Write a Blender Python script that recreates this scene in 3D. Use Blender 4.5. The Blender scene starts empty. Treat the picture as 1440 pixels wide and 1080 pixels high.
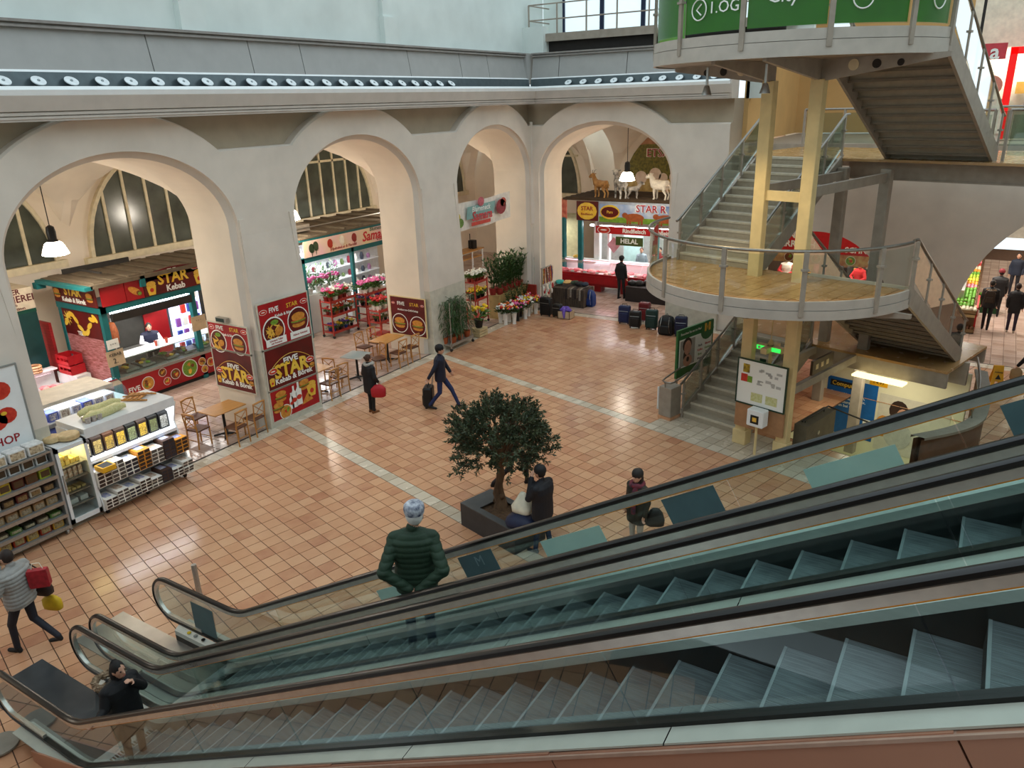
import bpy, math, random
from mathutils import Vector, Matrix
R=random.Random(7)
pi=math.pi
sc=bpy.context.scene
COL=sc.collection
# ---------------------------------------------------------------- camera
F=1075.2; PITCH=.352883; ROLL=-.0305336; YAW=.5616525; EYE=Vector((0,0,7.7))
_fw=Vector((-math.sin(YAW)*math.cos(PITCH),math.cos(YAW)*math.cos(PITCH),-math.sin(PITCH)))
_r=Vector((math.cos(YAW),math.sin(YAW),0)); _u=_r.cross(_fw)
_rt=_r*math.cos(ROLL)+_u*math.sin(ROLL); _up=_u*math.cos(ROLL)-_r*math.sin(ROLL)
cam=bpy.data.objects.new('camera',bpy.data.cameras.new('camera')); COL.objects.link(cam)
cam.matrix_world=Matrix(((_rt.x,_up.x,-_fw.x,EYE.x),(_rt.y,_up.y,-_fw.y,EYE.y),(_rt.z,_up.z,-_fw.z,EYE.z),(0,0,0,1)))
cam.data.sensor_width=36; cam.data.lens=F/1440*36; cam.data.clip_start=.05; cam.data.clip_end=300
sc.camera=cam
sc.cycles.transparent_max_bounces=40
# ---------------------------------------------------------------- sky / exposure (daylight through the open skylight of the hall)
w=bpy.data.worlds.new('daylight'); sc.world=w; w.use_nodes=True
w.node_tree.nodes['Background'].inputs[0].default_value=(.80,.93,1.0,1)
w.node_tree.nodes['Background'].inputs[1].default_value=1.0
vs=sc.view_settings; vs.view_transform='Standard'; vs.look='None'; vs.exposure=.42; vs.gamma=1; vs.use_curve_mapping=False

# ---------------------------------------------------------------- helpers
def at(x,y,z=0.):
    d=_fw*F+_rt*(x-720)+_up*(540-y); return EYE+d*((z-EYE.z)/d.z)
def lin(h):
    h=h.lstrip('#'); h=h if len(h)==6 else ''.join(c*2 for c in h); o=[]
    for i in (0,2,4):
        c=int(h[i:i+2],16)/255; o.append(c/12.92 if c<=.04045 else ((c+.055)/1.055)**2.4)
    return tuple(o)+(1,)
MATS={}
def mat(key,col='#808080',rough=.5,metal=0,var=.12,scale=6,bump=0,emit=None,es=1,trans=0,ior=1.45,alpha=1,spec=.5,col2=None,bscale=None,stretch=None):
    if key in MATS: return MATS[key]
    m=bpy.data.materials.new(key); m.use_nodes=True; nt=m.node_tree; b=nt.nodes['Principled BSDF']
    c=lin(col)
    b.inputs['Roughness'].default_value=rough; b.inputs['Metallic'].default_value=metal
    b.inputs['IOR'].default_value=ior; b.inputs['Specular IOR Level'].default_value=spec
    b.inputs['Transmission Weight'].default_value=trans; b.inputs['Alpha'].default_value=alpha
    b.inputs['Base Color'].default_value=c
    tc=nt.nodes.new('ShaderNodeTexCoord'); src=tc.outputs['Object']
    if stretch:
        mp=nt.nodes.new('ShaderNodeMapping'); mp.inputs['Scale'].default_value=stretch
        nt.links.new(src,mp.inputs[0]); src=mp.outputs[0]
    if var>0 or col2:
        n=nt.nodes.new('ShaderNodeTexNoise'); n.inputs['Scale'].default_value=scale; n.inputs['Detail'].default_value=5
        nt.links.new(src,n.inputs['Vector'])
        r=nt.nodes.new('ShaderNodeValToRGB'); nt.links.new(n.outputs['Fac'],r.inputs[0])
        c2=lin(col2) if col2 else tuple(min(1,x*(1+var)) for x in c[:3])+(1,)
        c1=c if col2 else tuple(x*(1-var) for x in c[:3])+(1,)
        r.color_ramp.elements[0].position=.3; r.color_ramp.elements[1].position=.7
        r.color_ramp.elements[0].color=c1; r.color_ramp.elements[1].color=c2
        nt.links.new(r.outputs[0],b.inputs['Base Color'])
    if bump:
        n2=nt.nodes.new('ShaderNodeTexNoise'); n2.inputs['Scale'].default_value=bscale or scale*6; n2.inputs['Detail'].default_value=3
        nt.links.new(src,n2.inputs['Vector'])
        bp=nt.nodes.new('ShaderNodeBump'); bp.inputs['Strength'].default_value=bump; bp.inputs['Distance'].default_value=.02
        nt.links.new(n2.outputs['Fac'],bp.inputs['Height']); nt.links.new(bp.outputs[0],b.inputs['Normal'])
    if emit:
        b.inputs['Emission Color'].default_value=lin(emit); b.inputs['Emission Strength'].default_value=es
    MATS[key]=m; return m
def glassmat(key,col,fac=.25,rough=.05):
    """thin pane: mostly see-through, tinted, with a fresnel reflection"""
    if key in MATS: return MATS[key]
    m=bpy.data.materials.new(key); m.use_nodes=True; nt=m.node_tree; nt.nodes.remove(nt.nodes['Principled BSDF'])
    out=nt.nodes['Material Output']
    t=nt.nodes.new('ShaderNodeBsdfTransparent'); t.inputs[0].default_value=lin(col)
    g=nt.nodes.new('ShaderNodeBsdfGlossy'); g.inputs['Roughness'].default_value=rough; g.inputs[0].default_value=(1,1,1,1)
    fr=nt.nodes.new('ShaderNodeFresnel'); fr.inputs[0].default_value=1.45
    mm=nt.nodes.new('ShaderNodeMath'); mm.operation='MULTIPLY'; mm.inputs[1].default_value=fac*4; mm.use_clamp=True
    nt.links.new(fr.outputs[0],mm.inputs[0])
    mx=nt.nodes.new('ShaderNodeMixShader'); nt.links.new(mm.outputs[0],mx.inputs[0]); nt.links.new(t.outputs[0],mx.inputs[1]); nt.links.new(g.outputs[0],mx.inputs[2])
    nt.links.new(mx.outputs[0],out.inputs[0]); MATS[key]=m; return m
class B:
    """collects faces of one mesh"""
    def __init__(s): s.v=[]; s.f=[]; s.m=[]; s.T=None
    def add(s,vs,fs,m=0):
        o=len(s.v)
        if s.T: vs=[tuple(s.T@Vector(p)) for p in vs]
        s.v+=[tuple(p) for p in vs]; s.f+=[tuple(i+o for i in f) for f in fs]; s.m+=[m]*len(fs); return s
    def box(s,a,b,m=0,bev=0):
        x0,y0,z0=(min(a[i],b[i]) for i in range(3)); x1,y1,z1=(max(a[i],b[i]) for i in range(3))
        if bev:
            pr=[(x0+bev,y0),(x1-bev,y0),(x1,y0+bev),(x1,y1-bev),(x1-bev,y1),(x0+bev,y1),(x0,y1-bev),(x0,y0+bev)]
            e=bev
            ins=[(min(max(x,x0+e),x1-e),min(max(y,y0+e),y1-e)) for x,y in pr]
            return s.rings([[(x,y,z0) for x,y in ins],[(x,y,z0+e) for x,y in pr],[(x,y,z1-e) for x,y in pr],[(x,y,z1) for x,y in ins]],m)
        return s.add([(x0,y0,z0),(x1,y0,z0),(x1,y1,z0),(x0,y1,z0),(x0,y0,z1),(x1,y0,z1),(x1,y1,z1),(x0,y1,z1)],
            [(3,2,1,0),(4,5,6,7),(0,1,5,4),(1,2,6,5),(2,3,7,6),(3,0,4,7)],m)
    def cbox(s,c,sz,m=0,rot=None,bev=0):
        o=s.T; t=Matrix.Translation(Vector(c))
        if rot is not None: t=t@rot.to_4x4()
        s.T=(o@t) if o else t
        s.box((-sz[0]/2,-sz[1]/2,-sz[2]/2),(sz[0]/2,sz[1]/2,sz[2]/2),m,bev); s.T=o; return s
    def rings(s,rs,m=0,caps=True,close=True):
        n=len(rs[0]); vs=[p for r in rs for p in r]; fs=[]
        for i in range(len(rs)-1):
            for j in range(n if close else n-1):
                k=(j+1)%n; fs.append((i*n+j,i*n+k,(i+1)*n+k,(i+1)*n+j))
        if caps and close: fs.append(tuple(range(n-1,-1,-1))); fs.append(tuple((len(rs)-1)*n+j for j in range(n)))
        return s.add(vs,fs,m)
    def prism(s,pts,d,m=0):
        """closed polygon of 3D points pushed along d"""
        d=Vector(d); return s.rings([[tuple(p) for p in pts],[tuple(Vector(p)+d) for p in pts]],m)
    def tube(s,ps,r,n=8,m=0,caps=True,sq=1.):
        ps=[Vector(p) for p in ps]; rr=r if isinstance(r,(list,tuple)) else [r]*len(ps); rs=[]; px=None
        for i,p in enumerate(ps):
            t=((ps[min(i+1,len(ps)-1)]-ps[max(i-1,0)])); t.normalize()
            if px is None: px=t.orthogonal() if abs(t.z)>.95 else t.cross(Vector((0,0,1)))
            x=(px-t*px.dot(t)); x.normalize(); y=t.cross(x); px=x
            rs.append([tuple(p+(x*math.cos(a)+y*math.sin(a)*sq)*rr[i]) for a in [2*pi*k/n for k in range(n)]])
        return s.rings(rs,m,caps)
    def lathe(s,prof,c=(0,0,0),n=16,m=0,ax=None):
        c=Vector(c); q=ax.to_track_quat('Z','Y').to_matrix() if ax is not None else None
        rs=[]
        for r,z in prof:
            ring=[]
            for k in range(n):
                a=2*pi*k/n; p=Vector((r*math.cos(a),r*math.sin(a),z))
                ring.append(tuple(c+(q@p if q else p)))
            rs.append(ring)
        return s.rings(rs,m)
    def blob(s,c,r,m=0,nu=10,nv=7,jit=0,rot=None):
        rx,ry,rz=r if isinstance(r,(tuple,list)) else (r,r,r); c=Vector(c); rs=[]
        for i in range(nv+1):
            t=pi*(.02+.96*i/nv); ring=[]
            for k in range(nu):
                a=2*pi*k/nu; j=1+R.uniform(-jit,jit); p=Vector((rx*math.sin(t)*math.cos(a)*j,ry*math.sin(t)*math.sin(a)*j,-rz*math.cos(t)*j))
                if rot: p=rot@p
                ring.append(tuple(c+p))
            rs.append(ring)
        return s.rings(rs,m)
    def quad(s,a,b,c,d,m=0): return s.add([a,b,c,d],[(0,1,2,3)],m)
    def sheet(s,g,m=0):
        n=len(g[0]); return s.add([p for r in g for p in r],[(i*n+j,i*n+j+1,(i+1)*n+j+1,(i+1)*n+j) for i in range(len(g)-1) for j in range(n-1)],m)
def mesh(name,b,mats,smooth=0):
    me=bpy.data.meshes.new(name); me.from_pydata(b.v,[],b.f)
    for m in (mats if isinstance(mats,(list,tuple)) else [mats]): me.materials.append(m)
    if b.m: me.polygons.foreach_set('material_index',b.m)
    if smooth:
        me.polygons.foreach_set('use_smooth',[True]*len(me.polygons)); me.set_sharp_from_angle(angle=math.radians(smooth))
    me.update(); return me
def tag(o,label=None,cat=None,group=None,kind=None):
    if label: o['label']=label
    if cat: o['category']=cat
    if group: o['group']=group
    if kind: o['kind']=kind
    return o
def ob(name,b,mats,parent=None,label=None,cat=None,group=None,kind=None,smooth=0,loc=None,rz=None):
    me=b if isinstance(b,bpy.types.Mesh) else mesh(name,b,mats,smooth)
    o=bpy.data.objects.new(name,me); COL.objects.link(o)
    if parent: o.parent=parent
    if loc is not None: o.location=loc
    if rz is not None: o.rotation_euler[2]=rz
    return tag(o,label,cat,group,kind)
def thing(name,loc,label,cat,group=None,rz=0,kind=None):
    o=bpy.data.objects.new(name,None); COL.objects.link(o); o.location=loc; o.rotation_euler[2]=rz; o.empty_display_size=.1
    return tag(o,label,cat,group,kind)
def clone(o,loc=None,rz=None,label=None,parent=None,group=None):
    c=o.copy(); COL.objects.link(c); c.parent=parent
    if loc is not None: c.location=loc
    if rz is not None: c.rotation_euler[2]=rz
    if label: c['label']=label
    if group: c['group']=group
    for ch in list(o.children): clone(ch,parent=c)
    return c
def text(s,size,T,m,parent=None,name='lettering',ext=.004,align='CENTER',bold=0,sx=1.,shear=0):
    """flat lettering standing in the local XY plane of T"""
    cu=bpy.data.curves.new('t','FONT'); cu.body=s; cu.size=size; cu.extrude=ext; cu.align_x=align; cu.align_y='CENTER'; cu.offset=bold*size; cu.shear=shear; cu.resolution_u=2
    o=bpy.data.objects.new('t',cu); COL.objects.link(o)
    dg=bpy.context.evaluated_depsgraph_get(); dg.update()
    me=bpy.data.meshes.new_from_object(o.evaluated_get(dg)); bpy.data.objects.remove(o); bpy.data.curves.remove(cu)
    me.transform(T@Matrix.Scale(sx,4,(1,0,0))); me.materials.clear(); me.materials.append(m)
    for p in me.polygons: p.material_index=0
    n=bpy.data.objects.new(name,me); COL.objects.link(n); n.parent=parent; return n
def frame(o,x,y):
    """matrix with origin o, local X along x, local Y along y"""
    x=Vector(x).normalized(); y=Vector(y); z=x.cross(y).normalized(); y=z.cross(x); o=Vector(o)
    return Matrix(((x.x,y.x,z.x,o.x),(x.y,y.y,z.y,o.y),(x.z,y.z,z.z,o.z),(0,0,0,1)))
ORD=['first','second','third','fourth','fifth','sixth','seventh','eighth','ninth','tenth','eleventh','twelfth']
def nth(i): return ORD[i] if i<12 else '%dth'%(i+1)
def rotz(a): return Matrix.Rotation(a,3,'Z')
# ---------------------------------------------------------------- materials of the setting
def tilemat(key,cols,rough,ts,ang,scale_noise=3.):
    m=bpy.data.materials.new(key); m.use_nodes=True; nt=m.node_tree; b=nt.nodes['Principled BSDF']
    g=nt.nodes.new('ShaderNodeNewGeometry'); mp=nt.nodes.new('ShaderNodeMapping'); mp.vector_type='POINT'
    mp.inputs['Rotation'].default_value=(0,0,-ang); mp.inputs['Scale'].default_value=(1/ts,1/ts,0)
    vr=nt.nodes.new('ShaderNodeVectorRotate'); vr.rotation_type='Z_AXIS'; vr.inputs['Angle'].default_value=-ang
    nt.links.new(g.outputs['Position'],vr.inputs['Vector'])
    sc_=nt.nodes.new('ShaderNodeVectorMath'); sc_.operation='SCALE'; sc_.inputs['Scale'].default_value=1/ts
    nt.links.new(vr.outputs[0],sc_.inputs[0])
    fl=nt.nodes.new('ShaderNodeVectorMath'); fl.operation='FLOOR'; nt.links.new(sc_.outputs[0],fl.inputs[0])
    sx=nt.nodes.new('ShaderNodeSeparateXYZ'); nt.links.new(fl.outputs[0],sx.inputs[0]); cx=nt.nodes.new('ShaderNodeCombineXYZ')
    nt.links.new(sx.outputs[0],cx.inputs[0]); nt.links.new(sx.outputs[1],cx.inputs[1])
    wn=nt.nodes.new('ShaderNodeTexWhiteNoise'); nt.links.new(cx.outputs[0],wn.inputs['Vector'])
    no=nt.nodes.new('ShaderNodeTexNoise'); no.inputs['Scale'].default_value=scale_noise; no.inputs['Detail'].default_value=6; nt.links.new(g.outputs['Position'],no.inputs['Vector'])
    ad=nt.nodes.new('ShaderNodeMath'); ad.operation='MULTIPLY_ADD'; ad.inputs[1].default_value=.55
    mu=nt.nodes.new('ShaderNodeMath'); mu.operation='MULTIPLY'; mu.inputs[1].default_value=.45
    nt.links.new(no.outputs['Fac'],mu.inputs[0]); nt.links.new(wn.outputs['Value'],ad.inputs[0]); nt.links.new(mu.outputs[0],ad.inputs[2])
    r=nt.nodes.new('ShaderNodeValToRGB'); nt.links.new(ad.outputs[0],r.inputs[0])
    el=r.color_ramp.elements; el[0].position=.12; el[0].color=lin(cols[0]); el[1].position=.85; el[1].color=lin(cols[-1])
    for i,c in enumerate(cols[1:-1]): e=el.new(.12+.73*(i+1)/(len(cols)-1)); e.color=lin(c)
    nt.links.new(r.outputs[0],b.inputs['Base Color'])
    rr=nt.nodes.new('ShaderNodeMapRange'); rr.inputs[3].default_value=rough*.7; rr.inputs[4].default_value=rough*1.35
    nt.links.new(no.outputs['Fac'],rr.inputs[0]); nt.links.new(rr.outputs[0],b.inputs['Roughness'])
    MATS[key]=m; return m
TS=.3085; ANG=-math.atan2(.2672,.9636); E1=Vector((.9636,-.2672,0)); E2=Vector((.2672,.9636,0))
m_tile=tilemat('terracotta_tile',['#b0775a','#c7936f','#cd9b76','#d4a580'],.2,TS,ANG)
m_pale=tilemat('pale_tile',['#b3a48e','#c8bba6','#d3c8b4'],.25,TS,ANG)
m_arct=tilemat('arcade_tile',['#a58b7c','#b79f92','#c4aea1'],.14,.33,0)
m_grout=mat('grout','#5b4334',.8)
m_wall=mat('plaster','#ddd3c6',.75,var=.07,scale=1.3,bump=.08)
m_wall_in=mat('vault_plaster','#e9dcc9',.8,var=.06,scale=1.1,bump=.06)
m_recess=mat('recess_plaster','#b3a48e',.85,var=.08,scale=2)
m_up=mat('upper_plaster','#d9e2de',.8,var=.08,scale=.9,bump=.08)
m_panel=mat('grey_panel','#a6a5a2',.55,var=.05,scale=3)
m_white=mat('white_sheet','#eef2f2',.45,var=.03,scale=4)
m_corn=mat('cornice_panel','#c3bab0',.55,var=.06,scale=3)
m_dark=mat('dark_joint','#2c2825',.8)
m_steel=mat('steel','#a9a7a2',.35,.8,var=.1,scale=30)
m_steelp=mat('painted_steel','#9b9184',.5,.1,var=.12,scale=5,bump=.05)
m_wains=mat('stone_wainscot','#c9c4b4',.5,var=.12,scale=5)
m_winf=mat('window_frame','#d5c8a8',.6)
m_pane=mat('dusty_pane','#4c5046',.18,var=.35,scale=1.5)
# ---------------------------------------------------------------- floor
XL=-14.6; YB=25.2
TO=Vector((-5.9,17.6,0))
def TU(u,v,z=0.): p=TO+E2*u+E1*v; return (p.x,p.y,z)
WELL=[(.7,2.4),(.7,5.1),(4.4,5.1),(4.4,2.4)]       # stairwell to the basement (u,v)
fl=B(); oc=[(-30,-3),(16,-3),(16,46),(-30,46)]; ic=[TU(u,v)[:2] for u,v in WELL]
for k in range(4):
    a,b_,c,d=oc[k],oc[(k+1)%4],ic[(k+1)%4],ic[k]; fl.quad((*a,-.012),(*b_,-.012),(*c,-.012),(*d,-.012))
fl.quad((-30,-3,-.45),(-30,46,-.45),(16,46,-.45),(16,-3,-.45)) if 0 else None
floor=ob('floor',fl,m_grout,kind='structure')
def ftile(i,j,ts=TS): c=E1*((i+.5)*ts)+E2*((j+.5)*ts); return c
def proj(p):
    d=Vector(p)-EYE; w_=d.dot(_fw)
    return (720+F*d.dot(_rt)/w_,540-F*d.dot(_up)/w_,w_) if w_>.1 else (-9e9,0,w_)
ROWA=int(8.2/TS); ROWB=ROWA+20
tiles=[];pales=[]
for i in range(-75,60):
    for j in range(-14,95):
        c=ftile(i,j)
        if not(XL-.16<c.x<14 and -2<c.y<YB+.16): continue
        tu=(c-Vector((-5.9,17.6,0))); uu=tu.dot(E2); vv=tu.dot(E1)
        if .6<uu<4.5 and 2.3<vv<5.2: continue
        pal=(j in(ROWA,ROWB)) or (j>ROWB and uu<.35 and -.35<vv<4.6)
        (pales if pal else tiles).append((i,j,c))
g=TS/2-.007
def tilebox(b,c,hx,hy,e1,e2,z=0.):
    p=[c+e1*a*hx+e2*d*hy for a,d in((-1,-1),(1,-1),(1,1),(-1,1))]
    b.add([(q.x,q.y,z-.011) for q in p]+[(q.x,q.y,z) for q in p],[(4,5,6,7),(0,1,5,4),(1,2,6,5),(2,3,7,6),(3,0,4,7)])
def score(c):
    q=proj(c)
    if not(0<q[0]<1440 and 0<q[1]<1080): return -1
    if c.y<5.75 and c.x>-11.2: return -1
    return F*F*EYE.z/q[2]**3
tiles.sort(key=lambda t:-score(t[2]))
bt=B(); tilebox(bt,Vector((0,0,0)),g,g,Vector((1,0,0)),Vector((0,1,0))); tme=mesh('floor_tile',bt,m_tile)
for k,(i,j,c) in enumerate(tiles[:300]): ob('floor_tile',tme,None,floor,loc=(c.x,c.y,R.uniform(-.001,.001)),rz=ANG)
bb=B()
for i,j,c in tiles[300:]: tilebox(bb,c,g,g,E1,E2,R.uniform(-.001,.001))
ob('terracotta_tiles',bb,m_tile,floor,kind='stuff')
btp=B(); tilebox(btp,Vector((0,0,0)),g,g,Vector((1,0,0)),Vector((0,1,0))); pme=mesh('band_tile',btp,m_pale)
for i,j,c in pales: ob('band_tile',pme,None,floor,loc=(c.x,c.y,.0005),rz=ANG)
bb=B(); n=0
X1=Vector((1,0,0)); Y1=Vector((0,1,0))
for i in range(0,47):
    for j in range(0,140):
        c=Vector((-15.05-.33*(i+.5),-2+.33*(j+.5),0)); q=proj(c)
        if -40<q[0]<1480: tilebox(bb,c,.158,.158,X1,Y1)
for i in range(0,80):
    for j in range(0,52):
        c=Vector((-15.2+.33*(i+.5),YB+.42+.33*(j+.5),0)); q=proj(c)
        if -40<q[0]<1480: tilebox(bb,c,.158,.158,X1,Y1)
ob('arcade_tiles',bb,m_arct,floor,kind='stuff')
bb=B(); 
for k in range(0,92):
    y=-2+.3*k
    bb.box((XL-.38,y,-.011),(XL,y+.293,.004))
for k in range(0,90):
    x=-15+.3*k
    bb.box((x,YB,-.011),(x+.293,YB+.38,.004))
ob('border_stones',bb,m_pale,floor,kind='stuff')
bb=B(); bb.box((XL-.44,-2,-.011),(XL-.385,25.6,.005)); bb.box((-15,YB+.4,-.011),(14,YB+.43,.004)); ob('drain_strip',bb,m_dark,floor)

# ---------------------------------------------------------------- arcade walls
ZC=7.62       # underside of cornice
SP=5.1; CR=7.0
def archwall(name,openings,y0,y1,depth,ax,sgn,xf,ztop=ZC):
    """wall running along local s (y0..y1) with arched openings [(c,half)], ax maps (s,d,z)->world, d = depth behind face"""
    b=B(); N=40
    ss=[y0]
    for c,h in openings: ss+= [c-h*math.cos(pi*k/N) for k in range(N+1)]
    ss.append(y1); ss=sorted(set(round(s,4) for s in ss if y0<=s<=y1))
    # refine
    out=[]
    for a,bq in zip(ss,ss[1:]):
        n=max(1,int((bq-a)/.15)); out+=[a+(bq-a)*k/n for k in range(n)]
    ss=out+[ss[-1]]
    def inner(s,e=0):
        for c,h in openings:
            if abs(s-c)<h-e+1e-6: return SP+(CR-e-SP)*math.sqrt(max(0,1-((s-c)/(h-e))**2))
        return 0.
    def outer(s):
        z=6.85
        for c,h in openings:
            H=h+.62; t=1-((s-c)/H)**2
            if t>0: z=max(z,SP+(CR+.72-SP)*math.sqrt(t))
        return min(z,ztop)
    for a,c in zip(ss,ss[1:]):
        mid=(a+c)/2; opn=inner(mid)>0
        za,zc=(inner(a) or SP,inner(c) or SP) if opn else (0,0)
        oa,oc=outer(a),outer(c)
        b.quad(ax(a,0,za),ax(c,0,zc),ax(c,0,oc),ax(a,0,oa))
        if min(oa,oc)<ztop-1e-4:
            b.quad(ax(a,0,oa),ax(c,0,oc),ax(c,.06,oc+.04),ax(a,.06,oa+.04),0)
            b.quad(ax(a,.06,oa+.04),ax(c,.06,oc+.04),ax(c,.28,oc+.04),ax(a,.28,oa+.04),0)
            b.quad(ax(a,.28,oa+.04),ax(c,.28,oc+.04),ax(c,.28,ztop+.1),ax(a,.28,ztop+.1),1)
        b.quad(ax(a,depth,za),ax(a,depth,ztop),ax(c,depth,ztop),ax(c,depth,zc),2)
    for c,h in openings:
        pr=[(c-h,0)]+[(c-h*math.cos(pi*k/N),SP+(CR-SP)*math.sin(pi*k/N)) for k in range(N+1)]+[(c+h,0)]
        e=.13; h2=h-e
        p2=[(c-h2,0)]+[(c-h2*math.cos(pi*k/N),SP+(CR-e-SP)*math.sin(pi*k/N)) for k in range(N+1)]+[(c+h2,0)]
        e2=.05
        for p,q,r_,t in zip(pr,pr[1:],p2,p2[1:]):
            b.quad(ax(p[0],0,p[1]),ax(p[0],.1,p[1]),ax(q[0],.1,q[1]),ax(q[0],0,q[1]))
            b.quad(ax(p[0],.1,p[1]),ax(r_[0],.2,r_[1]),ax(t[0],.2,t[1]),ax(q[0],.1,q[1]))
            b.quad(ax(r_[0],.2,r_[1]),ax(r_[0],depth,r_[1]),ax(t[0],depth,t[1]),ax(t[0],.2,t[1]),2)
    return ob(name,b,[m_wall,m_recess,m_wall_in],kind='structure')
PD=1.6
axL=lambda s,d,z:(-15.0-d,s,z)
wallL=archwall('wall_left',[(2.4,2.62),(9.4,2.62),(16.35,2.58),(23.25,2.42)],-2,26.9,PD,axL,1,-15)
axB=lambda s,d,z:(s,25.7+d,z)
wallB=archwall('wall_back',[(-12.1,2.62)],-16.6,-7.6,PD,axB,1,25.7)
# lower facade going on behind the stair tower
def lowfac():
    b=B(); N=36; ops=[(-4.6,2.3,3.6,1.1),(3.0,3.6,4.9,.9)]; ss=sorted(set([-7.6,7.2]+[round(c-h*math.cos(pi*k/N),4) for c,h,cr,sp in ops for k in range(N+1)]))
    def z(s):
        for c,h,cr,sp in ops:
            if abs(s-c)<h: return sp+(cr-sp)*math.sqrt(max(0,1-((s-c)/h)**2))
        return 0
    def zs(s,mid):
        for c,h,cr,sp in ops:
            if abs(mid-c)<h: return sp+(cr-sp)*math.sqrt(max(0,1-((s-c)/h)**2))
        return 0
    for a,c in zip(ss,ss[1:]):
        m_=(a+c)/2; za,zc=zs(a,m_),zs(c,m_)
        b.quad(axB(a,0,za),axB(c,0,zc),axB(c,0,5.7),axB(a,0,5.7)); b.quad(axB(a,.8,za),axB(a,.8,5.7),axB(c,.8,5.7),axB(c,.8,zc),1)
    for cc,h,cr,sp in ops:
        pr=[(cc-h,0)]+[(cc-h*math.cos(pi*k/N),sp+(cr-sp)*math.sin(pi*k/N)) for k in range(N+1)]+[(cc+h,0)]
        for p,q in zip(pr,pr[1:]): b.quad(axB(p[0],0,p[1]),axB(p[0],.8,p[1]),axB(q[0],.8,q[1]),axB(q[0],0,q[1]),1)
    return ob('wall_back',b,[m_wall,m_wall_in],kind='structure')
lowfac()
# pillar bases (slight batter), wainscots and the moulding ribs
def pillar(s0,s1,ax,parent,d1=PD):
    b=B()
    f=[(s0-.02,-.14),(s1+.02,-.14),(s1+.02,d1+.02),(s0-.02,d1+.02)]
    t=[(s0+.0,-.004),(s1-.0,-.004),(s1-.0,d1),(s0+.0,d1)]
    b.rings([[ax(x,d,0) for x,d in f],[ax(x,d,.12) for x,d in f],[ax(x,d*.8,2.1) for x,d in f]],1)
    b.rings([[ax(x,d*.8,2.1) for x,d in f],[ax(x,d,4.9) for x,d in t]],0)
    ob('pillar_casing',b,[m_wall,m_wains],parent)
    r=B()
    for s,e in((s1-.02,-1),(s0+.02,1)):
        r.prism([ax(s,-.03,5.3),ax(s+.16*e,-.03,5.3),ax(s+.05*e,-.05,3.35),ax(s,-.05,3.35)],Vector(ax(0,.06,0))-Vector(ax(0,0,0)))
    ob('rib',r,m_wall,parent)
pillar(5.02,6.78,axL,wallL); pillar(12.02,13.77,axL,wallL); pillar(18.93,20.83,axL,wallL)
b=B(); # corner pillar with chamfered foot
pt=[(-16.6,25.67),(-15.1,25.67),(-14.86,25.72),(-14.72,25.86),(-14.72,27.3),(-16.6,27.3)]
b.rings([[(x,y,0) for x,y in pt],[(x,y,2.0) for x,y in pt]],1); b.rings([[(x,y,2.0) for x,y in pt],[(x-.05,y+.05,3.3) for x,y in pt]],0)
b.prism([(-15.03,25.62,3.3),(-14.9,25.72,3.3),(-14.95,25.72,7.0),(-15.03,25.66,7.0)],(-.1,.1,0),0)
ob('pillar_casing',b,[m_wall,m_wains],wallB)
pillar(-9.46,-7.62,axB,wallB)
# cornice along both walls
def cornice(name,pts_fn,s0,s1,step,joints):
    par=None
    prof=[(.0,7.62),(-.42,7.62),(-.42,7.66),(-.44,7.66),(-.44,7.70),(-.40,7.70),(-.40,7.72),(-.45,7.72),(-.45,7.77),(-.41,7.77),(-.41,7.79),(-.47,7.79),(-.53,8.04),(-.53,8.05)]
    b=B(); b.sheet([[pts_fn(s,d,z) for d,z in prof] for s in(s0,s1)],0)
    par=ob(name,b,m_corn,kind='structure')
    b=B(); b.sheet([[pts_fn(s,d,z) for d,z in[(-.53,8.05),(-.55,8.14),(-.50,8.2),(-.36,8.2),(-.36,8.12)]] for s in(s0,s1)])
    b.sheet([[pts_fn(s,d,z) for d,z in[(-.36,8.12),(.0,8.12),(.06,8.46)]] for s in(s0,s1)],1)
    b.sheet([[pts_fn(s,d,z) for d,z in[(.06,8.46),(.10,8.5)]] for s in(s0,s1)],0)
    ob('light_trough',b,[m_white,mat('trough_dark','#5b666a',.3,.3)],par)
    k=0; a=s0
    while a<s1-.1:      # grey facing panels, one by one
        c=min(s1,a+joints[k%len(joints)]); k+=1
        q=B(); P=[pts_fn(a+.012,.10,8.5),pts_fn(c-.012,.10,8.5),pts_fn(c-.012,.22,9.2),pts_fn(a+.012,.22,9.2)]
        q.prism(P,Vector(pts_fn(0,.04,0))-Vector(pts_fn(0,0,0)),0); ob('facing_panel',q,m_panel,par); a=c
    b=B(); b.sheet([[pts_fn(s,d,z) for d,z in[(.16,8.45),(.28,9.2),(.12,9.2),(.12,9.24),(.17,9.24),(.17,9.28),(.10,9.28),(.10,9.33),(.5,9.33)]] for s in(s0,s1)]); ob('trim_profile',b,mat('trim_grey','#8f8a85',.6),par)
    return par
cl=cornice('trim_1',axL,-2,25.7,3,[4.2,2.6,1.6]); 
q=B(); q.box((-15.9,25.6,8.3),(-15.08,26.6,9.33)); ob('corner_filler',q,m_panel,cl)
cb=cornice('trim_2',axB,-15.0,-7.55,3,[1.1,2.6,2.2])
q=B(); q.prism([axB(-7.55,d,z) for d,z in[(.3,7.62),(-.42,7.62),(-.47,7.79),(-.53,8.05),(-.5,8.2),(.3,8.2)]],(.06,0,0)); ob('end_cap',q,m_corn,cb)
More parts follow.
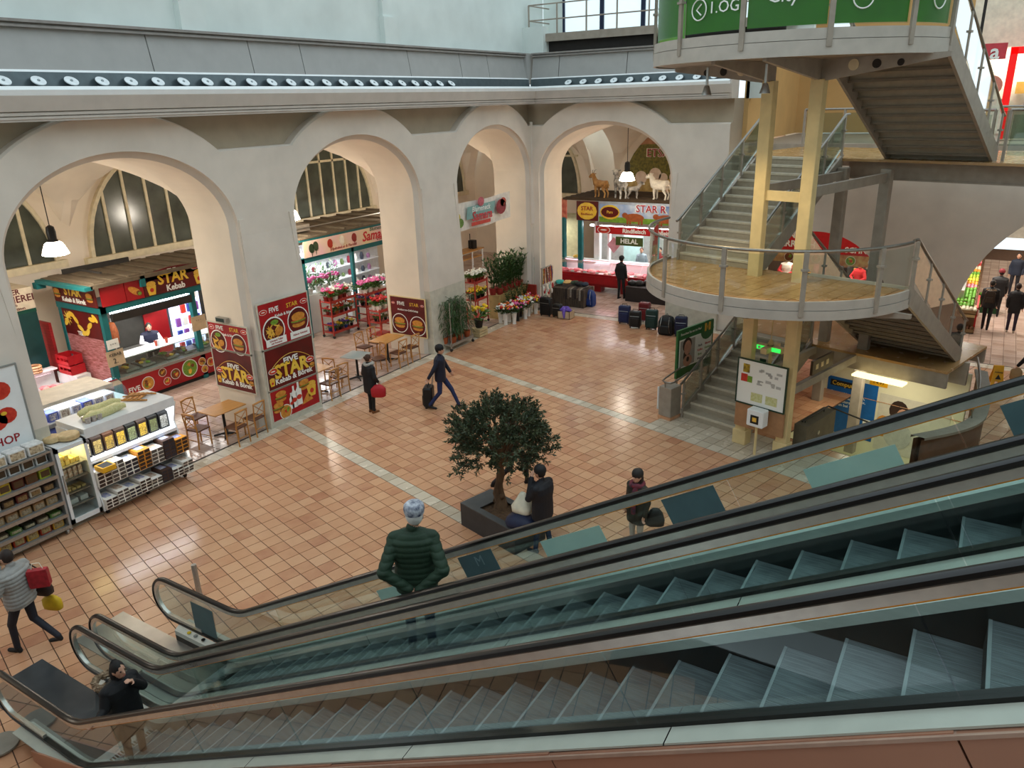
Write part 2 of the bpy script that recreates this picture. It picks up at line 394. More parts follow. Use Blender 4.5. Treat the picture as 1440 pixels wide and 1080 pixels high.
# round spotlights lying in the trough
def spot(s,fn,k=0):
    t=thing('trough_spotlight',fn(s,-.1,8.3),'%s round spotlight from the hall corner in the left arcade trough'%nth(24-k) if fn is axL else '%s round spotlight from the hall corner in the trough above the butcher arch'%nth(k),'spotlight','spotlights in the left trough' if fn is axL else 'spotlights in the back trough')
    dr=(Vector(fn(0,-1,0))-Vector(fn(0,0,0))+Vector((0,0,1.2))).normalized()
    h=B(); h.lathe([(.03,-.12),(.07,-.08),(.11,0)],n=14,ax=dr); ob('housing',h,mat('spot_housing','#5b6467',.35,.6),t,smooth=40)
    r=B(); r.lathe([(.105,-.005),(.125,-.005),(.125,.012),(.105,.012)],n=18,ax=dr); ob('ring',r,mat('spot_ring','#e8eef0',.3),t,smooth=40)
    l=B(); l.blob((dr*.01)[:],(.028,.028,.028)); ob('bulb',l,mat('spot_bulb','#9aa4a6',.2),t,smooth=60)
for k in range(25): spot(6.3+.6*k,axL,k)
for k in range(10): spot(-13.4+.58*k,axB,k)
# upper walls with pilasters
b=B(); b.box((-16.4,-2,9.2),(-15.45,27.5,16)); wu=ob('wall_left',b,m_up,kind='structure')
for y in(11.6,18.2):
    b=B(); b.box((-15.46,y,10.05),(-15.33,y+.42,16)); b.box((-15.46,y-.04,9.3),(-15.27,y+.6,10.05)); ob('pilaster',b,m_up,wu)
b=B(); b.box((-15.45,26.0,9.33),(-14.6,26.4,10.2)); b.box((-15.46,26.6,9.2),(-7.0,27.2,9.6)); ob('wall_back',b,m_up,kind='structure')
m_ltile0=mat('gallery_floor','#a58a70',.5)
# ---------------------------------------------------------------- hall shell out of view
b=B(); b.box((9.5,-9,0),(10,30,16)); ob('wall_right',b,m_up,kind='structure')
b=B(); b.box((-16.4,-9.5,0),(10,-9,16)); ob('wall_front',b,m_up,kind='structure')
b=B(); b.box((-13,-9,5.75),(9.5,.38,6.2)); ob('floor_gallery',b,m_ltile0,kind='structure')
b=B(); b.box((-13,-4.2,0),(9.5,-4,5.75)); ob('wall_gallery',b,mat('under_gallery','#9a7a62',.7),kind='structure')
# ---------------------------------------------------------------- stair tower
m_tread=mat('stone_tread','#a89c88',.6,var=.08,scale=9,bump=.05)
m_cream=mat('cream_paint','#dcc590',.5,var=.08,scale=4)
m_rail=mat('rail_steel','#8c8880',.3,.85,var=.1,scale=20)
m_ltile=tilemat('landing_tile',['#a07a4a','#ad8757','#b79163'],.25,.3,ANG)
m_fascia=mat('fascia_paint','#b7b0a6',.45,.1,var=.08,scale=4)
m_glass=glassmat('clear_pane','#e3ebe6',.2,.02)
tower=thing('staircase',TO,'steel and glass switchback staircase with round landings and cream posts','staircase',rz=ANG)
def P_(name,b,m,smooth=0,parent=None,label=None): return ob(name,b,m,parent or tower,label=label,smooth=smooth)
def flight(x0,x1,ya,za,yb,zb,n,rails):
    dy=(yb-ya)/n; dz=(zb-za)/n; sg=1 if dy>0 else -1
    t=B(); t.box((x0+.03,0,-.05),(x1-.03,dy*1.08,0)); t.box((x0+.03,0,-dz-.02),(x1-.03,.02*sg,-.04)); t.box((x0+.03,-.015*sg,-.045),(x1-.03,.03*sg,.004),1)
    t.box((x0+.03,.0,-dz-.07),(x1-.03,.07*sg,-dz-.02),2)  # darker bar added to draw the riser shading on the flight's underside
    me=mesh('tread',t,[m_tread,mat('nosing','#c7bda8',.5),mat('rib_steel','#7d7263',.5,.2)])
    for k in range(n): ob('tread',me,None,tower,loc=(0,ya+dy*k,za+dz*(k+1)))
    for x in (x0,x1):
        s=B(); h=.19; s.prism([(x-.03,ya-.05*sg,za-.16),(x-.03,yb+.05*sg,zb-.3),(x-.03,yb+.05*sg,zb+.1),(x-.03,ya-.05*sg,za+.24)],(.06,0,0)); P_('stringer',s,m_steelp)
    for x in rails:
        r=B(); r.tube([(x,ya-.15*sg,za+.93),(x,ya,za+1.0),(x,yb,zb+1.0),(x,yb+.2*sg,zb+1.0)],.03,8); P_('handrail',r,m_rail,40)
        k=4
        for i in range(k+1):
            f=i/k; y=ya+(yb-ya)*f; z=za+(zb-za)*f
            p=B(); p.box((x-.02,y-.03,z+.0),(x+.02,y+.03,z+1.0)); p.box((x-.05,y-.05,z+.62),(x+.05,y+.05,z+.66)); P_('rail_post',p,m_steelp)
            if i<k:
                y2=ya+(yb-ya)*(i+1)/k; z2=za+(zb-za)*(i+1)/k; e=.05*sg
                gq=B(); gq.prism([(x-.006,y+e,z+.2),(x-.006,y2-e,z2+.2),(x-.006,y2-e,z2+.92),(x-.006,y+e,z+.92)],(.012,0,0)); P_('glass_panel',gq,m_glass)
ZM=1.65; Z1=4.0; Z2=6.2; Z3=8.65
flight(-.05,1.72,0,0,2.95,ZM,10,[-.05,1.72])
flight(2.62,4.85,4.05,ZM,.35,Z1,14,[4.85,2.62])
flight(-.5,1.68,.15,Z1,3.55,Z2,13,[-.5,1.68])
flight(2.62,4.85,4.05,Z2,.35,Z3,14,[4.85,2.62])
_q=B(); _q.box((-.145,-.145,-.012),(.145,.145,0)); LT=mesh('floor_tile',_q,m_ltile)
def landing(z,r,angs,fas,green=False):
    N=36; cx,cy=2.1,.15
    arc=[(cx-r*math.cos(pi*k/N),cy-r*math.sin(pi*k/N)) for k in range(N+1)]
    pl=arc+[(cx+r,cy+.2),(cx-r,cy+.2)]
    f=B(); f.prism([(x,y,z-.06) for x,y in pl],(0,0,.05)); P_('landing_floor',f,mat('landing_base','#a07c50',.6))
    for i in range(-1,20):
        for j in range(-10,3):
            x,y=-.75+.3*i+.15,.05+.3*j+.15
            if max(math.hypot(x+a*.15-cx,min(0,y+b_*.15-cy)) for a in(-1,1) for b_ in(-1,1))<r-.06 and y<.3: ob('floor_tile',LT,None,tower,loc=(x,y,z))
    f=B(); f.prism([(cx+(x-cx)*.985,cy+(y-cy)*.985,z-fas+.02) for x,y in pl],(0,0,fas-.08)); P_('soffit',f,m_steelp)
    def band(r0,za,zb,th): 
        q=B()
        for sgn in(0,):
            ri=[(cx-r0*math.cos(pi*k/N),cy-r0*math.sin(pi*k/N)) for k in range(N+1)]; ro=[(cx-(r0+th)*math.cos(pi*k/N),cy-(r0+th)*math.sin(pi*k/N)) for k in range(N+1)]
            q.sheet([[(x,y,za) for x,y in ri],[(x,y,za) for x,y in ro],[(x,y,zb) for x,y in ro],[(x,y,zb) for x,y in ri]])
        return q
    P_('fascia',band(r-.02,z-fas,z-.12,.05),m_fascia,30); P_('kerb',band(r-.03,z-.11,z+.06,.05),m_fascia,30)
    hr=B(); hr.tube([(cx-(r+.0)*math.cos(a),cy-r*math.sin(a),z+1.0) for a in [pi*(.02+.96*k/30) for k in range(31)]],.032,8); P_('handrail',hr,m_rail,40)
    for a in angs:
        a=math.radians(a); x,y=cx-(r+.03)*math.cos(a),cy-(r+.03)*math.sin(a); q=B(); q.cbox((x,y,z+.38),(.05,.09,1.22),rot=rotz(a)); q.cbox((x,y,z+.66),(.1,.14,.04),rot=rotz(a)); P_('rail_post',q,m_steelp)
    for a0,a1 in zip(angs,angs[1:]):
        gq=B(); n=8; aa=[math.radians(a0+1+(a1-a0-2)*k/n) for k in range(n+1)]
        gq.sheet([[(cx-(r-.02)*math.cos(a),cy-(r-.02)*math.sin(a),zz) for a in aa] for zz in(z+.1,z+.93)]); P_('glass_panel',gq,m_glass,30)
        if green:
            gq=B(); gq.sheet([[(cx-(r-.05)*math.cos(a),cy-(r-.05)*math.sin(a),zz) for a in aa] for zz in(z+.12,z+2.1)]); P_('green_banner',gq,mat('banner_green','#4f9c2c',.35,var=.1,scale=2),30,label='green printed banner with white lettering')
ANGS=[12,34,56,97,127,158,178]
landing(Z1,2.8,[15,67,98,128,158,180],.3)
landing(Z3,2.8,[-2,30,71,99,128,157,181],.36,True)
# lettering on the green banner
def ontower(a,r,z): 
    a=math.radians(a); x,y=2.1-r*math.cos(a),.15-r*math.sin(a)
    n=Vector((-math.cos(a),-math.sin(a),0)); return frame((x,y,z),(math.sin(a),-math.cos(a),0),(0,0,1))
m_wtxt=mat('white_print','#f2f4ee',.5,var=0)
text('1.OG',.27,ontower(91,2.79,Z3+.5),m_wtxt,tower,ext=.002)
text('City',.3,ontower(112,2.79,Z3+.58),m_wtxt,tower,ext=.002)
for a in(80,138,170):
    q=B(); fr=ontower(a,2.79,Z3+.5); q.T=fr; q.tube([(.17*math.cos(t),.17*math.sin(t),0) for t in [2*pi*k/24 for k in range(25)]],.012,5); 
    if a==80: q.tube([(.05,.09,0),(-.06,0,0),(.05,-.09,0)],.014,5)
    P_('banner_ring',q,m_wtxt)
# posts, beams, brackets
for x,y in((1.84,-.33),(2.87,-.33)):
    q=B(); q.box((x-.13,y-.1,0),(x+.13,y+.1,7.95),bev=.01); q.box((x-.17,y-.13,0),(x+.17,y+.13,.35),bev=.01); P_('post',q,m_cream)
for x,y in((1.84,3.42),(2.87,3.42)):
    q=B(); q.box((x-.12,y-.1,-1.2 if x>2.4 else 0),(x+.12,y+.1,6.0),bev=.01); P_('post',q,m_steelp)
q=B(); q.box((1.97,-.36,5.62),(2.74,-.28,5.82)); P_('cross_beam',q,m_cream)
for x in(1.84,2.87):
    q=B(); q.box((x-.05,-.25,5.72),(x+.05,3.4,5.92)); P_('cross_beam',q,m_steelp)
    q=B(); q.box((x-.05,-.25,1.42),(x+.05,3.4,1.6)); P_('cross_beam',q,m_steelp)
for x in(1.84,2.87):   # tapered brackets carrying the round landings
    for z,zt in((3.28,3.7),(7.9,8.3)):
        q=B(); q.prism([(x-.04,-.2,z),(x-.04,-2.4,zt-.06),(x-.04,-2.4,zt),(x-.04,-.2,zt)],(.08,0,0)); P_('bracket',q,m_steelp)
        q=B(); e=-1 if x<2.4 else 1; q.prism([(x,-.37,z),(x+e*2.3,-.37,zt-.08),(x+e*2.3,-.37,zt),(x,-.37,zt)],(0,.08,0)); P_('bracket',q,m_steelp)
        if z>7:
            for k in range(3):
                q=B(); q.lathe([(.0,0),(.1-.02*k,0),(.1-.02*k,.012),(0,.012)],c=(x+e*(.65+.42*k),-.372,8.17),n=16,ax=Vector((0,-1,0))); P_('bracket_hole',q,m_dark if k else mat('hole_rim','#d9cba8',.5))
# middle landing and bridge
q=B(); q.box((-.6,2.95,ZM-.06),(5.0,5.6,ZM)); P_('landing_floor',q,m_ltile)
q=B(); q.box((-.6,2.97,ZM-.42),(5.0,3.07,ZM-.06)); q.box((-.6,5.5,ZM-.42),(5,5.6,ZM-.06)); P_('landing_beam',q,m_steelp)
for k in range(3):
    q=B(); q.lathe([(0,0),(.11-.015*k,0),(.11-.015*k,.012),(0,.012)],c=(3.3+.5*k,4.02,ZM-.36),n=16,ax=Vector((0,-1,0))); P_('beam_hole',q,mat('hole_rim','#d9cba8',.5))
q=B(); q.box((2.6,4.03,ZM-.6),(5.1,4.12,ZM-.04)); P_('landing_beam',q,m_steelp)
q=B(); q.box((-1.3,3.55,Z2-.06),(16,7.4,Z2)); P_('bridge_floor',q,m_ltile)
q=B(); q.box((1.7,4.0,Z2-.48),(16,4.1,Z2-.02)); q.box((1.7,3.97,Z2-.5),(16,4.12,Z2-.46)); q.box((-1.3,7.3,Z2-.5),(16,7.4,Z2-.02)); q.box((-1.3,3.55,Z2-.4),(1.7,3.62,Z2-.02)); P_('bridge_beam',q,m_steelp)
def railrun(x0,x1,y,z,n):
    h=B(); h.tube([(x0,y,z+1.05),(x1,y,z+1.05)],.03,8); P_('handrail',h,m_rail,40)
    for k in range(n+1):
        x=x0+(x1-x0)*k/n; q=B(); q.box((x-.025,y-.035,z),(x+.025,y+.035,z+1.05)); P_('rail_post',q,m_steelp)
        if k<n: g_=B(); g_.box((x+.06,y-.006,z+.12),(x+(x1-x0)/n-.06,y+.006,z+.95)); P_('glass_panel',g_,m_glass)
railrun(-1.3,2.3,7.35,Z2,3); railrun(2.3,5.2,7.35,Z2,2); railrun(5.0,14,4.05,Z2,6)
# spot lamps under the top landing
for x in(1.3,2.55):
    t=thing('downlight',TU(-1.75,x,7.78),'small steel downlight under the top landing, %s'%('beside the stair flight' if x<2 else 'between the two cream posts'),'lamp','downlights under the staircase landing')
    q=B(); q.lathe([(.03,.12),(.05,.1),(.1,-.06),(.085,-.06),(.04,.04)],n=14); q.box((-.02,-.02,.1),(.02,.02,.44)); ob('housing',q,m_steel,t,smooth=40)
    q=B(); q.lathe([(0,-.055),(.085,-.05),(.0,-.03)],n=14); ob('lens',q,mat('lamp_lens','#fff3d0',.3,emit='#ffe2a0',es=25),t)
    L=bpy.data.lights.new('downlight','SPOT'); L.energy=110; L.color=(1,.78,.45); L.spot_size=1.9; L.spot_blend=.7; L.shadow_soft_size=.08
    lo=bpy.data.objects.new('beam',L); COL.objects.link(lo); lo.parent=t; lo.location=(0,0,-.1)
# stairwell to the basement
m_wellw=mat('well_plaster','#e5dfc0',.7,var=.05,scale=2)
q=B(); z=-2.8
q.prism([TU(4.4,1.3,z),TU(4.4,5.1,z),TU(4.5,5.1,z),TU(4.5,1.3,z)],(0,0,4.02)); 
q.prism([TU(.7,1.4,z),TU(4.4,1.4,z),TU(4.4,1.3,z),TU(.7,1.3,z)],(0,0,2.78)); q.prism([TU(.6,1.3,z),TU(.6,5.1,z),TU(.7,5.1,z),TU(.7,1.3,z)],(0,0,2.78)); q.prism([TU(.6,1.3,z),TU(.6,5.1,z),TU(4.4,5.1,z),TU(4.4,1.3,z)],(0,0,.05))
arc=[TU(4.4-1.2*math.sin(pi/2*k/8),5.1+.0*k-1.2*(1-math.cos(pi/2*k/8))*0+.0) for k in range(9)]
q.prism([TU(.7,5.1,z),TU(4.4,5.1,z),TU(4.4,5.2,z),TU(.7,5.2,z)],(0,0,2.79))
sw=ob('stairwell_wall',q,m_wellw,kind='structure')
sw.name='wall_stairwell'
# curved parapet beside the well: brown outside, grey top
par=thing('parapet',TU(2.5,5.15,0),'curved brown parapet with grey stone top beside the basement stairwell','parapet',rz=ANG)
N=16; cv=[]
for k in range(N+1):
    f=k/N; cv.append((.05+.55*math.sin(pi*f)**1,-1.7+3.6*f))
zt=[.78+.55*max(0,f-.55)/.45 for f in [k/N for k in range(N+1)]]
q=B(); q.sheet([[(x+.16,y,0) for x,y in cv],[(x+.16,y,t) for (x,y),t in zip(cv,zt)]]); q.sheet([[(x,y,0) for x,y in cv],[(x,y,t) for (x,y),t in zip(cv,zt)]]); ob('wall_face',q,mat('brown_stone','#5d3d27',.45,var=.2,scale=5),par,smooth=40)
q=B(); q.sheet([[(x-.06,y,t) for (x,y),t in zip(cv,zt)],[(x-.06,y,t+.06) for (x,y),t in zip(cv,zt)],[(x+.22,y,t+.06) for (x,y),t in zip(cv,zt)],[(x+.22,y,t) for (x,y),t in zip(cv,zt)]]); ob('coping',q,mat('grey_stone','#8d8578',.5,var=.1,scale=8),par,smooth=40)
q=B(); q.tube([(x-.05,y,t+.35) for (x,y),t in zip(cv,zt)][7:],.028,8); 
for k in(8,11,14): q.tube([(cv[k][0],cv[k][1],zt[k]),(cv[k][0]-.05,cv[k][1],zt[k]+.35)],.015,6)
ob('handrail',q,m_rail,par,smooth=40)
# ---------------------------------------------------------------- escalators
TN=math.tan(pi/6); RC=5.77; DC=5.08; NC=4.865; PX=.333
def bendline(c,zl,x0,xe,rad=.9,n=8):
    """polyline: flat at zl from x0, bend, then incline z=c+TN x up to xe"""
    xb=(zl-c)/TN; t=rad*math.tan(pi/12); pts=[(x0,zl),(xb-t,zl)]
    for k in range(1,n): a=pi/6*k/n; pts.append((xb-t+rad*math.sin(a),zl+rad*(1-math.cos(a))))
    pts+= [(xb+t*math.cos(pi/6),zl+t*math.sin(pi/6)),(xe,c+TN*xe)]; return pts
XE=3.2
m_rub=mat('black_rubber','#0d0c0c',.32,var=.1,scale=20)
m_sprof=mat('rail_profile','#d2ccc2',.25,.7,var=.08,scale=12)
m_reflect=mat('orange_reflection','#d98a1c',.4,.2)
m_deck=mat('brushed_deck','#c9cdc6',.35,.35,var=.06,scale=6,stretch=(1,8,8))
m_odeck=mat('outer_deck','#b5b8ad',.4,.15,var=.06,scale=5)
m_skirt=mat('black_skirt','#1b1d1d',.3,var=.1,scale=9)
m_step=mat('step_metal','#666d71',.42,.35,var=.5,scale=3,stretch=(1.2,40,1.2),bump=.12)
m_riser=mat('step_riser','#3a3f42',.5,.4,var=.3,scale=20)
m_clad=mat('brown_cladding','#b5846c',.35,.35,var=.06,scale=2)
m_truss=mat('truss_brown','#50463d',.7)  # plain brown of the truss body
m_eglass=glassmat('green_pane','#eef6f4',.09,.01)
m_plate=mat('floor_plate','#a7a49d',.3,.75,var=.18,scale=2,bump=.04)
m_plated=mat('floor_plate_dark','#4d5256',.35,.6,var=.15,scale=2)
def escalator(yf,yn,phase,label,plate,outer,name='escalator'):
    yc=(yf+yn)/2
    t=thing(name,(-8.3,yc,0),label,'escalator')
    o=Vector((-8.3,yc,0))
    def part(nm,b,m,sm=0,par=None,lab=None):
        b.v=[(x-o.x,y-o.y,z-o.z) for x,y,z in b.v] if par is None else b.v
        return ob(nm,b,m,par or t,label=lab,smooth=sm)
    for y,sd in((yf,1),(yn,-1)):
        # handrail loop
        up=bendline(RC-.03,.97,-9.92,XE,.9)
        cx,cz,r=-9.92,.62,.35
        newel=[(cx-r*math.sin(a),cz-r*math.cos(a)) for a in [pi*k/14 for k in range(14)]]
        pth=[(-9.2,cz-r)]+newel+up
        def sect(q,prof,path=None):
            path=path or pth; rs=[]
            for i,(x,z) in enumerate(path):
                a=Vector(path[max(0,i-1)]); c=Vector(path[min(len(path)-1,i+1)]); d=(c-a).normalized(); n_=Vector((-d.y,d.x))
                rs.append([(x+n_.x*h,y+w_,z+n_.y*h) for w_,h in prof])
            q.rings(rs); return q
        q=sect(B(),[(-.04,0),(-.035,.022),(-.015,.032),(.015,.032),(.035,.022),(.04,0),(.03,-.012),(-.03,-.012)]); part('handrail',q,m_rub,45)
        q=sect(B(),[(-.026,-.013),(.026,-.013),(.026,-.07),(-.026,-.07)]); part('rail_profile',q,m_sprof,30)
        q=sect(B(),[(-.027,-.07),(.027,-.07),(.024,-.078),(-.024,-.078)],up[2:]); part('profile_reflection',q,m_reflect,30)  # thin orange strip stands in for the profile's reflection in the glass
        # glass panels, cut square to the incline
        gp=.075; n_=(-.5,.866)
        dk=lambda x: max(.24,DC+TN*x)
        tops=[]; x=-.045
        xs=[-.045+1.475*k for k in range(-6,4)]
        for k,xa in enumerate(xs):
            xb=xs[k+1] if k+1<len(xs) else XE
            if xa<-8.0: continue
            A=Vector((xa+.004,0,RC+TN*(xa+.004)-gp)); Bq=Vector((xb-.004,0,RC+TN*(xb-.004)-gp)); d=.575
            dn=Vector((.5,0,-.866))*d
            pts=[A,Bq,Bq+dn,A+dn] if xa>-7.3 else [A,Bq,Bq+dn,Vector((-7.3,0,max(.24,DC+TN*-7.3)))]
            q=B(); q.prism([(p.x,y-.005,p.z) for p in pts],(0,.01,0)); part('glass_panel',q,m_eglass)
        xa=xs[1]
        low=[(-9.2,.3)]+[(cx-(r-.07)*math.sin(a),cz-(r-.07)*math.cos(a)) for a in [pi*k/10 for k in range(11)]]+[(x,z-gp-.01) for x,z in bendline(RC-.03,.97,-9.3,xs[1] if xs[1]>-7.5 else xs[2])]
        xl=low[-1]; low+=[(xl[0]+.28,xl[1]-.49)]+[(x,z) for x,z in reversed(bendline(DC,.24,-9.4,xl[0]+.25,.9)[:-1])]
        q=B(); q.add([(x,y-.005,z) for x,z in low]+[(x,y+.005,z) for x,z in low],[tuple(range(len(low))),tuple(range(2*len(low)-1,len(low)-1,-1))]); part('newel_glass',q,m_eglass)
        # inner deck, skirt
        dl=bendline(DC,.24,-9.75,XE,.9); inn=-sd
        w1=y+inn*.03; w2=y+inn*.115
        q=B(); q.sheet([[(x,w1,z+.0) for x,z in dl],[(x,w2,z-.05) for x,z in dl]]); q.sheet([[(x,w2,z-.05) for x,z in dl],[(x,w2,z-.13) for x,z in dl]]); q.quad((-9.75,w1,.24),(-9.75,w2,.19),(-9.75,w2,0),(-9.75,w1,0)); part('inner_deck',q,m_deck,30)
        q=B(); q.sheet([[(x,w2+inn*.001,z-.13) for x,z in dl],[(x,w2+inn*.001,max(-.05,z-.9)) for x,z in dl]]); part('skirt_panel',q,m_skirt,30)
        q=B(); ln=bendline(DC,.26,-9.7,XE,.9); q.sheet([[(x,y-.035,z) for x,z in ln],[(x,y-.035,z+.03) for x,z in ln],[(x,y+.035,z+.03) for x,z in ln],[(x,y+.035,z) for x,z in ln]]); part('glass_gasket',q,m_rub)
        # outer deck in pieces
        ow=outer[0 if sd>0 else 1]; k=0; xsd=[-9.75,-8.35,-6.75]+[-6.75+1.9*i for i in range(1,7)]
        for xa,xb in zip(xsd,xsd[1:]):
            L=[(x,z) for x,z in dl if xa<x<xb]; f=lambda x:[z0+(z1-z0)*(x-x0)/(x1-x0) for (x0,z0),(x1,z1) in zip(dl,dl[1:]) if x0<=x<=x1+1e-6][0]
            xb=min(xb,XE); 
            if xb<=xa: continue
            L=[(xa+.004,f(xa+.004))]+L+[(xb-.004,f(xb-.004))]
            q=B(); q.sheet([[(x,y+sd*.03,z) for x,z in L],[(x,y+sd*ow,z-.015) for x,z in L],[(x,y+sd*ow,z-.03) for x,z in L]]); part('outer_deck',q,m_odeck,30)
    # steps
    k=0; n=int(1.)
    x=phase
    while x>-8.6: x-=PX
    w0,w1=yn+.12,yf-.12
    s=B(); rz=PX*TN
    s.box((0,w0-yc,-.03),(PX+.0,w1-yc,0)); s.sheet([[(0,yy,0) for yy in(w0-yc,w1-yc)],[(.02,yy,-rz*.5) for yy in(w0-yc,w1-yc)],[(.05,yy,-rz) for yy in(w0-yc,w1-yc)]],1)
    s.box((-.006,w0-yc,-.012),(.012,w1-yc,.003),2)
    nt_=34
    for i in range(nt_):
        yy=w0-yc+(w1-w0)*(i+.5)/nt_; s.box((-.004,yy-.006,-rz*.9),(.035,yy+.006,-.01),1)
    me=mesh('step',s,[m_step,m_riser,mat('step_edge','#8f979a',.4,.5)])
    while x<XE:
        z=NC+TN*x
        if z>-.05: ob('step',me,None,t,loc=(x-o.x,0,max(.0,z)))
        x+=PX
    # truss body under the steps
    q=B(); bl=bendline(NC-.55,-.3,-9.5,XE,.9); 
    q.sheet([[(x,yn-.03,z) for x,z in bl],[(x,yf+.03,z) for x,z in bl]]); q.sheet([[(x,yn+.12,z+.3) for x,z in bl],[(x,yf-.12,z+.3) for x,z in bl]]); part('truss_cover',q,m_truss,30)
    # floor plate and comb
    q=B(); q.box((-11.17,w0-.02,-.01),(-9.25,w1+.02,.012)); part('floor_plate',q,plate)
    q=B(); q.box((-9.23,w0-.02,-.01),(-8.6,w1+.02,.014)); part('floor_plate',q,plate)
    q=B(); q.box((-8.6,w0,-.01),(-8.45,w1,.022)); 
    for i in range(22): yy=w0+(w1-w0)*(i+.5)/22; q.box((-8.47,yy-.008,.0),(-8.38,yy+.008,.018))
    part('comb_plate',q,mat('comb_light','#cfd5da',.25,.8))
    return t
e1=escalator(5.60,4.57,-.506,'far escalator with bright steel floor plate carrying the man in green','' and m_plate or m_plate,(.16,.14))
e2=escalator(4.28,3.23,-.336,'near escalator with dark floor plate carrying the woman with fur hood',m_plated,(.14,.15))
e1['label']='glass sided escalator carrying the man in the green jacket'; e2['label']='glass sided escalator with brown outer cladding and dark floor plate'
# brown cladding panels on the open side, one by one
xs=[-9.3,-7.5,-5.6,-3.7,-1.75,.21,2.2,3.2]
for xa,xb in zip(xs,xs[1:]):
    za=lambda x:max(.17,DC-.035+TN*x)
    A=(xa+.006,za(xa)); Bq=(xb-.006,za(xb)); d=1.7
    if xa>-7: pts=[A,Bq,(Bq[0]+.5*d,Bq[1]-.866*d),(A[0]+.5*d,A[1]-.866*d)]
    else: pts=[A,Bq,(Bq[0],0.002),(A[0],0.002)]
    pts=[(x,max(.002,z)) for x,z in pts]
    q=B(); q.prism([(x+8.3,3.065-3.755,z) for x,z in pts],(0,.02,0)); ob('cladding_panel',q,m_clad,e2)
q=B(); q.prism([(-8.3+8.3,3.05-3.755,.225),(3.2+8.3,3.05-3.755,DC-.03+TN*3.2),(3.2+8.3,3.05-3.755,DC-.05+TN*3.2),(0,3.05-3.755,.19)],(0,.04,0)); ob('edge_trim',q,mat('pink_trim','#b99a88',.4,.3),e2)
# control buttons on the inner deck of the far escalator
q=B()
for i,(x,m) in enumerate(((-9.45,0),(-9.3,1),(-9.12,2))): q.lathe([(.03,0),(.03,.012),(0,.012)],c=(x+8.3,5.53-5.085,.225),n=12,m=m)
ob('control_button',q,[mat('btn_y','#d8b52a',.4),mat('btn_g','#8a8a85',.4),m_rub],e1)
# frosted stickers on the far glass (rectangles lying along the incline)
m_stkd=glassmat('sticker_dark','#3f5a5e',.25,.2); m_stkl=mat('sticker_frost','#9fc3b7',.5,trans=.0,alpha=.82,var=.05)
def sticker(x0,x1,c0,c1,m,n,lab):
    a=Vector((x0,c0+TN*x0)); b_=Vector((x1,c0+TN*x1)); dn=Vector((.5,-.866))*((c0-c1)*.866)
    q=B(); q.prism([(p[0],5.588,p[1]) for p in (a,b_,b_+dn,a+dn)],(0,.004,0)); return ob(n,q,m,label=lab,cat='sticker')
m_dk=mat('sticker_slate','#4a6468',.4,alpha=.9,var=.08)
s1=sticker(-4.27,-3.84,5.63,5.2,m_dk,'glass_sticker','dark slate sticker on escalator glass beside the man in green'); 
text('M',.16,frame((-3.98,5.585,3.22),(.866,0,.5),(-.5,0,.866)),mat('sticker_grey','#6d8488',.5),s1,ext=.001)
s2=sticker(-3.25,-2.62,5.55,5.2,m_stkl,'glass_sticker','pale green frosted sticker on escalator glass by the planter')
text('A',.16,frame((-3.0,5.585,3.55),(.866,0,.5),(-.5,0,.866)),mat('sticker_pale','#b4d2c8',.5),s2,ext=.001)
sticker(-2.04,-1.6,5.63,5.2,m_dk,'glass_sticker','dark slate sticker on escalator glass below the woman with plaid scarf')
s3=sticker(-.92,-.33,5.54,5.2,m_stkl,'glass_sticker','pale green frosted sticker on escalator glass in front of the stairwell')
sticker(.24,.9,5.61,5.15,m_dk,'glass_sticker','dark slate sticker on escalator glass beneath the wet floor sign')
sticker(-5.5,-5.1,5.5,5.2,m_stkl,'glass_sticker','pale green frosted sticker on escalator glass left of the man in green')['label']='small pale green frosted sticker on glass behind the man in green'
q=B(); q.box((-9.35,5.588,.3),(-8.85,5.592,.8)); ob('glass_sticker',q,m_dk,label='dark rectangular sticker on the escalator newel glass beside the steel bollard',cat='sticker')
# ---------------------------------------------------------------- pixel helpers on known wall planes
def onx(x,y,X):
    d=_fw*F+_rt*(x-720)+_up*(540-y); return EYE+d*((X-EYE.x)/d.x)
def ony(x,y,Y):
    d=_fw*F+_rt*(x-720)+_up*(540-y); return EYE+d*((Y-EYE.y)/d.y)
# ---------------------------------------------------------------- vaulted aisles behind the arches
def vault(name,a0,a1,c,half,bays,fn,bh=3.5):
    b=B(); n=int((a1-a0)/.22); k=16; g_=[]
    for i in range(n+1):
        s=a0+(a1-a0)*i/n; t=min((s-q)/bh if abs(s-q)<=bh else 9 for q in bays) if 0 else min([abs(s-q)/bh for q in bays]); hs=3.8+3.15*math.sqrt(max(0,1-min(1,t)**2))
        row=[]
        for j in range(k+1):
            d=-1+2*j/k; hd=3.8+3.15*math.sqrt(max(0,1-abs(d)**2)); row.append(fn(s,c+d*half,max(hs,hd)))
        g_.append(row)
    b.sheet(g_); return ob(name,b,m_wall_in,kind='structure',smooth=25)
vault('ceiling',-2,34.8,-20.3,3.72,[2.4,9.4,16.4,23.4,30.6],lambda s,d,z:(d,s,z))
vault('ceiling',-15.7,-7.7,31.15,3.87,[-12.1,-5.1],lambda s,d,z:(s,d,z),3.55)
b=B(); b.box((-24.3,-2,0),(-24,35.3,7.2)); wo=ob('wall_outer',b,m_wall_in,kind='structure')
b=B(); b.box((-24.3,35,0),(-7,35.3,7.2)); wb=ob('wall_rear',b,m_wall_in,kind='structure')
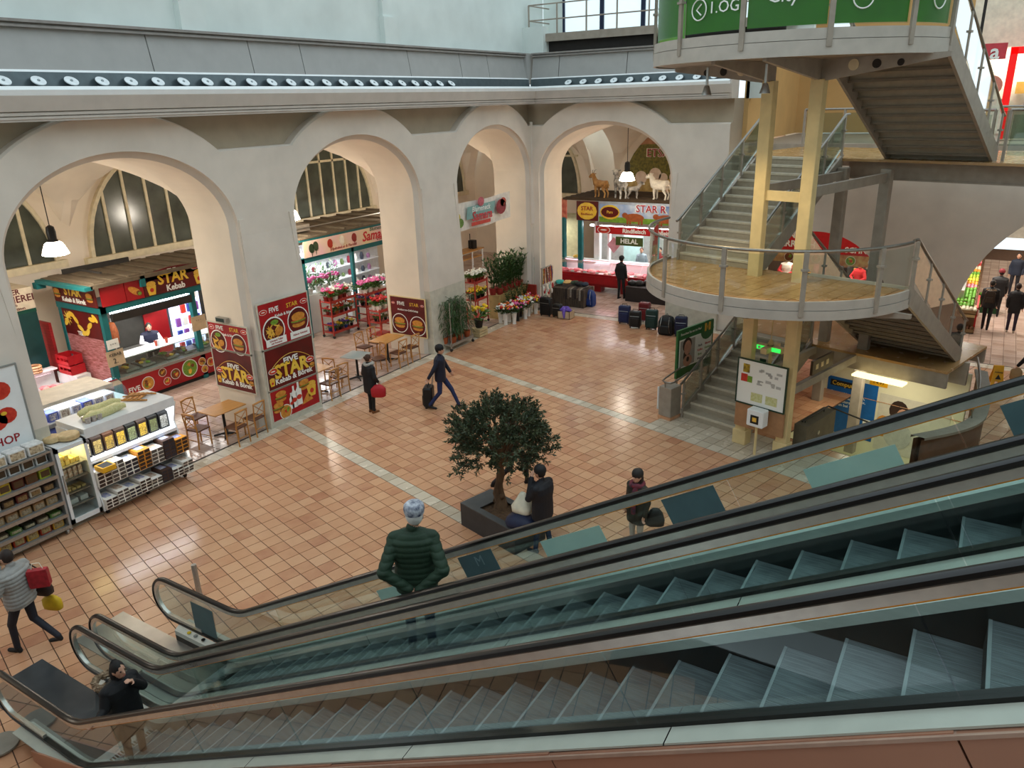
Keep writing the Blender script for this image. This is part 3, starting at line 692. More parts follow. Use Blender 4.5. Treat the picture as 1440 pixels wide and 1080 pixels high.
def lunette(nm,c,half,sill,crown,fn,nm_n,tr):
    t=thing(nm,fn(c,0,sill),None,None,kind='structure'); o=Vector(fn(c,0,sill))
    L=lambda s,d,z: tuple(Vector(fn(s,d,z))-o)
    f=B(); N=24
    A=[(c-half*math.cos(pi*k/N),sill+(crown-sill)*math.sin(pi*k/N)) for k in range(N+1)]; I=[(c-(half-.12)*math.cos(pi*k/N),sill+.0+(crown-.12-sill)*math.sin(pi*k/N)) for k in range(N+1)]
    f.sheet([[L(s,.0,z) for s,z in A],[L(s,.16,z) for s,z in A],[L(s,.16,z) for s,z in I],[L(s,.0,z) for s,z in I]])
    f.prism([L(c-half-.2,0,sill-.22),L(c+half+.2,0,sill-.22),L(c+half+.2,0,sill),L(c-half-.2,0,sill)],Vector(L(c,.22,sill)))
    ob('window_frame',f,m_winf,t)
    h=lambda s: sill+(crown-.08-sill)*math.sqrt(max(0,1-((s-c)/half)**2))
    n=nm_n
    for k in range(n):
        s0=c-half+2*half*k/n+.03; s1=c-half+2*half*(k+1)/n-.03
        top=[(s0+(s1-s0)*j/6,h(s0+(s1-s0)*j/6)) for j in range(6,-1,-1)]
        q=B(); q.prism([L(s0,.05,sill),L(s1,.05,sill)]+[L(s,.05,max(z,sill+.02)) for s,z in top],Vector(L(c,.03,sill))-Vector(L(c,0,sill))); ob('pane',q,m_pane,t)
        if k: q=B(); s=s0-.03; q.prism([L(s-.045,0,sill),L(s+.045,0,sill),L(s+.045,0,h(s)),L(s-.045,0,h(s))],Vector(L(c,.13,sill))-Vector(L(c,0,sill))); ob('mullion',q,m_winf,t)
    if tr:
        q=B(); q.prism([L(c-half*.86,0,tr),L(c+half*.86,0,tr),L(c+half*.86,0,tr+.09),L(c-half*.86,0,tr+.09)],Vector(L(c,.13,sill))-Vector(L(c,0,sill))); ob('transom',q,m_winf,t)
    return t
fO=lambda s,d,z:(-24+d,s,z); fR=lambda s,d,z:(s,35-d,z)
lunette('window_1',9.4,3.0,3.6,6.7,fO,7,None); lunette('window_2',16.4,3.0,3.5,6.7,fO,8,None); lunette('window_3',23.6,3.0,3.5,6.7,fO,8,5.6); lunette('window_4',31.2,2.7,3.4,6.7,fO,5,5.6); lunette('window_5',-18.9,1.3,3.35,5.9,fR,2,5.1)
# ---------------------------------------------------------------- big photo print above the butcher (arched)
m_field=mat('print_field','#b08d52',.6,col2='#d9bb78',scale=5); m_hedge=mat('print_hedge','#4c4a1c',.6,col2='#8a7c2e',scale=9); m_sheepp=mat('print_sheep','#d8b79a',.6,col2='#efd9c4',scale=4); m_skyp=mat('print_sky','#8a5a3a',.6,col2='#c08a62',scale=3)
pr=thing('wall_print',(-12.4,34.9,3.3),'arched photo print of grazing sheep with red lettering above the butcher stall','print')
def pz(s): return 3.3+3.3*math.sqrt(max(0,1-((s)/3.0)**2))
def strip(z0,z1,m,y):
    q=B(); N=20; row0=[];row1=[]
    for k in range(N+1):
        s=-3+6*k/N; t=min(z1,pz(s)); row0.append((s,y,min(z0,t)-3.3)); row1.append((s,y,t-3.3))
    q.sheet([row0,row1]); q.v=[v for v in q.v]; return ob('print_area',q,m,pr)
strip(3.3,4.15,m_field,0); strip(4.15,5.7,m_hedge,0); strip(5.7,6.7,m_skyp,0)
for x,z,r in((-1.3,.95,.3),(-.9,.8,.22),(.1,1.0,.42),(-.35,.85,.26),(.75,.95,.35),(-2.0,.8,.3)):
    q=B(); q.lathe([(0,0),(r,0),(r,.006),(0,.006)],c=(x,-.012,z+.1),n=16,ax=Vector((0,-1,0))); q.lathe([(0,0),(r*.45,0),(r*.45,.006),(0,.006)],c=(x-.05,-.015,z-r*.7),n=12,ax=Vector((0,-1,0))); q.v=[(a,y,.0+z if 0 else z) for a,y,z in q.v]; ob('print_sheep',q,m_sheepp,pr)
m_redtx=mat('red_print','#9c1420',.5,var=0); m_crm=mat('cream_print','#f2e6cf',.5,var=0)
fr=lambda x,z:frame((x,-.02,z),(1,0,0),(0,0,1))
text('ETSAN',.52,fr(-1.0,2.0),m_crm,pr,bold=.03); text('ETSAN',.5,fr(-1.0,2.0)@Matrix.Translation((0,0,.006)),m_redtx,pr,bold=.005)
text('Helal',.4,fr(-.9,2.85),m_redtx,pr,bold=.01)
# ---------------------------------------------------------------- pendant lamps
m_lamp=mat('lamp_glow','#fff8ea',.3,emit='#fff0d8',es=14,var=0)
def pendant(p,top,label,e=160):
    t=thing('pendant_lamp',p,label,'pendant lamp')
    q=B(); q.tube([(0,0,.45),(0,0,top-p.z)],.012,6); ob('cord',q,m_dark,t)
    q=B(); q.lathe([(.03,.5),(.09,.46),(.11,.34),(.1,.18),(.14,.1)],n=14); ob('holder',q,m_rub,t,smooth=40)
    q=B(); q.lathe([(.12,.12),(.2,.06),(.26,-.08),(.3,-.2),(.24,-.22),(.0,-.2)],n=18); ob('lamp_shade',q,m_lamp,t,smooth=40)
    L=bpy.data.lights.new('pendant','POINT'); L.energy=e; L.color=(1,.9,.76); L.shadow_soft_size=.3
    lo=bpy.data.objects.new('pendant_light',L); COL.objects.link(lo); lo.parent=t; lo.location=(0,0,-.45)
pendant(onx(76,346,-19.3),6.9,'bell shaped pendant lamp with black holder above the kebab stall aisle')
pendant(onx(408,300,-19.4),6.9,'pendant lamp half hidden behind the pillar by the flower shop')
pendant(ony(882,246,27.9),6.7,'pendant lamp hanging before the sheep print above the butcher',e=40)
for i,p in enumerate(((-19.8,24.5,4.5),(-20,3,4.5),(-5.0,31,4.4),(2.5,31,4.4),(3.5,37,4.4),(3.5,43,4.4))):
    pendant(Vector(p),6.9,'pendant lamp in the aisle beyond the flower banner' if i==0 else ('pendant lamp above the aisle beside the butchery stall' if i==1 else ('pendant lamp above the second butcher stall behind the staircase' if i==2 else 'pendant lamp above the produce market aisle')),e=220 if i>1 else 160)
for o in bpy.data.objects:
    if o.name.startswith('pendant_lamp') and o.get('label','')=='pendant lamp above the produce market aisle': o['group']='lamps over the produce aisle'
# ---------------------------------------------------------------- terrace with railing on top of the back wall
ter=thing('balcony',(-15.3,26.5,9.8),'grey steel balcony with thin horizontal rails in front of tall windows','balcony')
q=B(); q.box((0,-.3,-.02),(9,1.4,.1)); ob('deck',q,m_steelp,ter)
q=B(); q.box((0,-.34,-.1),(9,-.28,.16)); q.box((.2,-.1,-.5),(9,.0,-.05),1); ob('edge_beam',q,[m_steelp,m_dark],ter)
for z in(1.12,.62): q=B(); q.tube([(0,-.3,z),(9,-.3,z)],.025,6); q.tube([(0,-.3,z),(0,1.2,z)],.025,6); ob('rail',q,m_steelp,ter)
for k in range(8): q=B(); q.box((k*1.15-.02,-.33,-.05),(k*1.15+.02,-.27,1.12)); ob('rail_post',q,m_steelp,ter)
wn=thing('window_6',(-14.8,27.9,9.4),None,None,kind='structure')
for k in range(5):
    q=B(); q.box((k*1.6+.06,0,0),(k*1.6+1.54,.02,3.4)); ob('pane',q,mat('sky_pane','#dcebef',.1,var=.05,emit='#dff0f6',es=.55),wn)
    q=B(); q.box((k*1.6-.08,-.06,-.3),(k*1.6+.08,.06,3.5)); ob('mullion',q,mat('blue_mullion','#15233f',.4),wn)
q=B(); q.box((-.8,.1,-.2),(9,.4,5)); q.box((-.8,-.1,-.4),(0,.3,6)); ob('surround',q,m_up,wn)
# ---------------------------------------------------------------- upper floor behind the staircase
m_ochre=mat('ochre_wall','#c79f66',.7,var=.06,scale=1.2)
b=B(); b.box((-7.4,34,6.2),(9,34.3,13)); b.box((-7.55,26.9,6.2),(-7.4,34.3,13)); wu2=ob('wall_upper',b,m_ochre,kind='structure')
for x in(-5.4,-4.4):
    q=B(); q.box((x,33.96,8.3),(x+.62,34.02,9.0)); ob('window_7',q,mat('dim_pane','#8f8a55',.3),kind='structure')
b=B(); b.box((-7.4,27.3,5.75),(14,50.3,6.15)); ob('floor_upper',b,m_steelp,kind='structure')
b=B(); b.box((-7.5,26.9,7.6),(-6.9,27.1,13)); ob('wall_upper',b,m_up,kind='structure')
# shop with red portal on the upper floor
sh=thing('shop_front',(-.3,29,6.2),'bright upper floor shop front with a red portal frame','shop')
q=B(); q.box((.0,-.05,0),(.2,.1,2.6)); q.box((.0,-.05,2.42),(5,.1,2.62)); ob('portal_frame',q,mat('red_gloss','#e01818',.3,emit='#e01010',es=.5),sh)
q=B(); q.box((-1.2,1.6,0),(7,1.65,4.5)); ob('shop_wall',q,mat('shop_white','#e6dfc9',.6),sh)
for x in(-.9,.9,2.2,3.4):
    q=B(); q.box((x,.05,0),(x+.08,.12,4)); ob('mullion',q,m_dark,sh)
q=B(); q.box((-.85,.05,2.3),(-.1,.1,2.75)); ob('shop_sign',q,mat('sign_rose','#c8404a',.5),sh)
text('a',.6,frame((-.4,.03,2.5),(1,0,0),(0,0,1)),mat('white_print','#fff',.5),sh,bold=.02)
q=B(); q.lathe([(0,0),(.3,0),(.3,.02),(0,.02)],c=(-.35,.04,1.55),n=18,ax=Vector((0,-1,0))); ob('round_sign',q,mat('sign_peach','#d98a78',.5),sh)
for i in range(12): q=B(); x=-.8+.35*(i%6)+.4*(i//6); q.box((x,1.2,.3+.5*(i//4)),(x+.25,1.5,.65+.5*(i//4))); ob('shop_goods',q,mat('goods%d'%(i%5),['#4f7a6a','#b5483a','#3a3a3a','#c9a24a','#6a8ab0'][i%5],.5),sh)
for i in range(3):
    q=B(); q.box((.1+i*1.3,.3,0),(1.1+i*1.3,.55,.9+.2*i)); ob('display_stand',q,mat('stand_g%d'%(i%2),('#9aa48c','#b9b2a0')[i%2],.6),sh)
# ---------------------------------------------------------------- signs and printed food emblems
m_red=mat('poster_red','#a3141c',.4,var=.25,scale=1.2); m_dred=mat('poster_dark_red','#4a0f10',.4,col2='#6e1614',scale=1.5); m_gold=mat('gold_print','#e5b21e',.4,col2='#f2d35a',scale=4)
m_wh=mat('white_print','#f2f4ee',.5,var=0); m_fry=mat('print_fries','#e0a52c',.5,col2='#f0c95c',scale=30); m_bun=mat('print_bun','#c27a26',.5,col2='#dd9d45',scale=14); m_let=mat('print_lettuce','#5d8a26',.5,col2='#88ae3c',scale=25); m_meat=mat('print_meat','#6a3518',.5,col2='#8c4a22',scale=20); m_tom=mat('print_tomato','#b8261a',.5,col2='#d6452f',scale=10)
m_teal=mat('teal_frame','#14686b',.45,var=.1,scale=4); m_cardb=mat('cardboard','#c8b190',.8); m_ink=mat('ink','#1d1a18',.6,var=0)
FOOD=[m_wh,m_fry,m_bun,m_let,m_meat,m_tom,m_gold,m_dred]
BOARD={}
def signboard(name,T,w,h,label,m,th=.03,cat='sign',border=None):
    o=bpy.data.objects.new(name,None); COL.objects.link(o); o.matrix_world=T; tag(o,label,cat)
    q=B(); q.box((-w/2,-h/2,-th),(w/2,h/2,0)); BOARD[o.name]=ob('board',q,m,o)
    if border:
        e=.03; q=B(); q.box((-w/2-e,-h/2-e,-th),(-w/2,h/2+e,.012)); q.box((w/2,-h/2-e,-th),(w/2+e,h/2+e,.012)); q.box((-w/2,-h/2-e,-th),(w/2,-h/2,.012)); q.box((-w/2,h/2,-th),(w/2,h/2+e,.012)); ob('border',q,border,o)
    return o
def lt(o,s,size,x,y,m,z=.006,**k): return text(s,size,Matrix.Translation((x,y,z)),m,BOARD.get(o.name,o),ext=.002,**k)
def fd(q,x,y,rx,ry,m,z=.004,rot=0,n=14):
    c,s=math.cos(rot),math.sin(rot); pts=[]
    for k in range(n):
        a=2*pi*k/n; u,v_=rx*math.cos(a),ry*math.sin(a); pts.append((x+u*c-v_*s,y+u*s+v_*c,z))
    q.prism(pts,(0,0,.003),m)
def food(q,x,y,r,kind,z=.004):
    rr=R
    if kind=='plate_fries':
        fd(q,x,y,r,r,0,z,n=22); fd(q,x,y,r*.9,r*.9,7,z+.003,n=22)
        for i in range(16): fd(q,x+rr.uniform(-.55,.3)*r,y+rr.uniform(-.6,.4)*r,r*.34,r*.055,1,z+.006+.0006*i,rr.uniform(0,3.1),6)
        fd(q,x+.4*r,y-.1*r,r*.38,r*.28,2,z+.017,.5); fd(q,x+.1*r,y+.6*r,r*.35,r*.18,3,z+.017)
    elif kind=='plate_burger':
        fd(q,x,y,r,r,0,z,n=22); fd(q,x,y,r*.92,r*.92,7,z+.003,n=22); food(q,x,y,r*.72,'burger',z+.006)
    elif kind=='burger':
        fd(q,x,y-.38*r,r*.85,r*.3,2,z); fd(q,x,y-.12*r,r*.95,r*.2,4,z+.003); fd(q,x,y+.02*r,r,r*.16,3,z+.005); fd(q,x,y+.12*r,r*.9,r*.12,5,z+.007); fd(q,x,y+.42*r,r*.88,r*.42,2,z+.009)
    elif kind=='cup':
        q.prism([(x-.5*r,y-r,z),(x+.5*r,y-r,z),(x+.75*r,y+.3*r,z),(x-.75*r,y+.3*r,z)],(0,0,.004),6); fd(q,x,y+.55*r,r*.75,r*.4,1,z+.002); fd(q,x,y-.3*r,r*.3,r*.3,5,z+.006)
    elif kind=='wrap': fd(q,x,y,r,r*.42,2,z,-.6); fd(q,x+.5*r,y-.35*r,r*.4,r*.32,4,z+.004,-.6); fd(q,x+.55*r,y-.4*r,r*.25,r*.2,3,z+.007)
    elif kind=='bottle': q.prism([(x-.3*r,y-r,z),(x+.3*r,y-r,z),(x+.3*r,y+.3*r,z),(x+.1*r,y+.6*r,z),(x+.1*r,y+r,z),(x-.1*r,y+r,z),(x-.1*r,y+.6*r,z),(x-.3*r,y+.3*r,z)],(0,0,.004),0); fd(q,x,y-.3*r,.28*r,.2*r,5,z+.005)
    elif kind=='samosa': q.prism([(x-r,y-.5*r,z),(x+.9*r,y-.3*r,z),(x+.1*r,y+.8*r,z)],(0,0,.004),2)
    elif kind=='oval': fd(q,x,y,r,r*.55,0,z); fd(q,x,y,r*.9,r*.47,5,z+.003); fd(q,x,y,r*.5,r*.1,0,z+.006)
    elif kind=='dish': fd(q,x,y,r,r,0,z,n=20); fd(q,x,y,r*.9,r*.9,rr.choice([2,4,5,3]),z+.003,n=20); [fd(q,x+rr.uniform(-.4,.4)*r,y+rr.uniform(-.4,.4)*r,r*rr.uniform(.2,.4),r*.2,rr.choice([1,2,3,4,5]),z+.006+.001*i,rr.uniform(0,3)) for i in range(6)]
def foods(o,items,name='food_picture'):
    for x,y,r,k in items:
        q=B(); food(q,x,y,r,k); ob(name,q,FOOD,BOARD.get(o.name,o))
def arcline(o,w,y,h,m):
    q=B(); q.tube([(w*(-.5+t/12),y+h*(1-(2*(t/12)-1)**2),.006) for t in range(13)],.008,4); ob('arc_line',q,m,BOARD.get(o.name,o))
Yv=Vector((0,0,1))
def facep(pts,off,n):
    """frame for a poster from its 3 world corners TL,TR,BL"""
    tl,tr,bl=[Vector(p) for p in pts]; x=tr-tl; y=tl-bl; c=(tr+bl)/2; T=frame(c+Vector(n)*off,x,y); return T,x.length,y.length
def fiveheader(o,w,h,y):
    lt(o,'FIVE',.17*w/1.6,-.2*w,y,m_wh,bold=.02); lt(o,'STAR',.16*w/1.6,.17*w,y,m_gold,bold=.01); lt(o,'Kebab & Börek',.1*w/1.6,0,y-.17*w/1.6,m_wh,bold=.015)
    foods(o,[(-.41*w,y,.075*w,'oval'),(.42*w,y,.075*w,'oval')],'small_badge')
def fivebig(o,w,h):
    lt(o,'FIVE',.13*w,0,.1*h,m_wh,bold=.03,sx=1.3); lt(o,'STAR',.3*w,0,-.12*h,m_gold,bold=.04); lt(o,'Kebab & Börek',.125*w,.03*w,-.34*h,m_wh,bold=.03)
    arcline(o,w*.9,-.05*h,.3*h,m_fry); foods(o,[(-.38*w,-.05*h,.09*w,'oval'),(.4*w,-.08*h,.09*w,'oval'),(-.42*w,-.3*h,.07*w,'cup'),(.43*w,-.25*h,.06*w,'burger')])
XF=-14.86; W=1.6
def fz(py,px): return onx(px,py,XF).z
z0,z1,z2,z3=fz(433,350),fz(497,362),fz(555,371),fz(598,378)
def front(za,zb,label,m): h=za-zb-.02; return signboard('poster',frame((XF,12.9,(za+zb)/2),(0,1,0),(0,0,1)),1.62,h,label,m,border=m_wains),1.62,h
o,w,h=front(z0,z1,'red kebab poster with fries plate and burger on the pillar front',m_red); fiveheader(o,w,h,.32*h)
foods(o,[(-.4,-.14*h,.36,'plate_fries'),(.42,-.08*h,.36,'plate_burger')])
for x,s in((-.38,'Schnitzel Teller\nmit Pommes'),(.42,'Hühner Schnitzel')):
    q=B(); q.box((x-.33,-.46*h,.02),(x+.33,-.3*h,.026)); ob('price_strip',q,m_wh,o); lt(o,s,.07,x,-.38*h,m_redtx,z=.028,bold=.01)
o,w,h=front(z1,z2,'dark red poster with big golden lettering on the pillar front',m_dred); fivebig(o,w,h)
o,w,h=front(z2,z3,'red poster of burgers, bottles and a fries cup at the pillar foot',m_red)
foods(o,[(-.48,.22*h,.2,'burger'),(-.6,-.1*h,.19,'burger'),(-.38,-.32*h,.2,'dish'),(-.05,.05*h,.3,'bottle'),(.12,.1*h,.32,'bottle'),(-.15,-.05*h,.22,'bottle'),(.33,.3*h,.19,'burger'),(.58,.1*h,.22,'cup'),(.4,-.2*h,.22,'samosa')])
YF=11.865
def fzl(px,py): return ony(px,py,YF).z
za,zb,zc=fzl(300,453),fzl(305,490),fzl(312,543)
def left(a,b_,label,m): h=a-b_-.02; return signboard('poster',frame((-15.82,YF,(a+b_)/2),(1,0,0),(0,0,1)),1.46,h,label,m,border=m_wains),1.46,h
o,w,h=left(za,zb,'red kebab poster beside the small exit lamp on the pillar flank',m_red); fiveheader(o,w,h,.33*h); foods(o,[(-.4,-.2*h,.3,'plate_fries'),(.36,-.2*h,.28,'plate_burger')])
o,w,h=left(zb,zc,'dark red poster with big golden lettering above the corner table',m_dred); fivebig(o,w,h)
ex=thing('exit_lamp',(-15.9,11.88,za+.12),'small dark green exit lamp on the pillar above a red poster','lamp')
q=B(); q.box((-.2,-.1,-.06),(.2,.0,.06)); ob('housing',q,m_steel,ex); q=B(); q.box((-.18,-.106,-.045),(.12,-.1,.045)); ob('face',q,mat('exit_dark','#10302a',.4),ex)
# pillar 2 poster on its flank
tl,tr,bl=ony(543,415,18.8),ony(595,420,18.8),ony(545,466,18.8)
o=signboard('poster',frame((-15.75,18.785,(tl.z+bl.z)/2),(1,0,0),(0,0,1)),1.42,tl.z-bl.z,'dark brown burger poster on the pillar flank above the wooden table',m_dred,border=m_cream); h=tl.z-bl.z
lt(o,'FIVE',.17,-.28,.33*h,m_wh,bold=.02); lt(o,'STAR',.16,.27,.33*h,m_gold); lt(o,'Mediterran-Grill-Kebap',.09,0,.17*h,m_wh,bold=.01); foods(o,[(-.36,-.2*h,.33,'plate_burger'),(.38,-.22*h,.33,'plate_burger')]); foods(o,[(-.6,.33*h,.07,'oval'),(.6,.33*h,.07,'oval')],'small_badge')
# ---------------------------------------------------------------- kebab stall
ks=thing('kebab_stall',(-19.9,11.1,0),'teal framed kebab stall with red illuminated fascia and curved food counter','market stall')
def K(n,b,m,par=None,lab=None,sm=0): return ob(n,b,m,par or ks,label=lab,smooth=sm)
Lk=4.6
for x,y in((0,0),(0,2.75),(-1.95,0),(0,Lk),(-1.95,Lk)):
    q=B(); q.box((x-.08,y-.06,0),(x+.06,y+.1,2.85)); K('post',q,m_teal)
q=B(); q.box((-.1,-.08,2.7),(.1,Lk,2.86)); q.box((-2.0,-.1,2.7),(.1,.08,2.86)); K('beam',q,m_teal)
q=B(); q.box((-2.2,-.25,3.42),(.2,Lk,3.52)); q.box((.05,-.2,3.44),(.13,Lk,3.5),1); q.box((-2.2,-.42,3.4),(.2,-.2,3.5),1); q.box((-2.3,-.45,3.25),(-2.1,-.2,3.42),1); q.box((.1,1.15,3.2),(.2,1.3,3.5),1); K('canopy_frame',q,[mat('canopy_grey','#6a5e4d',.8),m_teal])
for k in range(9): q=B(); q.box((-2.1,-.1+k*.5,3.52),(.1,.2+k*.5,3.56)); K('canopy_slat',q,mat('canopy_grey','#6a5e4d',.8))
q=B(); q.box((-1.9,.2,3.56),(-1.85,2.2,3.7)); q.box((-1.2,.3,3.7),(-.2,.36,3.75)); K('pipe',q,m_dark)
# fascia boards
def kf(y0,y1,za_,zb_,m,n='fascia_panel'):
    q=B(); q.box((.08,y0+.01,za_),(.12,y1-.01,zb_)); return K(n,q,m)
def kT(y,z,x=.125): return frame((x,y,z),(0,1,0),(0,0,1))
kf(0,.7,2.88,3.4,m_red); kf(.7,1.25,2.88,3.4,m_red); f3=kf(1.25,4.3,2.88,3.45,m_dred)
q=B(); q.prism([(.09,1.2+2.1*t/12,3.44+.14*math.sin(pi*t/12)) for t in range(13)]+[(.09,3.3,3.3),(.09,1.2,3.3)],(.03,0,0)); K('fascia_arch',q,m_dred)
text('FIVE',.16,kT(2.2,3.47),m_wh,f3,bold=.02); text('STAR',.42,kT(2.2,3.27),m_gold,f3,bold=.03); text('Kebab',.24,kT(2.25,2.99),m_wh,f3,bold=.03)
for y,z,r,kk in((3.05,3.13,.22,'cup'),(.98,3.12,.22,'wrap'),(1.48,3.1,.2,'cup'),(2.95,3.42,.12,'oval'),(3.6,3.15,.18,'burger')):
    q=B(); q.T=kT(y,z); food(q,0,0,r,kk); K('food_picture',q,FOOD)
q=B(); q.box((-1.95,-.12,2.88),(.05,-.08,3.4)); K('fascia_panel',q,m_dred)
kS=lambda x,z: frame((x,-.125,z),(1,0,0),(0,0,1))
text('STAR',.34,kS(-1.0,3.22),m_gold,ks,bold=.03); text('Kebab & Börek',.18,kS(-1.0,2.98),m_wh,ks,bold=.03)
for x,kk in((-1.75,'burger'),(-.2,'burger')): q=B(); q.T=kS(x,3.12); food(q,0,0,.17,kk); K('food_picture',q,FOOD)
# side wall: printed menu glass
q=B(); q.box((-1.85,-.06,.55),(-.1,-.03,1.95)); K('menu_print',q,mat('menu_meat','#8c3d2a',.3,col2='#d79aa0',scale=6,stretch=(1,1,6)))
q=B(); q.box((-1.85,-.065,1.95),(-.1,-.03,2.7)); K('menu_header',q,m_dred)
q=B(); q.T=frame((-1.0,-.07,2.3),(1,0,0),(0,0,1))
for i in range(10): fd(q,-.7+.16*i,.25*math.sin(i*.9),.15,.07,6,.002+.0007*i,.8*math.cos(i))
for k in range(9): a=2*pi*k/9; q.prism([(-.6+.1*math.cos(a-.25),.12+.1*math.sin(a-.25),.006),(-.6+.22*math.cos(a),.12+.22*math.sin(a),.006),(-.6+.1*math.cos(a+.25),.12+.1*math.sin(a+.25),.006)],(0,0,.003),6)
K('flame_ornament',q,FOOD); text('TELE',.16,frame((-1.1,-.07,2.02),(1,0,0),(0,0,1)),m_wh,ks,bold=.02)
q=B(); q.box((-1.85,-.07,0),(-.1,-.03,.55)); K('side_panel',q,m_dred)
# interior
q=B(); q.box((-1.98,.1,0),(-1.92,Lk,2.7)); K('back_wall',q,mat('stall_dark','#3b3a36',.5)); q=B(); q.box((-1.9,2.3,.4),(-1.86,3.1,2.5)); K('red_wall_panel',q,m_red)
q=B(); q.box((-1.9,3.2,.3),(-1.8,4.3,2.6)); K('drinks_cooler',q,mat('cooler_light','#cdd6ff',.3,emit='#c8d4ff',es=1.2))
for i in range(5):
    for j in range(4): q=B(); q.box((-1.8,3.3+j*.24,.45+i*.4),(-1.72,3.45+j*.24,.72+i*.4)); K('drink_can',q,[m_tom,mat('can_blue','#3b4fae',.3),mat('can_violet','#8d4fa8',.3),m_wh][(i+j)%4])
q=B(); q.box((-1.85,.3,1.0),(-1.3,2.2,1.05)); q.box((-1.85,.3,.1),(-1.35,2.2,1.0)); K('back_bench',q,m_steel)
q=B(); q.lathe([(.02,1.05),(.02,2.1)],c=(-1.6,1.1,0),n=8); q.lathe([(.05,1.25),(.13,1.35),(.15,1.7),(.1,1.95),(.03,2.0)],c=(-1.6,1.1,0),n=14,m=1); K('kebab_spit',q,[m_steel,m_meat],sm=40)
q=B(); q.box((-1.85,2.1,2.0),(-1.55,2.7,2.35)); K('microwave',q,m_white)
# shutter box & counter
q=B(); q.box((.02,.2,2.42),(.12,2.7,2.64)); K('shutter_box',q,mat('shutter_black','#2a2522',.6))
q=B(); q.box((-.06,.25,2.6),(-.02,2.7,2.66)); K('fluorescent_tube',q,mat('tube_light','#ffffff',.3,emit='#f4f6ff',es=20))
q=B(); q.box((-.05,.1,.12),(.06,4.5,.78)); K('counter_front',q,m_red); q=B(); q.box((-.05,.1,0),(.0,4.5,.12)); K('plinth',q,m_dark)
q=B(); q.box((-.85,.05,.78),(.14,4.5,.86)); K('counter_base',q,m_steel); q=B(); q.box((-.85,.05,.0),(-.3,4.5,.8)); K('counter_body',q,m_steel)
q=B(); q.box((-.85,.05,1.24),(-.25,4.5,1.27)); K('counter_top',q,m_white)
m_cg=glassmat('counter_pane','#eef6f4',.15,.02)
for k in range(3): q=B(); q.prism([(.12,.08+k*1.48,.87),(.12,1.52+k*1.48,.87),(-.24,1.52+k*1.48,1.26),(-.24,.08+k*1.48,1.26)],(.008,0,.004)); K('counter_glass',q,m_cg)
for y in(.6,1.1,1.9,2.5,3.2,3.7): q=B(); q.box((-.7,y-.2,.88),(-.1,y+.2,.94)); [q.blob((R.uniform(-.6,-.2),y+R.uniform(-.14,.14),.97),(.07,.07,.04),1+i%3) for i in range(6)]; K('food_tray',q,[m_steel,m_let,m_meat,m_fry])
for y,z,r in((.85,.45,.2),(1.35,.62,.13),(1.45,.32,.12),(1.75,.45,.16),(2.25,.48,.27),(2.7,.55,.13),(2.75,.3,.12),(3.0,.45,.14),(3.25,.6,.11),(3.25,.28,.1),(3.8,.45,.2)):
    q=B(); q.T=kT(y,z,.065); food(q,0,0,r,'dish'); K('food_picture',q,FOOD)
text('FIVE',.2,kT(.42,.4,.065),m_wh,ks,bold=.02)
# lights of the stall
def strip_light(p,sx,sy,e,col=(1,.95,.9)):
    L=bpy.data.lights.new('strip','AREA'); L.shape='RECTANGLE'; L.size=sx; L.size_y=sy; L.energy=e; L.color=col; o=bpy.data.objects.new('strip_light',L); COL.objects.link(o); o.location=p; return o
strip_light((-20.7,13.0,2.62),.5,3.5,70)
for (y,z,lab,s1,s2) in((.06,1.45,'handwritten cardboard kebab price sign on the teal corner post','KEBAB','2.'),(2.8,1.75,'blank looking cardboard note on the second teal post','- - -','')):
    o=signboard('price_sign',frame((-19.9+.11,11.1+y,z+.0),(0,1,.02),(0,0,1)),.5,.44,lab,m_cardb,th=.012); lt(o,s1,.12,0,.1,m_ink); lt(o,s2,.2,-.02,-.08,m_ink) if s2 else None
o=signboard('paper_note',frame((-19.77,11.15,1.85),(0,1,0),(0,0,1)),.34,.26,'plain white paper note above the handwritten kebab price',m_wh,th=.008); lt(o,'= = =',.08,0,0,m_ink)
cupm=[mat('cup_red','#b5452c',.4),m_white]
for i,(y,r_) in enumerate(((.95,.045),(1.02,.06),(1.3,.05))):
    q=B(); q.lathe([(r_*.7,0),(r_,.16),(r_*.9,.16),(r_*.6,.02)],n=12); ob('cup',q,cupm[i%2],label=('tall red paper cup on the kebab counter top','white sauce tub on the kebab counter top','small red tub on the kebab counter top')[i],cat='cup',loc=(-20.35,11.1+y+.7,1.27),smooth=40)
strip_light((1.2,29.9,8.9),4,1.0,130,(1,.93,.8))
# ---------------------------------------------------------------- butchery booth at the far left
fb=thing('butchery_booth',(-22.2,9.2,0),'dark green butchery booth with beige lettered fascia','market stall')
q=B(); q.box((-1.5,-1.6,2.75),(.1,1.35,3.35)); ob('fascia',q,mat('beige_fascia','#d8cbb4',.6),fb)
m_mar=mat('maroon_print','#5c1f22',.5,var=0)
tf=lambda y,z:frame((.11,y,z),(0,1,0),(0,0,1))
text('GANSER',.2,tf(.65,3.27),m_mar,fb,bold=.02); text('FLEISCHEREI',.26,tf(.65,3.07),m_mar,fb,bold=.015); text('Rind   Kalb\nLamm Spezialitäten',.11,tf(.65,2.87),m_mar,fb,bold=.01)
q=B(); q.box((.1,-1.5,2.8),(.115,-.25,3.3)); ob('fascia_picture',q,mat('bread_print','#b99a7a',.5,col2='#e0cdb5',scale=7),fb)
q=B(); q.box((-.05,.25,0),(.08,1.35,2.72)); ob('shutter_wall',q,mat('dark_green','#123f40',.5),fb)
q=B(); q.box((-.05,.1,0),(.1,.28,2.75)); q.box((-.05,-1.6,2.66),(.1,1.35,2.76)); ob('frame_post',q,mat('frame_green','#0d4a3c',.5),fb)
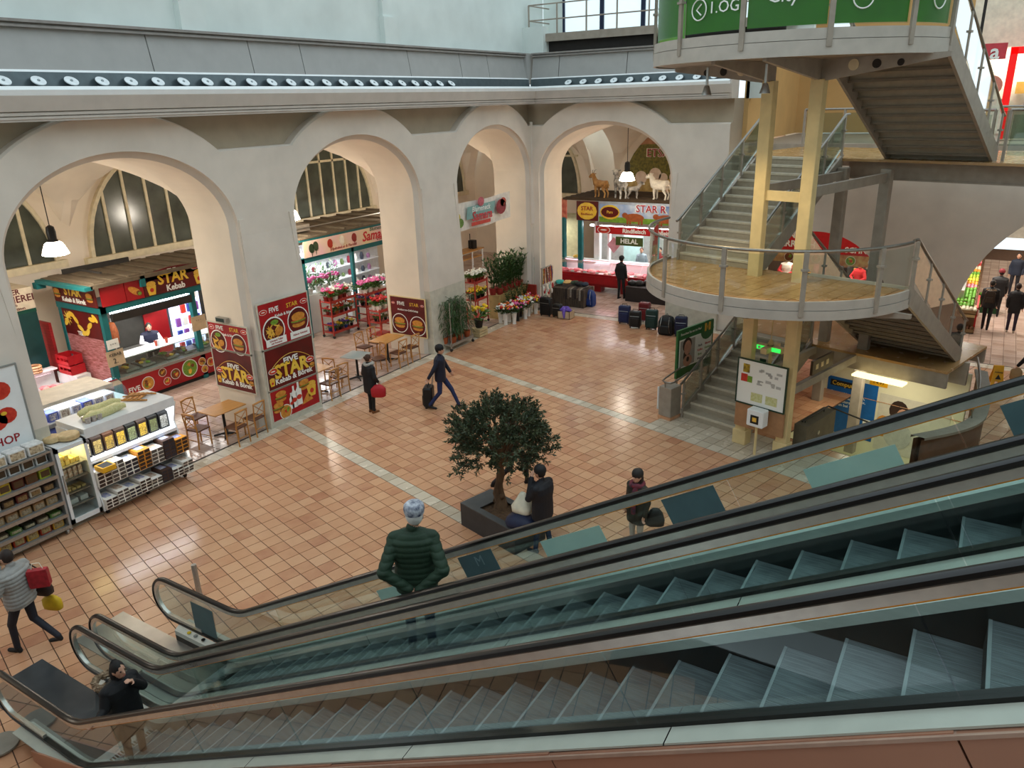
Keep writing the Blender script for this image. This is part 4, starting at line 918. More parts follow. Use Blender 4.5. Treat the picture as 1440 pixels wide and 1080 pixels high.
q=B(); q.box((-1.4,-1.6,.9),(-1.35,.2,2.7)); ob('back_wall',q,mat('booth_lit','#c9cbb0',.5),fb)
for i in range(5): q=B(); q.box((-1.3,-1.4+i*.32,1.7+.1*(i%2)),(-1.25,-1.2+i*.32,2.3)); ob('price_board',q,[m_mar,m_let,m_wh][i%3],fb)
q=B(); q.box((-.9,-1.5,.7),(-.2,.1,.78)); q.box((-.85,-1.4,0),(-.8,-1.3,.7)); q.box((-.3,-.1,0),(-.25,0,.7)); ob('chopping_table',q,m_cream,fb)
o=signboard('paper_note',frame((-22.0,9.5,1.75),(0,1,0),(0,0,1)),.42,.4,'white price sheet with red lines on the dark green booth post',m_wh,th=.01); lt(o,'=====\n====\n=====',.09,0,0,m_redtx)
strip_light((-22.9,8.6,2.6),.8,1.6,45)
# meat display counter
def meatcase(name,T,L,label,base,side=None,depth=.9,z0=.55,hh=.55,npieces=26,back=.0,lamp=40):
    o=bpy.data.objects.new(name,None); COL.objects.link(o); o.matrix_world=T; tag(o,label,'display case')
    q=B(); q.box((-L/2,-depth,0.0 if z0<.6 else .25),(L/2,0,z0)); ob('base',q,base,o)
    q=B(); q.box((-L/2-.02,-.02,z0),(L/2+.02,.06,z0+.1)); ob('bumper',q,side or m_steel,o)
    q=B(); q.box((-L/2,-depth,z0),(L/2,0,z0+.06)); ob('tray',q,mat('tray_white','#e9dfe0',.4),o)
    q=B(); q.box((-L/2,-depth-.05,z0+.5),(L/2,-depth+.25,z0+.54)); q.box((-L/2,-depth-.05,z0),(L/2,-depth,z0+.5)); ob('top_shelf',q,m_white,o)
    n=max(2,int(L/1.2))
    for k in range(n):
        a=-L/2+L*k/n+.02; b_=-L/2+L*(k+1)/n-.02; q=B(); q.sheet([[(a,.03-.0*t-.32*(t/6)**2,z0+.1+.46*t/6),(b_,.03-.32*(t/6)**2,z0+.1+.46*t/6)] for t in range(7)]); ob('curved_glass',q,m_cg,o,smooth=40)
    return o,z0+.06
m_raw=[mat('raw_pink','#d8707c',.35,col2='#eda5a4',scale=9),mat('raw_red','#b5303c',.35,col2='#d9646a',scale=9),mat('raw_pale','#eec9bd',.35,col2='#e69c8e',scale=9)]
def meats(o,z,x0,x1,d0,d1,n,lab,grp):
    T=o.matrix_world
    for i in range(n):
        x=R.uniform(x0,x1); y=R.uniform(-d1,-d0); q=B(); s=R.uniform(.08,.13); q.blob((0,0,s*.4),(s*1.3,s,s*.5),0,9,6,.18,rotz(R.uniform(0,3)))
        mo=ob('meat_cut',q,m_raw[i%3],label=lab[i%3],cat='meat',group=grp+(' (%s)'%('pink','red','pale')[i%3]),smooth=50); mo.matrix_world=T@Matrix.Translation((x,y,z))
o,z=meatcase('meat_counter',frame((-21.35,9.75,0),(0,1,0),(-1,0,0))@Matrix.Rotation(0,4,'X'),1.9,'refrigerated meat counter with white rim beside the red crates',m_steel,depth=.9) if 0 else (None,0)
T=Matrix.Translation((-21.3,9.7,0))@Matrix.Rotation(pi/2,4,'Z')      # local x along +Y, local y towards -X
T=Matrix(((0,1,0,-21.3),(1,0,0,9.6),(0,0,1,0),(0,0,0,1))) if 0 else frame((-21.3,9.6,0),(0,1,0),(-1,0,0))
# front faces +X: local x=+Y, local y=+X
T=Matrix(((0,1,0,-21.0),(-1,0,0,9.55),(0,0,1,0),(0,0,0,1)))
o,z=meatcase('meat_counter',T,1.9,'refrigerated meat counter with white rim beside the red crates',m_dark)
meats(o,z,-.85,.85,.12,.6,24,['pink meat cut in the counter beside the red crates','dark red meat cut in the counter beside the red crates','pale fatty meat cut in the counter beside the red crates'],'meat by the red crates')
strip_light((-21.4,9.5,1.5),.3,1.6,14,(1,.75,.85))
# red crates and sausage rings
for i,(x,y,z,l) in enumerate(((-21.35,10.75,.925,'red plastic crate with cut-out holes on the white plinth'),(-21.4,10.75,1.2,'red plastic crate stacked on another crate beside the kebab stall'))):
    t=thing('crate',(x,y,z),l,'crate'); q=B(); q.box((-.3,-.2,0),(.3,.2,.02)); ob('floor_panel',q,m_red,t)
    for s in(-1,1):
        q=B(); q.box((-.3,.2*s-.01,0),(.3,.2*s+.01,.1)); q.box((-.3,.2*s-.01,.18),(.3,.2*s+.01,.26)); [q.box((-.3+.2*k,.2*s-.01,.1),(-.24+.18*k,.2*s+.01,.18)) for k in range(4)]; ob('side_wall',q,mat('crate_red','#b01c24',.4),t)
        q=B(); q.box((.3*s-.01,-.2,0),(.3*s+.01,.2,.26)); ob('end_wall',q,mat('crate_red','#b01c24',.4),t)
q=B(); q.box((-21.85,10.56,0),(-20.85,10.95,.92)); ob('plinth',q,m_white,label='white plinth carrying the red crates',cat='plinth')
for k in range(3): q=B(); q.tube([(.17*math.cos(t),.14*math.sin(t),.03) for t in [2*pi*i/16 for i in range(17)]],.035,6); ob('sausage_ring',q,mat('sausage','#8c6a45',.5,col2='#a98458',scale=20),label='brown coil of sausages stacked on the meat counter',cat='sausage',group='sausage coils',loc=(-21.72,9.95,1.1+.07*k),smooth=50)
q=B(); q.box((-22.9,10.66,0),(-21.9,10.74,2.3)); q.v=list(q.v); ob('red_panel_wall',q,mat('slat_red','#8f1a1c',.5,var=.3,scale=3,stretch=(1,1,9)),label='red slatted panel wall between butchery booth and kebab stall',cat='panel')
# ---------------------------------------------------------------- cafe tables and cross-back chairs
m_wood=mat('honey_wood','#b9803f',.4,var=.18,scale=4,stretch=(1,6,1)); m_seat=mat('brown_seat','#5a3521',.45); m_tabl=mat('table_wood','#c08a4a',.3,var=.12,scale=3,stretch=(1,7,1)); m_iron=mat('cast_iron','#2a2725',.5,.4)
def chair(loc,rz,label):
    t=thing('cafe_chair',loc,label,'chair',rz=rz)
    q=B(); q.box((-.2,-.2,.43),(.2,.2,.47),bev=.012); ob('seat',q,m_seat,t)
    for x in(-.18,.18):
        q=B(); q.tube([(x,-.18,0),(x,-.18,.44)],.018,6); ob('leg',q,m_wood,t)
        q=B(); q.tube([(x,.22,0),(x,.19,.44),(x*1.02,.24,.9)],[.018,.02,.016],6); ob('back_leg',q,m_wood,t)
    q=B(); q.tube([(-.19,.235,.88),(0,.255,.9),(.19,.235,.88)],.024,6); ob('top_rail',q,m_wood,t); q=B(); q.tube([(-.18,.205,.55),(.18,.205,.55)],.014,6); ob('back_rail',q,m_wood,t)
    for s in(-1,1): q=B(); q.tube([(-.17*s,.21,.56),(.17*s,.24,.86)],.011,5); ob('cross_bar',q,m_wood,t)
    for y in(-.18,.2): q=B(); q.tube([(-.18,y,.2),(.18,y,.2)],.011,5); ob('stretcher',q,m_wood,t)
    return t
def table(loc,rz,label,L,Wd,top):
    t=thing('cafe_table',loc,label,'table',rz=rz)
    q=B(); q.box((-L/2,-Wd/2,.72),(L/2,Wd/2,.75),bev=.01); ob('tabletop',q,top,t)
    q=B(); q.lathe([(.045,.03),(.035,.08),(.035,.72)],n=10); ob('column',q,m_iron,t,smooth=40)
    for k in range(4): a=pi/2*k+pi/4; q=B(); q.tube([(0,0,.06),(.3*math.cos(a),.3*math.sin(a),.02)],[.035,.02],6); ob('foot',q,m_iron,t)
    return t
tA=at(312,573,.75); table((tA.x,tA.y,0),pi/2,'wooden cafe table below the kebab pillar posters',.95,.68,m_tabl)
for p,r,l in(((tA.x-.05,tA.y-.72),pi,'wooden cross-back chair at the free end of the corner table'),((tA.x-.75,tA.y-.25),pi/2,'wooden cross-back chair on the aisle side of the corner table'),((tA.x+.68,tA.y-.18),-pi/2,'wooden cross-back chair on the hall side of the corner table'),((tA.x+.62,tA.y+.42),-pi/2,'wooden cross-back chair beside the pillar foot at the corner table')):
    chair((p[0],p[1],0),r+.08,l)
tB=Vector((-15.75,14.5,0)); table(tB,pi/2,'wooden cafe table half hidden behind the poster pillar',.8,.65,m_tabl)
chair((tB.x+.5,tB.y+.42,0),-pi/2-.2,'wooden cross-back chair near the glass table behind the poster pillar'); chair((tB.x+.62,tB.y-.1,0),-pi/2,'wooden cross-back chair tight against the poster pillar')
tG=Vector((-15.55,16.0,0)); table(tG,.2,'shiny glass topped cafe table between the pillars',.7,.7,mat('glass_top','#cfd8d8',.05,.5,var=0))
chair((tG.x-.25,tG.y-.75,0),pi+.3,'wooden cross-back chair on the poster side of the glass table'); chair((tG.x+.2,tG.y+.7,0),-.3,'wooden cross-back chair behind the woman with red bag')
tC=Vector((-15.85,17.75,0)); table(tC,pi/2+.05,'wooden cafe table below the brown burger poster',1.0,.68,m_tabl)
for p,r,l in(((-.7,-.3),pi/2,'wooden cross-back chair by the red plant trolley at the burger table'),((-.7,.3),pi/2,'wooden cross-back chair in the aisle at the burger table'),((.68,-.28),-pi/2,'wooden cross-back chair on the hall side of the burger table'),((.66,.36),-pi/2,'wooden cross-back chair against the brown burger poster')):
    chair((tC.x+p[0],tC.y+p[1],0),r-.06,l)
# ---------------------------------------------------------------- grocery shelving
m_shw=mat('shelf_white','#e4e6e6',.45,var=.04); m_cast=mat('castor','#2a2a2a',.5)
XG=-14.5
g1=thing('gondola_shelf',(-15.05,8.26,0),'white wheeled gondola shelf full of sweet boxes with a folded chair on top','shelf')
def G(n,b,m): return ob(n,b,m,g1)
L=2.02
q=B(); q.box((-.5,-L/2,1.78),(.5,L/2,1.9)); q.box((.38,-L/2,1.7),(.5,L/2,1.78)); G('top_board',q,m_shw)
q=B(); q.box((-.08,-L/2,.15),(-.02,L/2,1.8)); G('back_panel',q,m_shw)
for s in(-1,1): q=B(); y=s*L/2; q.prism([(-.5,y,.12),(.62,y,.12),(.62,y,.3),(.34,y,1.3),(.5,y,1.78),(-.5,y,1.78)],(0,.03*s,0)); G('end_panel',q,m_shw)
for z,d,tl in((.16,.64,.0),(.62,.55,0),(1.12,.4,.0)): q=B(); q.box((-.02,-L/2,z),(d,L/2,z+.03)); q.box((d-.01,-L/2,z-.02),(d+.01,L/2,z+.05)); G('shelf_board',q,m_shw)
for y in(-.92,0,.92): q=B(); q.lathe([(.0,-.02),(.06,-.02),(.06,.02),(0,.02)],c=(.5,y,.06),n=12,ax=Vector((0,1,0))); q.box((.47,y-.03,.06),(.53,y+.03,.14),1); G('castor',q,[m_cast,m_steel])
q=B(); q.box((.36,-L/2+.05,1.74),(.4,L/2-.05,1.77)); G('light_tube',q,mat('tube_cool','#eef2ff',.3,emit='#e6ecff',es=9)); strip_light((-14.75,8.26,1.72),.12,1.9,16,(.9,.94,1))
bags=[('#1d1816','#cdbf9a'),('#241a14','#c3a860'),('#3a2416','#b8963a'),('#2a2019','#d8b032'),('#151512','#7d8a5a'),('#2a2019','#d8b032'),('#121210','#6f7a4c'),('#161616','#b9b9b0')]
for i,(c1,c2) in enumerate(bags):
    y=-.9+i*.255; t=thing('snack_bag',(XG-.35,8.26+y,1.15),['black and white snack bag at the fridge end of the top shelf','brown and white snack bag second from the fridge','wide brown snack bag with golden window','golden snack bag beside the wide brown bag','black and green snack bag between golden bags','golden snack bag between two dark bags','black snack bag with olive print near the chairs','black snack bag with grey window at the chair end of the shelf'][i],'snack bag')
    q=B(); q.prism([(-.16,-.11,0),(-.02,-.11,0),(-.02,-.11,.36),(-.3,-.11,.5)],(0,.22,0)); ob('pouch',q,mat('bag%d'%i,c1,.35,var=.2,scale=9),t)
    q=B(); q.box((-.02,-.08,.04),(-.012,.08,.3)); ob('window_print',q,mat('bagw%d'%i,c2,.5,col2='#3a2a18',scale=28),t)
cart=[('#efe9de','white'),('#d8902a','orange'),('#e7ddcc','cream'),('#4a3226','brown')]
for row,(z,h,nb,dep,x0,lab) in enumerate(((.66,.085,4,.34,.14,'middle'),(.195,.07,3,.4,.18,'bottom'))):
    n=7 if row==0 else 8
    for i in range(n):
        y=-.9+i*(1.8/(n-1)); sel=[0,0,0,1,0,3,1,0][i] if row==0 else [0,0,2,0,0,3,0,0][i]
        for k in range(nb+(i%2)):
            t=thing('sweet_box',(XG-.55+x0+.36+R.uniform(-.01,.01),8.26+y,z+h*k),'flat %s sweet box, %s up in the %s stack from the fridge, %s shelf'%(cart[sel][1],nth(k),nth(i),lab),'box','%s sweet boxes on the %s shelf'%(cart[sel][1],lab))
            q=B(); w_=1.8/(n-1)*.46; q.box((-dep/2,-w_,0),(dep/2,w_,h-.004)); ob('carton',q,mat('carton_'+cart[sel][1],cart[sel][0],.5,var=.1,scale=8),t)
            q=B(); q.box((dep/2,-w_*.98,.01),(dep/2+.004,-w_*.1,h-.014)); q.box((dep/2,w_*.1,.01),(dep/2+.004,w_*.98,h-.014)); ob('front_print',q,mat('carton_print%d'%(i%3),['#3b2a24','#57504a','#2c2a33'][i%3],.5,var=.4,scale=25),t)
            if k==nb+(i%2)-1: q=B(); q.box((-dep*.35,-w_*.6,h-.004),(dep*.2,w_*.6,h)); ob('top_print',q,mat('carton_top%d'%(i%3),['#5a68b8','#b07a4a','#7f8fc8'][i%3],.5,col2='#ece6da',scale=14),t)
q=B(); q.box((0,0,0),(.3,.28,.1)); q.box((.03,.03,.1),(.27,.25,.101),1); ob('display_tray',q,[mat('tray_yellow','#e0a81e',.5),m_ink],label='yellow open display tray beside the fridge on the middle shelf',cat='tray',loc=(-14.5,7.26,1.02))
# things on the gondola top
for k in range(2):
    q=B(); c=[(-.15+.1*k,-.5+.18*i-.1*k,.09+.02*math.sin(i*2)) for i in range(6)]; q.tube([(x+.12*k,y,z) for x,y,z in c],[.05,.09,.1,.1,.09,.05],10); 
    for v in range(len(q.v)): a=q.v[v]; q.v[v]=(a[0]+R.uniform(-.012,.012),a[1]+R.uniform(-.012,.012),a[2]+R.uniform(-.012,.012))
    ob('noodle_bag',q,mat('noodle','#d8cf86',.35,col2='#eee6b0',scale=35,bump=.6),label=['pale yellow bag of puffed snacks lying against the other on the gondola','pale yellow bag of puffed snacks beside the clear tub pack'][k],cat='bag',loc=(-15.05+.12*k,8.05,1.9),smooth=60)
t=thing('tub_pack',(-14.85,7.62,1.9),'shrink-wrapped pack of small clear tubs on the gondola edge','tub pack')
for i in range(3):
    for j in range(2): q=B(); q.lathe([(.05,0),(.06,.1),(.06,.12),(.0,.12)],c=(-.06+.12*j,-.12+.12*i,0),n=10); ob('tub',q,mat('tub_clear','#c9bfb4',.3,col2='#8f7a70',scale=20),t)
t=thing('folded_chair',(-15.2,8.85,1.9),'folded honey wood chair lying on the white gondola','chair',rz=.5)
for y in(-.2,.2): q=B(); q.tube([(-.3,y,.03),(.32,y,.03)],.02,6); ob('leg',q,m_wood,t)
for x in(-.2,-.1,0,.1): q=B(); q.box((x,-.2,.04),(x+.06,.2,.06)); ob('slat',q,m_wood,t)
q=B(); q.tube([(-.25,-.12,.08),(.3,.1,.08)],.016,6); ob('brace',q,m_wood,t)
# second gondola behind
t=thing('gondola_shelf',(-17.1,8.25,0),'second white gondola with beige top behind the sweets gondola','shelf')
q=B(); q.box((-.5,-.95,1.84),(.5,.9,1.92)); ob('top_board',q,mat('beige_top','#d8cfc0',.5),t); q=B(); q.box((-.5,-.95,.1),(.1,.9,1.84)); ob('body',q,m_shw,t); q=B(); q.box((.1,-.95,1.45),(.5,.9,1.48)); q.box((.1,-.95,1.0),(.55,.9,1.03)); ob('shelf_board',q,m_shw,t)
for i in range(7):
    for r in range(2):
        q=B(); q.box((-.15,-.11,0),(.15,.11,.2)); q.box((.15,-.08,.03),(.154,.08,.17),1); ob('dry_goods_pack',q,[mat('pack_%d'%(i%3),['#dfe3f2','#5b68b5','#e9e4da'][i%3],.4,var=.15,scale=12),mat('pack_pr%d'%(i%2),['#7a5a48','#3f4d98'][i%2],.5,col2='#d8d0c4',scale=30)],label='%s dry goods pack, %s from the grocery shelf side, %s board of second gondola'%(['pale blue','deep blue','off white'][i%3],nth(i),'upper' if r else 'lower'),cat='pack',group='%s packs on the second gondola'%['pale blue','deep blue','off white'][i%3],loc=(-16.78,7.48+i*.26,1.485 if r else 1.035))
strip_light((-16.8,8.25,1.8),.1,1.7,7,(.85,.9,1))
# curved fridge counter
t=thing('chest_fridge',(-18.6,9.55,0),'white chest fridge with curved glass lid beside the kebab stall','fridge')
q=B(); q.box((-.55,-.75,0),(.55,.75,.95)); ob('body',q,m_white,t)
q=B(); q.sheet([[( .55*math.cos(pi*k/10),y,.95+.42*math.sin(pi*k/10)) for k in range(11)] for y in(-.75,.75)]); ob('glass_lid',q,glassmat('lid_pane','#d8eef6',.2,.03),t,smooth=40)
for y in(-.75,.75): q=B(); q.add([( .55*math.cos(pi*k/10),y,.95+.42*math.sin(pi*k/10)) for k in range(11)],[tuple(range(11))]); ob('glass_end',q,glassmat('lid_pane','#d8eef6',.2,.03),t)
q=B(); q.tube([(0,-.7,1.33),(0,.7,1.33)],.03,8); ob('light_tube',q,mat('tube_cool','#eef2ff',.3,emit='#e6ecff',es=9),t)
for i in range(8): q=B(); q.box((-.4+.2*(i%4),-.5+.5*(i//4),.96),(-.25+.2*(i%4),-.2+.5*(i//4),1.03)); ob('tub',q,mat('fr_tub%d'%(i%2),['#bfe0ee','#e8dfa8'][i%2],.4),t)
# small upright fridge
t=thing('display_fridge',(-14.8,6.9,0),'narrow upright display fridge with lit cheese shelf','fridge')
q=B(); q.box((-.33,-.31,.12),(.3,-.27,1.76)); q.box((-.33,.27,.12),(.3,.31,1.76)); q.box((-.33,-.31,.12),(-.29,.31,1.76)); q.box((-.33,-.31,1.66),(.3,.31,1.76)); q.box((-.33,-.31,.12),(.3,.31,.2)); ob('cabinet',q,m_shw,t)
q=B(); q.box((.3,-.31,.14),(.34,-.25,1.74)); q.box((.3,.25,.14),(.34,.31,1.74)); q.box((.3,-.31,1.66),(.34,.31,1.74)); q.box((.3,-.31,.14),(.34,.31,.24)); d_=ob('door',q,m_shw,t); q=B(); q.box((.34,-.29,.8),(.37,-.27,1.2)); ob('handle',q,m_steel,d_); q=B(); q.quad((.32,-.25,.24),(.32,.25,.24),(.32,.25,1.66),(.32,-.25,1.66)); ob('door_glass',q,m_cg,d_)
for z in(.45,.72,1.0,1.28): q=B(); q.box((-.28,-.26,z),(.26,.26,z+.015)); ob('fridge_shelf',q,m_steel,t)
q=B(); q.box((-.2,-.24,1.62),(.2,.24,1.65)); ob('lamp_panel',q,mat('warm_panel','#fff0c0',.3,emit='#ffe9a8',es=5),t)
for nm,z,n,c,lab in(('cheese_block',1.297,6,('#e6cf80','#d8b85a'),'pale yellow cheese block on the lit fridge shelf'),('cream_pot',1.017,8,('#e9e0cf','#b07a5a'),'small white pot on the second fridge shelf'),('flat_bread',.737,5,('#b8893e','#d8bf7a'),'flat golden bread in the fridge'),('foam_tray',.467,2,('#d8dbd6','#c8ccc6'),'white foam tray in the fridge')):
    for i in range(n):
        q=B(); w_=.4/min(n,4); y=-.19+w_*(i%4)+.04; q.box((-.12,-w_*.4,0),(.1,w_*.4,.05 if nm=='flat_bread' else .1),bev=.008) ; ob(nm,q,mat(nm,c[0],.5,col2=c[1],scale=20),label=lab+', %s from the hinge side%s'%(nth(i%4),', upper layer' if i>3 else ''),cat=nm.replace('_',' '),group=nm.replace('_',' ')+'s in the upright fridge',loc=(-14.8+.08-.0*i,6.9+y if n>2 else 6.9-.1+.2*i,z+(.055 if nm=='flat_bread' else .105)*(i//4)))
for i,(x,y,r) in enumerate(((-14.7,7.02,.2),(-14.85,6.78,.16))): q=B(); q.lathe([(r*.6,0),(r,.03),(r,.1),(r*.9,.12),(0,.13)],n=18); ob('bread_basket',q,mat('bread_tan','#c0a070',.6,col2='#d8bd8c',scale=12),label=['large round tan bread tin on top of the fridge','smaller round tan tin on top of the fridge'][i],cat='tin',loc=(x,y,1.765),smooth=40)
# left wall shelf with six boards
t=thing('grocery_shelf',(-14.62,5.4,0),'grey metal grocery shelf with six boards of packages beside the fridge','shelf')
SZ=[.17,.42,.7,.98,1.26,1.55]
for z in SZ: q=B(); q.box((-.17,-1.1,z-.03),(.2,1.12,z)); q.box((.2,-1.1,z-.05),(.215,1.12,z+.02),1); ob('shelf_board',q,[mat('shelf_grey','#9a9c9c',.4,.3),m_steel],t)
for y in(-1.12,1.12): q=B(); q.box((-.19,y-.02,.08),(.2,y+.02,1.82)); ob('end_panel',q,mat('shelf_grey','#9a9c9c',.4,.3),t)
q=B(); q.box((-.19,-1.12,.1),(-.17,1.12,1.82)); ob('back_panel',q,m_steel,t)
for y in(-1.05,1.05): q=B(); q.lathe([(0,-.02),(.06,-.02),(.06,.02),(0,.02)],c=(.15,y,.06),n=12,ax=Vector((0,1,0))); ob('castor',q,m_steel,t)
rows=[('pasta_bag',.17,[('#d8a43a','golden'),('#a3341c','red')],.24,'pasta bag on the bottom board'),('nut_tray',.42,[('#3a3a2a','dark'),('#6a5a44','brown'),('#5d7d3a','green')],.1,'tray of nuts on the low board'),('brick_pack',.7,[('#b09064','tan'),('#a5825a','brown')],.16,'brick shaped pack on the middle board'),('sweets_pack',.98,[('#6a2a20','maroon'),('#d8ccb8','white'),('#3a2a22','dark')],.16,'sweets pack on the fourth board'),('biscuit_box',1.26,[('#b6c23a','lime'),('#dcc23a','yellow'),('#5a1c14','maroon'),('#7a4a2a','brown')],.2,'biscuit box on the fifth board'),('window_box',1.55,[('#dcdcd8','white'),('#c9c9c4','grey')],.2,'cake box with clear window on the top board')]
for nm,z,cs,h,lab in rows:
    for i in range(9):
        c=cs[i%len(cs)]; y=-1.0+i*.245
        for k in range(2 if nm in('brick_pack','window_box') and i%2 and nm!='window_box' else 1):
            o=thing(nm,(-14.62,5.4+y,z+k*h),'%s %s, %s from the fridge%s'%(c[1],lab,nth(8-i),', upper of two' if k else ''),'package','%s %ss'%(c[1],nm.replace('_',' ')))
            q=B(); q.box((-.12,-.105,0),(.1,.105,h-.01),bev=.01); ob('pack_body',q,mat('%s_%s'%(nm,c[1]),c[0],.4,var=.2,scale=14),o)
            q=B(); q.box((.1,-.08,.03),(.106,.08,h*.75)); ob('label_print',q,mat('lab_%s'%nm,['#c9b27a','#d2c6a0','#c8b89a','#b08a58','#6a4a2a','#4a3a26'][int(z*3.5)%6],.5,col2='#5a4028',scale=26),o)
for i in range(6):
    o=thing('window_box',(-14.6,4.6+i*.34,1.79),'clear lidded cake box on the grocery shelf top, %s from the fridge'%nth(5-i),'package','cake boxes on the shelf top'); q=B(); q.box((-.13,-.15,0),(.13,.15,.2),bev=.01); ob('pack_body',q,mat('window_box_white','#dcdcd8',.4),o); q=B(); q.box((.13,-.12,.03),(.136,.12,.17)); ob('label_print',q,mat('cake_print','#6a4a2a',.5,col2='#d8c8a8',scale=26),o)
q=B(); q.box((-14.8,4.35,1.755),(-14.42,6.5,1.785)); q.v=[(x+14.62,y-5.4,z) for x,y,z in q.v]; ob('top_board',q,m_steel,t)
# banner with vegetables on the end pillar
o=signboard('vegetable_banner',frame((-14.84,5.72,2.35),(0,1,0),(0,0,1)),1.5,2.2,'white pillar banner with tomatoes, cucumber and a red bar',m_white,border=mat('banner_frame','#8f918c',.5))
lt(o,'SHOP',.22,.25,-.25,m_redtx,bold=.01); q=B(); q.box((-.6,-.62,.004),(.52,-.5,.008)); ob('red_bar',q,m_tom,o)
for x,y,r in((.38,.7,.2),(.2,.62,.18),(.4,.22,.18),(.2,.15,.2),(.05,.25,.15)): q=B(); fd(q,x,y,r,r*.85,5); fd(q,x-.04,y+.05,r*.3,r*.2,6,.008); ob('tomato_picture',q,FOOD,o)
q=B(); fd(q,.35,-.85,.36,.1,3,.004,.75); fd(q,.2,-1.0,.2,.1,3,.008,.1); ob('cucumber_picture',q,FOOD,o)
# ---------------------------------------------------------------- plants
m_leaf=[mat('leaf_deep','#24401c',.5,col2='#3d5f28',scale=9),mat('leaf_mid','#3f6428',.5,col2='#5f8438',scale=9),mat('leaf_dry','#5a5a28',.55,col2='#7d8040',scale=9)]
m_pot={'terracotta':mat('pot_terracotta','#b3592f',.6),'red':mat('pot_red','#8e2a22',.5),'white':mat('pot_white','#ebe8e0',.4),'black':mat('pot_black','#201e1d',.5),'blue':mat('pot_blue','#2c418c',.4)}
FLW={'pink':'#e26aa8','white':'#f4efe2','red':'#c01f26','yellow':'#efc420','violet':'#6d3f9a','orange':'#e0702a','mixed':'#d84a5a'}
def leaves(b,n,h,spread,ll,lw,z0=0.,up=.6,curl=.3):
    for i in range(n):
        a=R.uniform(0,2*pi); r=spread*math.sqrt(R.random()); z=z0+h*R.random(); c=Vector((r*math.cos(a),r*math.sin(a),z))
        d=Vector((math.cos(a)*R.uniform(.3,1),math.sin(a)*R.uniform(.3,1),R.uniform(up-.5,up+.5))).normalized(); s_=d.cross(Vector((R.uniform(-.3,.3),R.uniform(-.3,.3),1))).normalized()
        L_=ll*R.uniform(.7,1.2); m1=c+d*L_*.5; m2=c+d*L_-Vector((0,0,curl*L_*.4)); b.add([c,m1+s_*lw,m2,m1-s_*lw],[(0,1,2,3)])
PRO={}
def plant(kind,loc,label,group,col='white',pot='red',s=1.):
    key=(kind,col,pot)
    if key not in PRO:
        t=thing({'flower':'potted_flower','vase':'flower_vase','tall':'potted_plant','palm':'potted_palm','bowl':'flower_bowl'}[kind],loc,label,'plant',group); PRO[key]=t
        if kind=='flower':
            q=B(); q.lathe([(.055,0),(.08,.13),(.085,.13),(.07,.12)],n=12); ob('pot',q,m_pot[pot],t,smooth=40)
            q=B(); leaves(q,46,.12,.11,.13,.03,.12,.5); fo=ob('foliage',q,m_leaf[1],t)
            q=B()
            for i in range(13): a=R.uniform(0,6.3); r=.13*math.sqrt(R.random()); q.blob((r*math.cos(a),r*math.sin(a),.27+R.uniform(0,.09)),(.035,.035,.024),0,6,4)
            ob('blossoms',q,mat('bloom_'+col,FLW[col],.5,var=.2,scale=20),fo)
        if kind=='vase':
            q=B(); q.lathe([(.07,0),(.06,.05),(.09,.36),(.1,.38),(.085,.37)],n=12); ob('vase',q,m_pot[pot],t,smooth=40)
            q=B(); leaves(q,60,.16,.14,.16,.03,.36,.5); fo=ob('foliage',q,m_leaf[0],t)
            cs=['white','red','yellow','pink','orange'] if col=='mixed' else [col]
            for c in cs:
                q=B()
                for i in range(16//len(cs)+1): a=R.uniform(0,6.3); r=.17*math.sqrt(R.random()); q.blob((r*math.cos(a),r*math.sin(a),.55+R.uniform(-.05,.08)),(.042,.042,.034),0,7,5)
                ob('blossoms',q,mat('bloom_'+c,FLW[c],.5,var=.2,scale=20),fo)
        if kind=='tall':
            q=B(); q.lathe([(.08,0),(.11,.2),(.115,.2),(.1,.19)],n=12); ob('pot',q,m_pot[pot],t,smooth=40)
            q=B()
            for i in range(9):
                a=2*pi*i/9+R.uniform(-.2,.2); h=R.uniform(.6,.9); l=R.uniform(.1,.24)
                st=[Vector((.04*math.cos(a)+l*f*f*math.cos(a),.04*math.sin(a)+l*f*f*math.sin(a),.18+h*f)) for f in [k/5 for k in range(6)]]; q.tube(st,.008,4)
                for f in range(1,6):
                    for sd in(-1,1):
                        c=st[f]; d=Vector((math.cos(a+sd*1.3),math.sin(a+sd*1.3),.7)).normalized(); w_=d.cross(Vector((0,0,1)))*.035; q.add([c,c+d*.08+w_,c+d*.17,c+d*.08-w_],[(0,1,2,3)])
            ob('foliage',q,m_leaf[0],t)
        if kind=='palm':
            q=B(); q.lathe([(.09,0),(.13,.24),(.135,.24),(.12,.22)],n=12); ob('pot',q,m_pot[pot],t,smooth=40)
            q=B(); q.tube([(0,0,.2),(.02,0,.8),(0,.02,1.3)],.014,5); leaves(q,230,1.25,.2,.3,.016,.35,-.1,.6); ob('foliage',q,m_leaf[0],t)
    p=PRO[key]; 
    if not p.get('used'): p['used']=1; o=p
    else:
        o=clone(p,label=label,group=group)
        if 'used' in o: del o['used']
    o.location=loc; o.rotation_euler[2]=R.uniform(0,6.28); o.scale=(s,s,s); return o
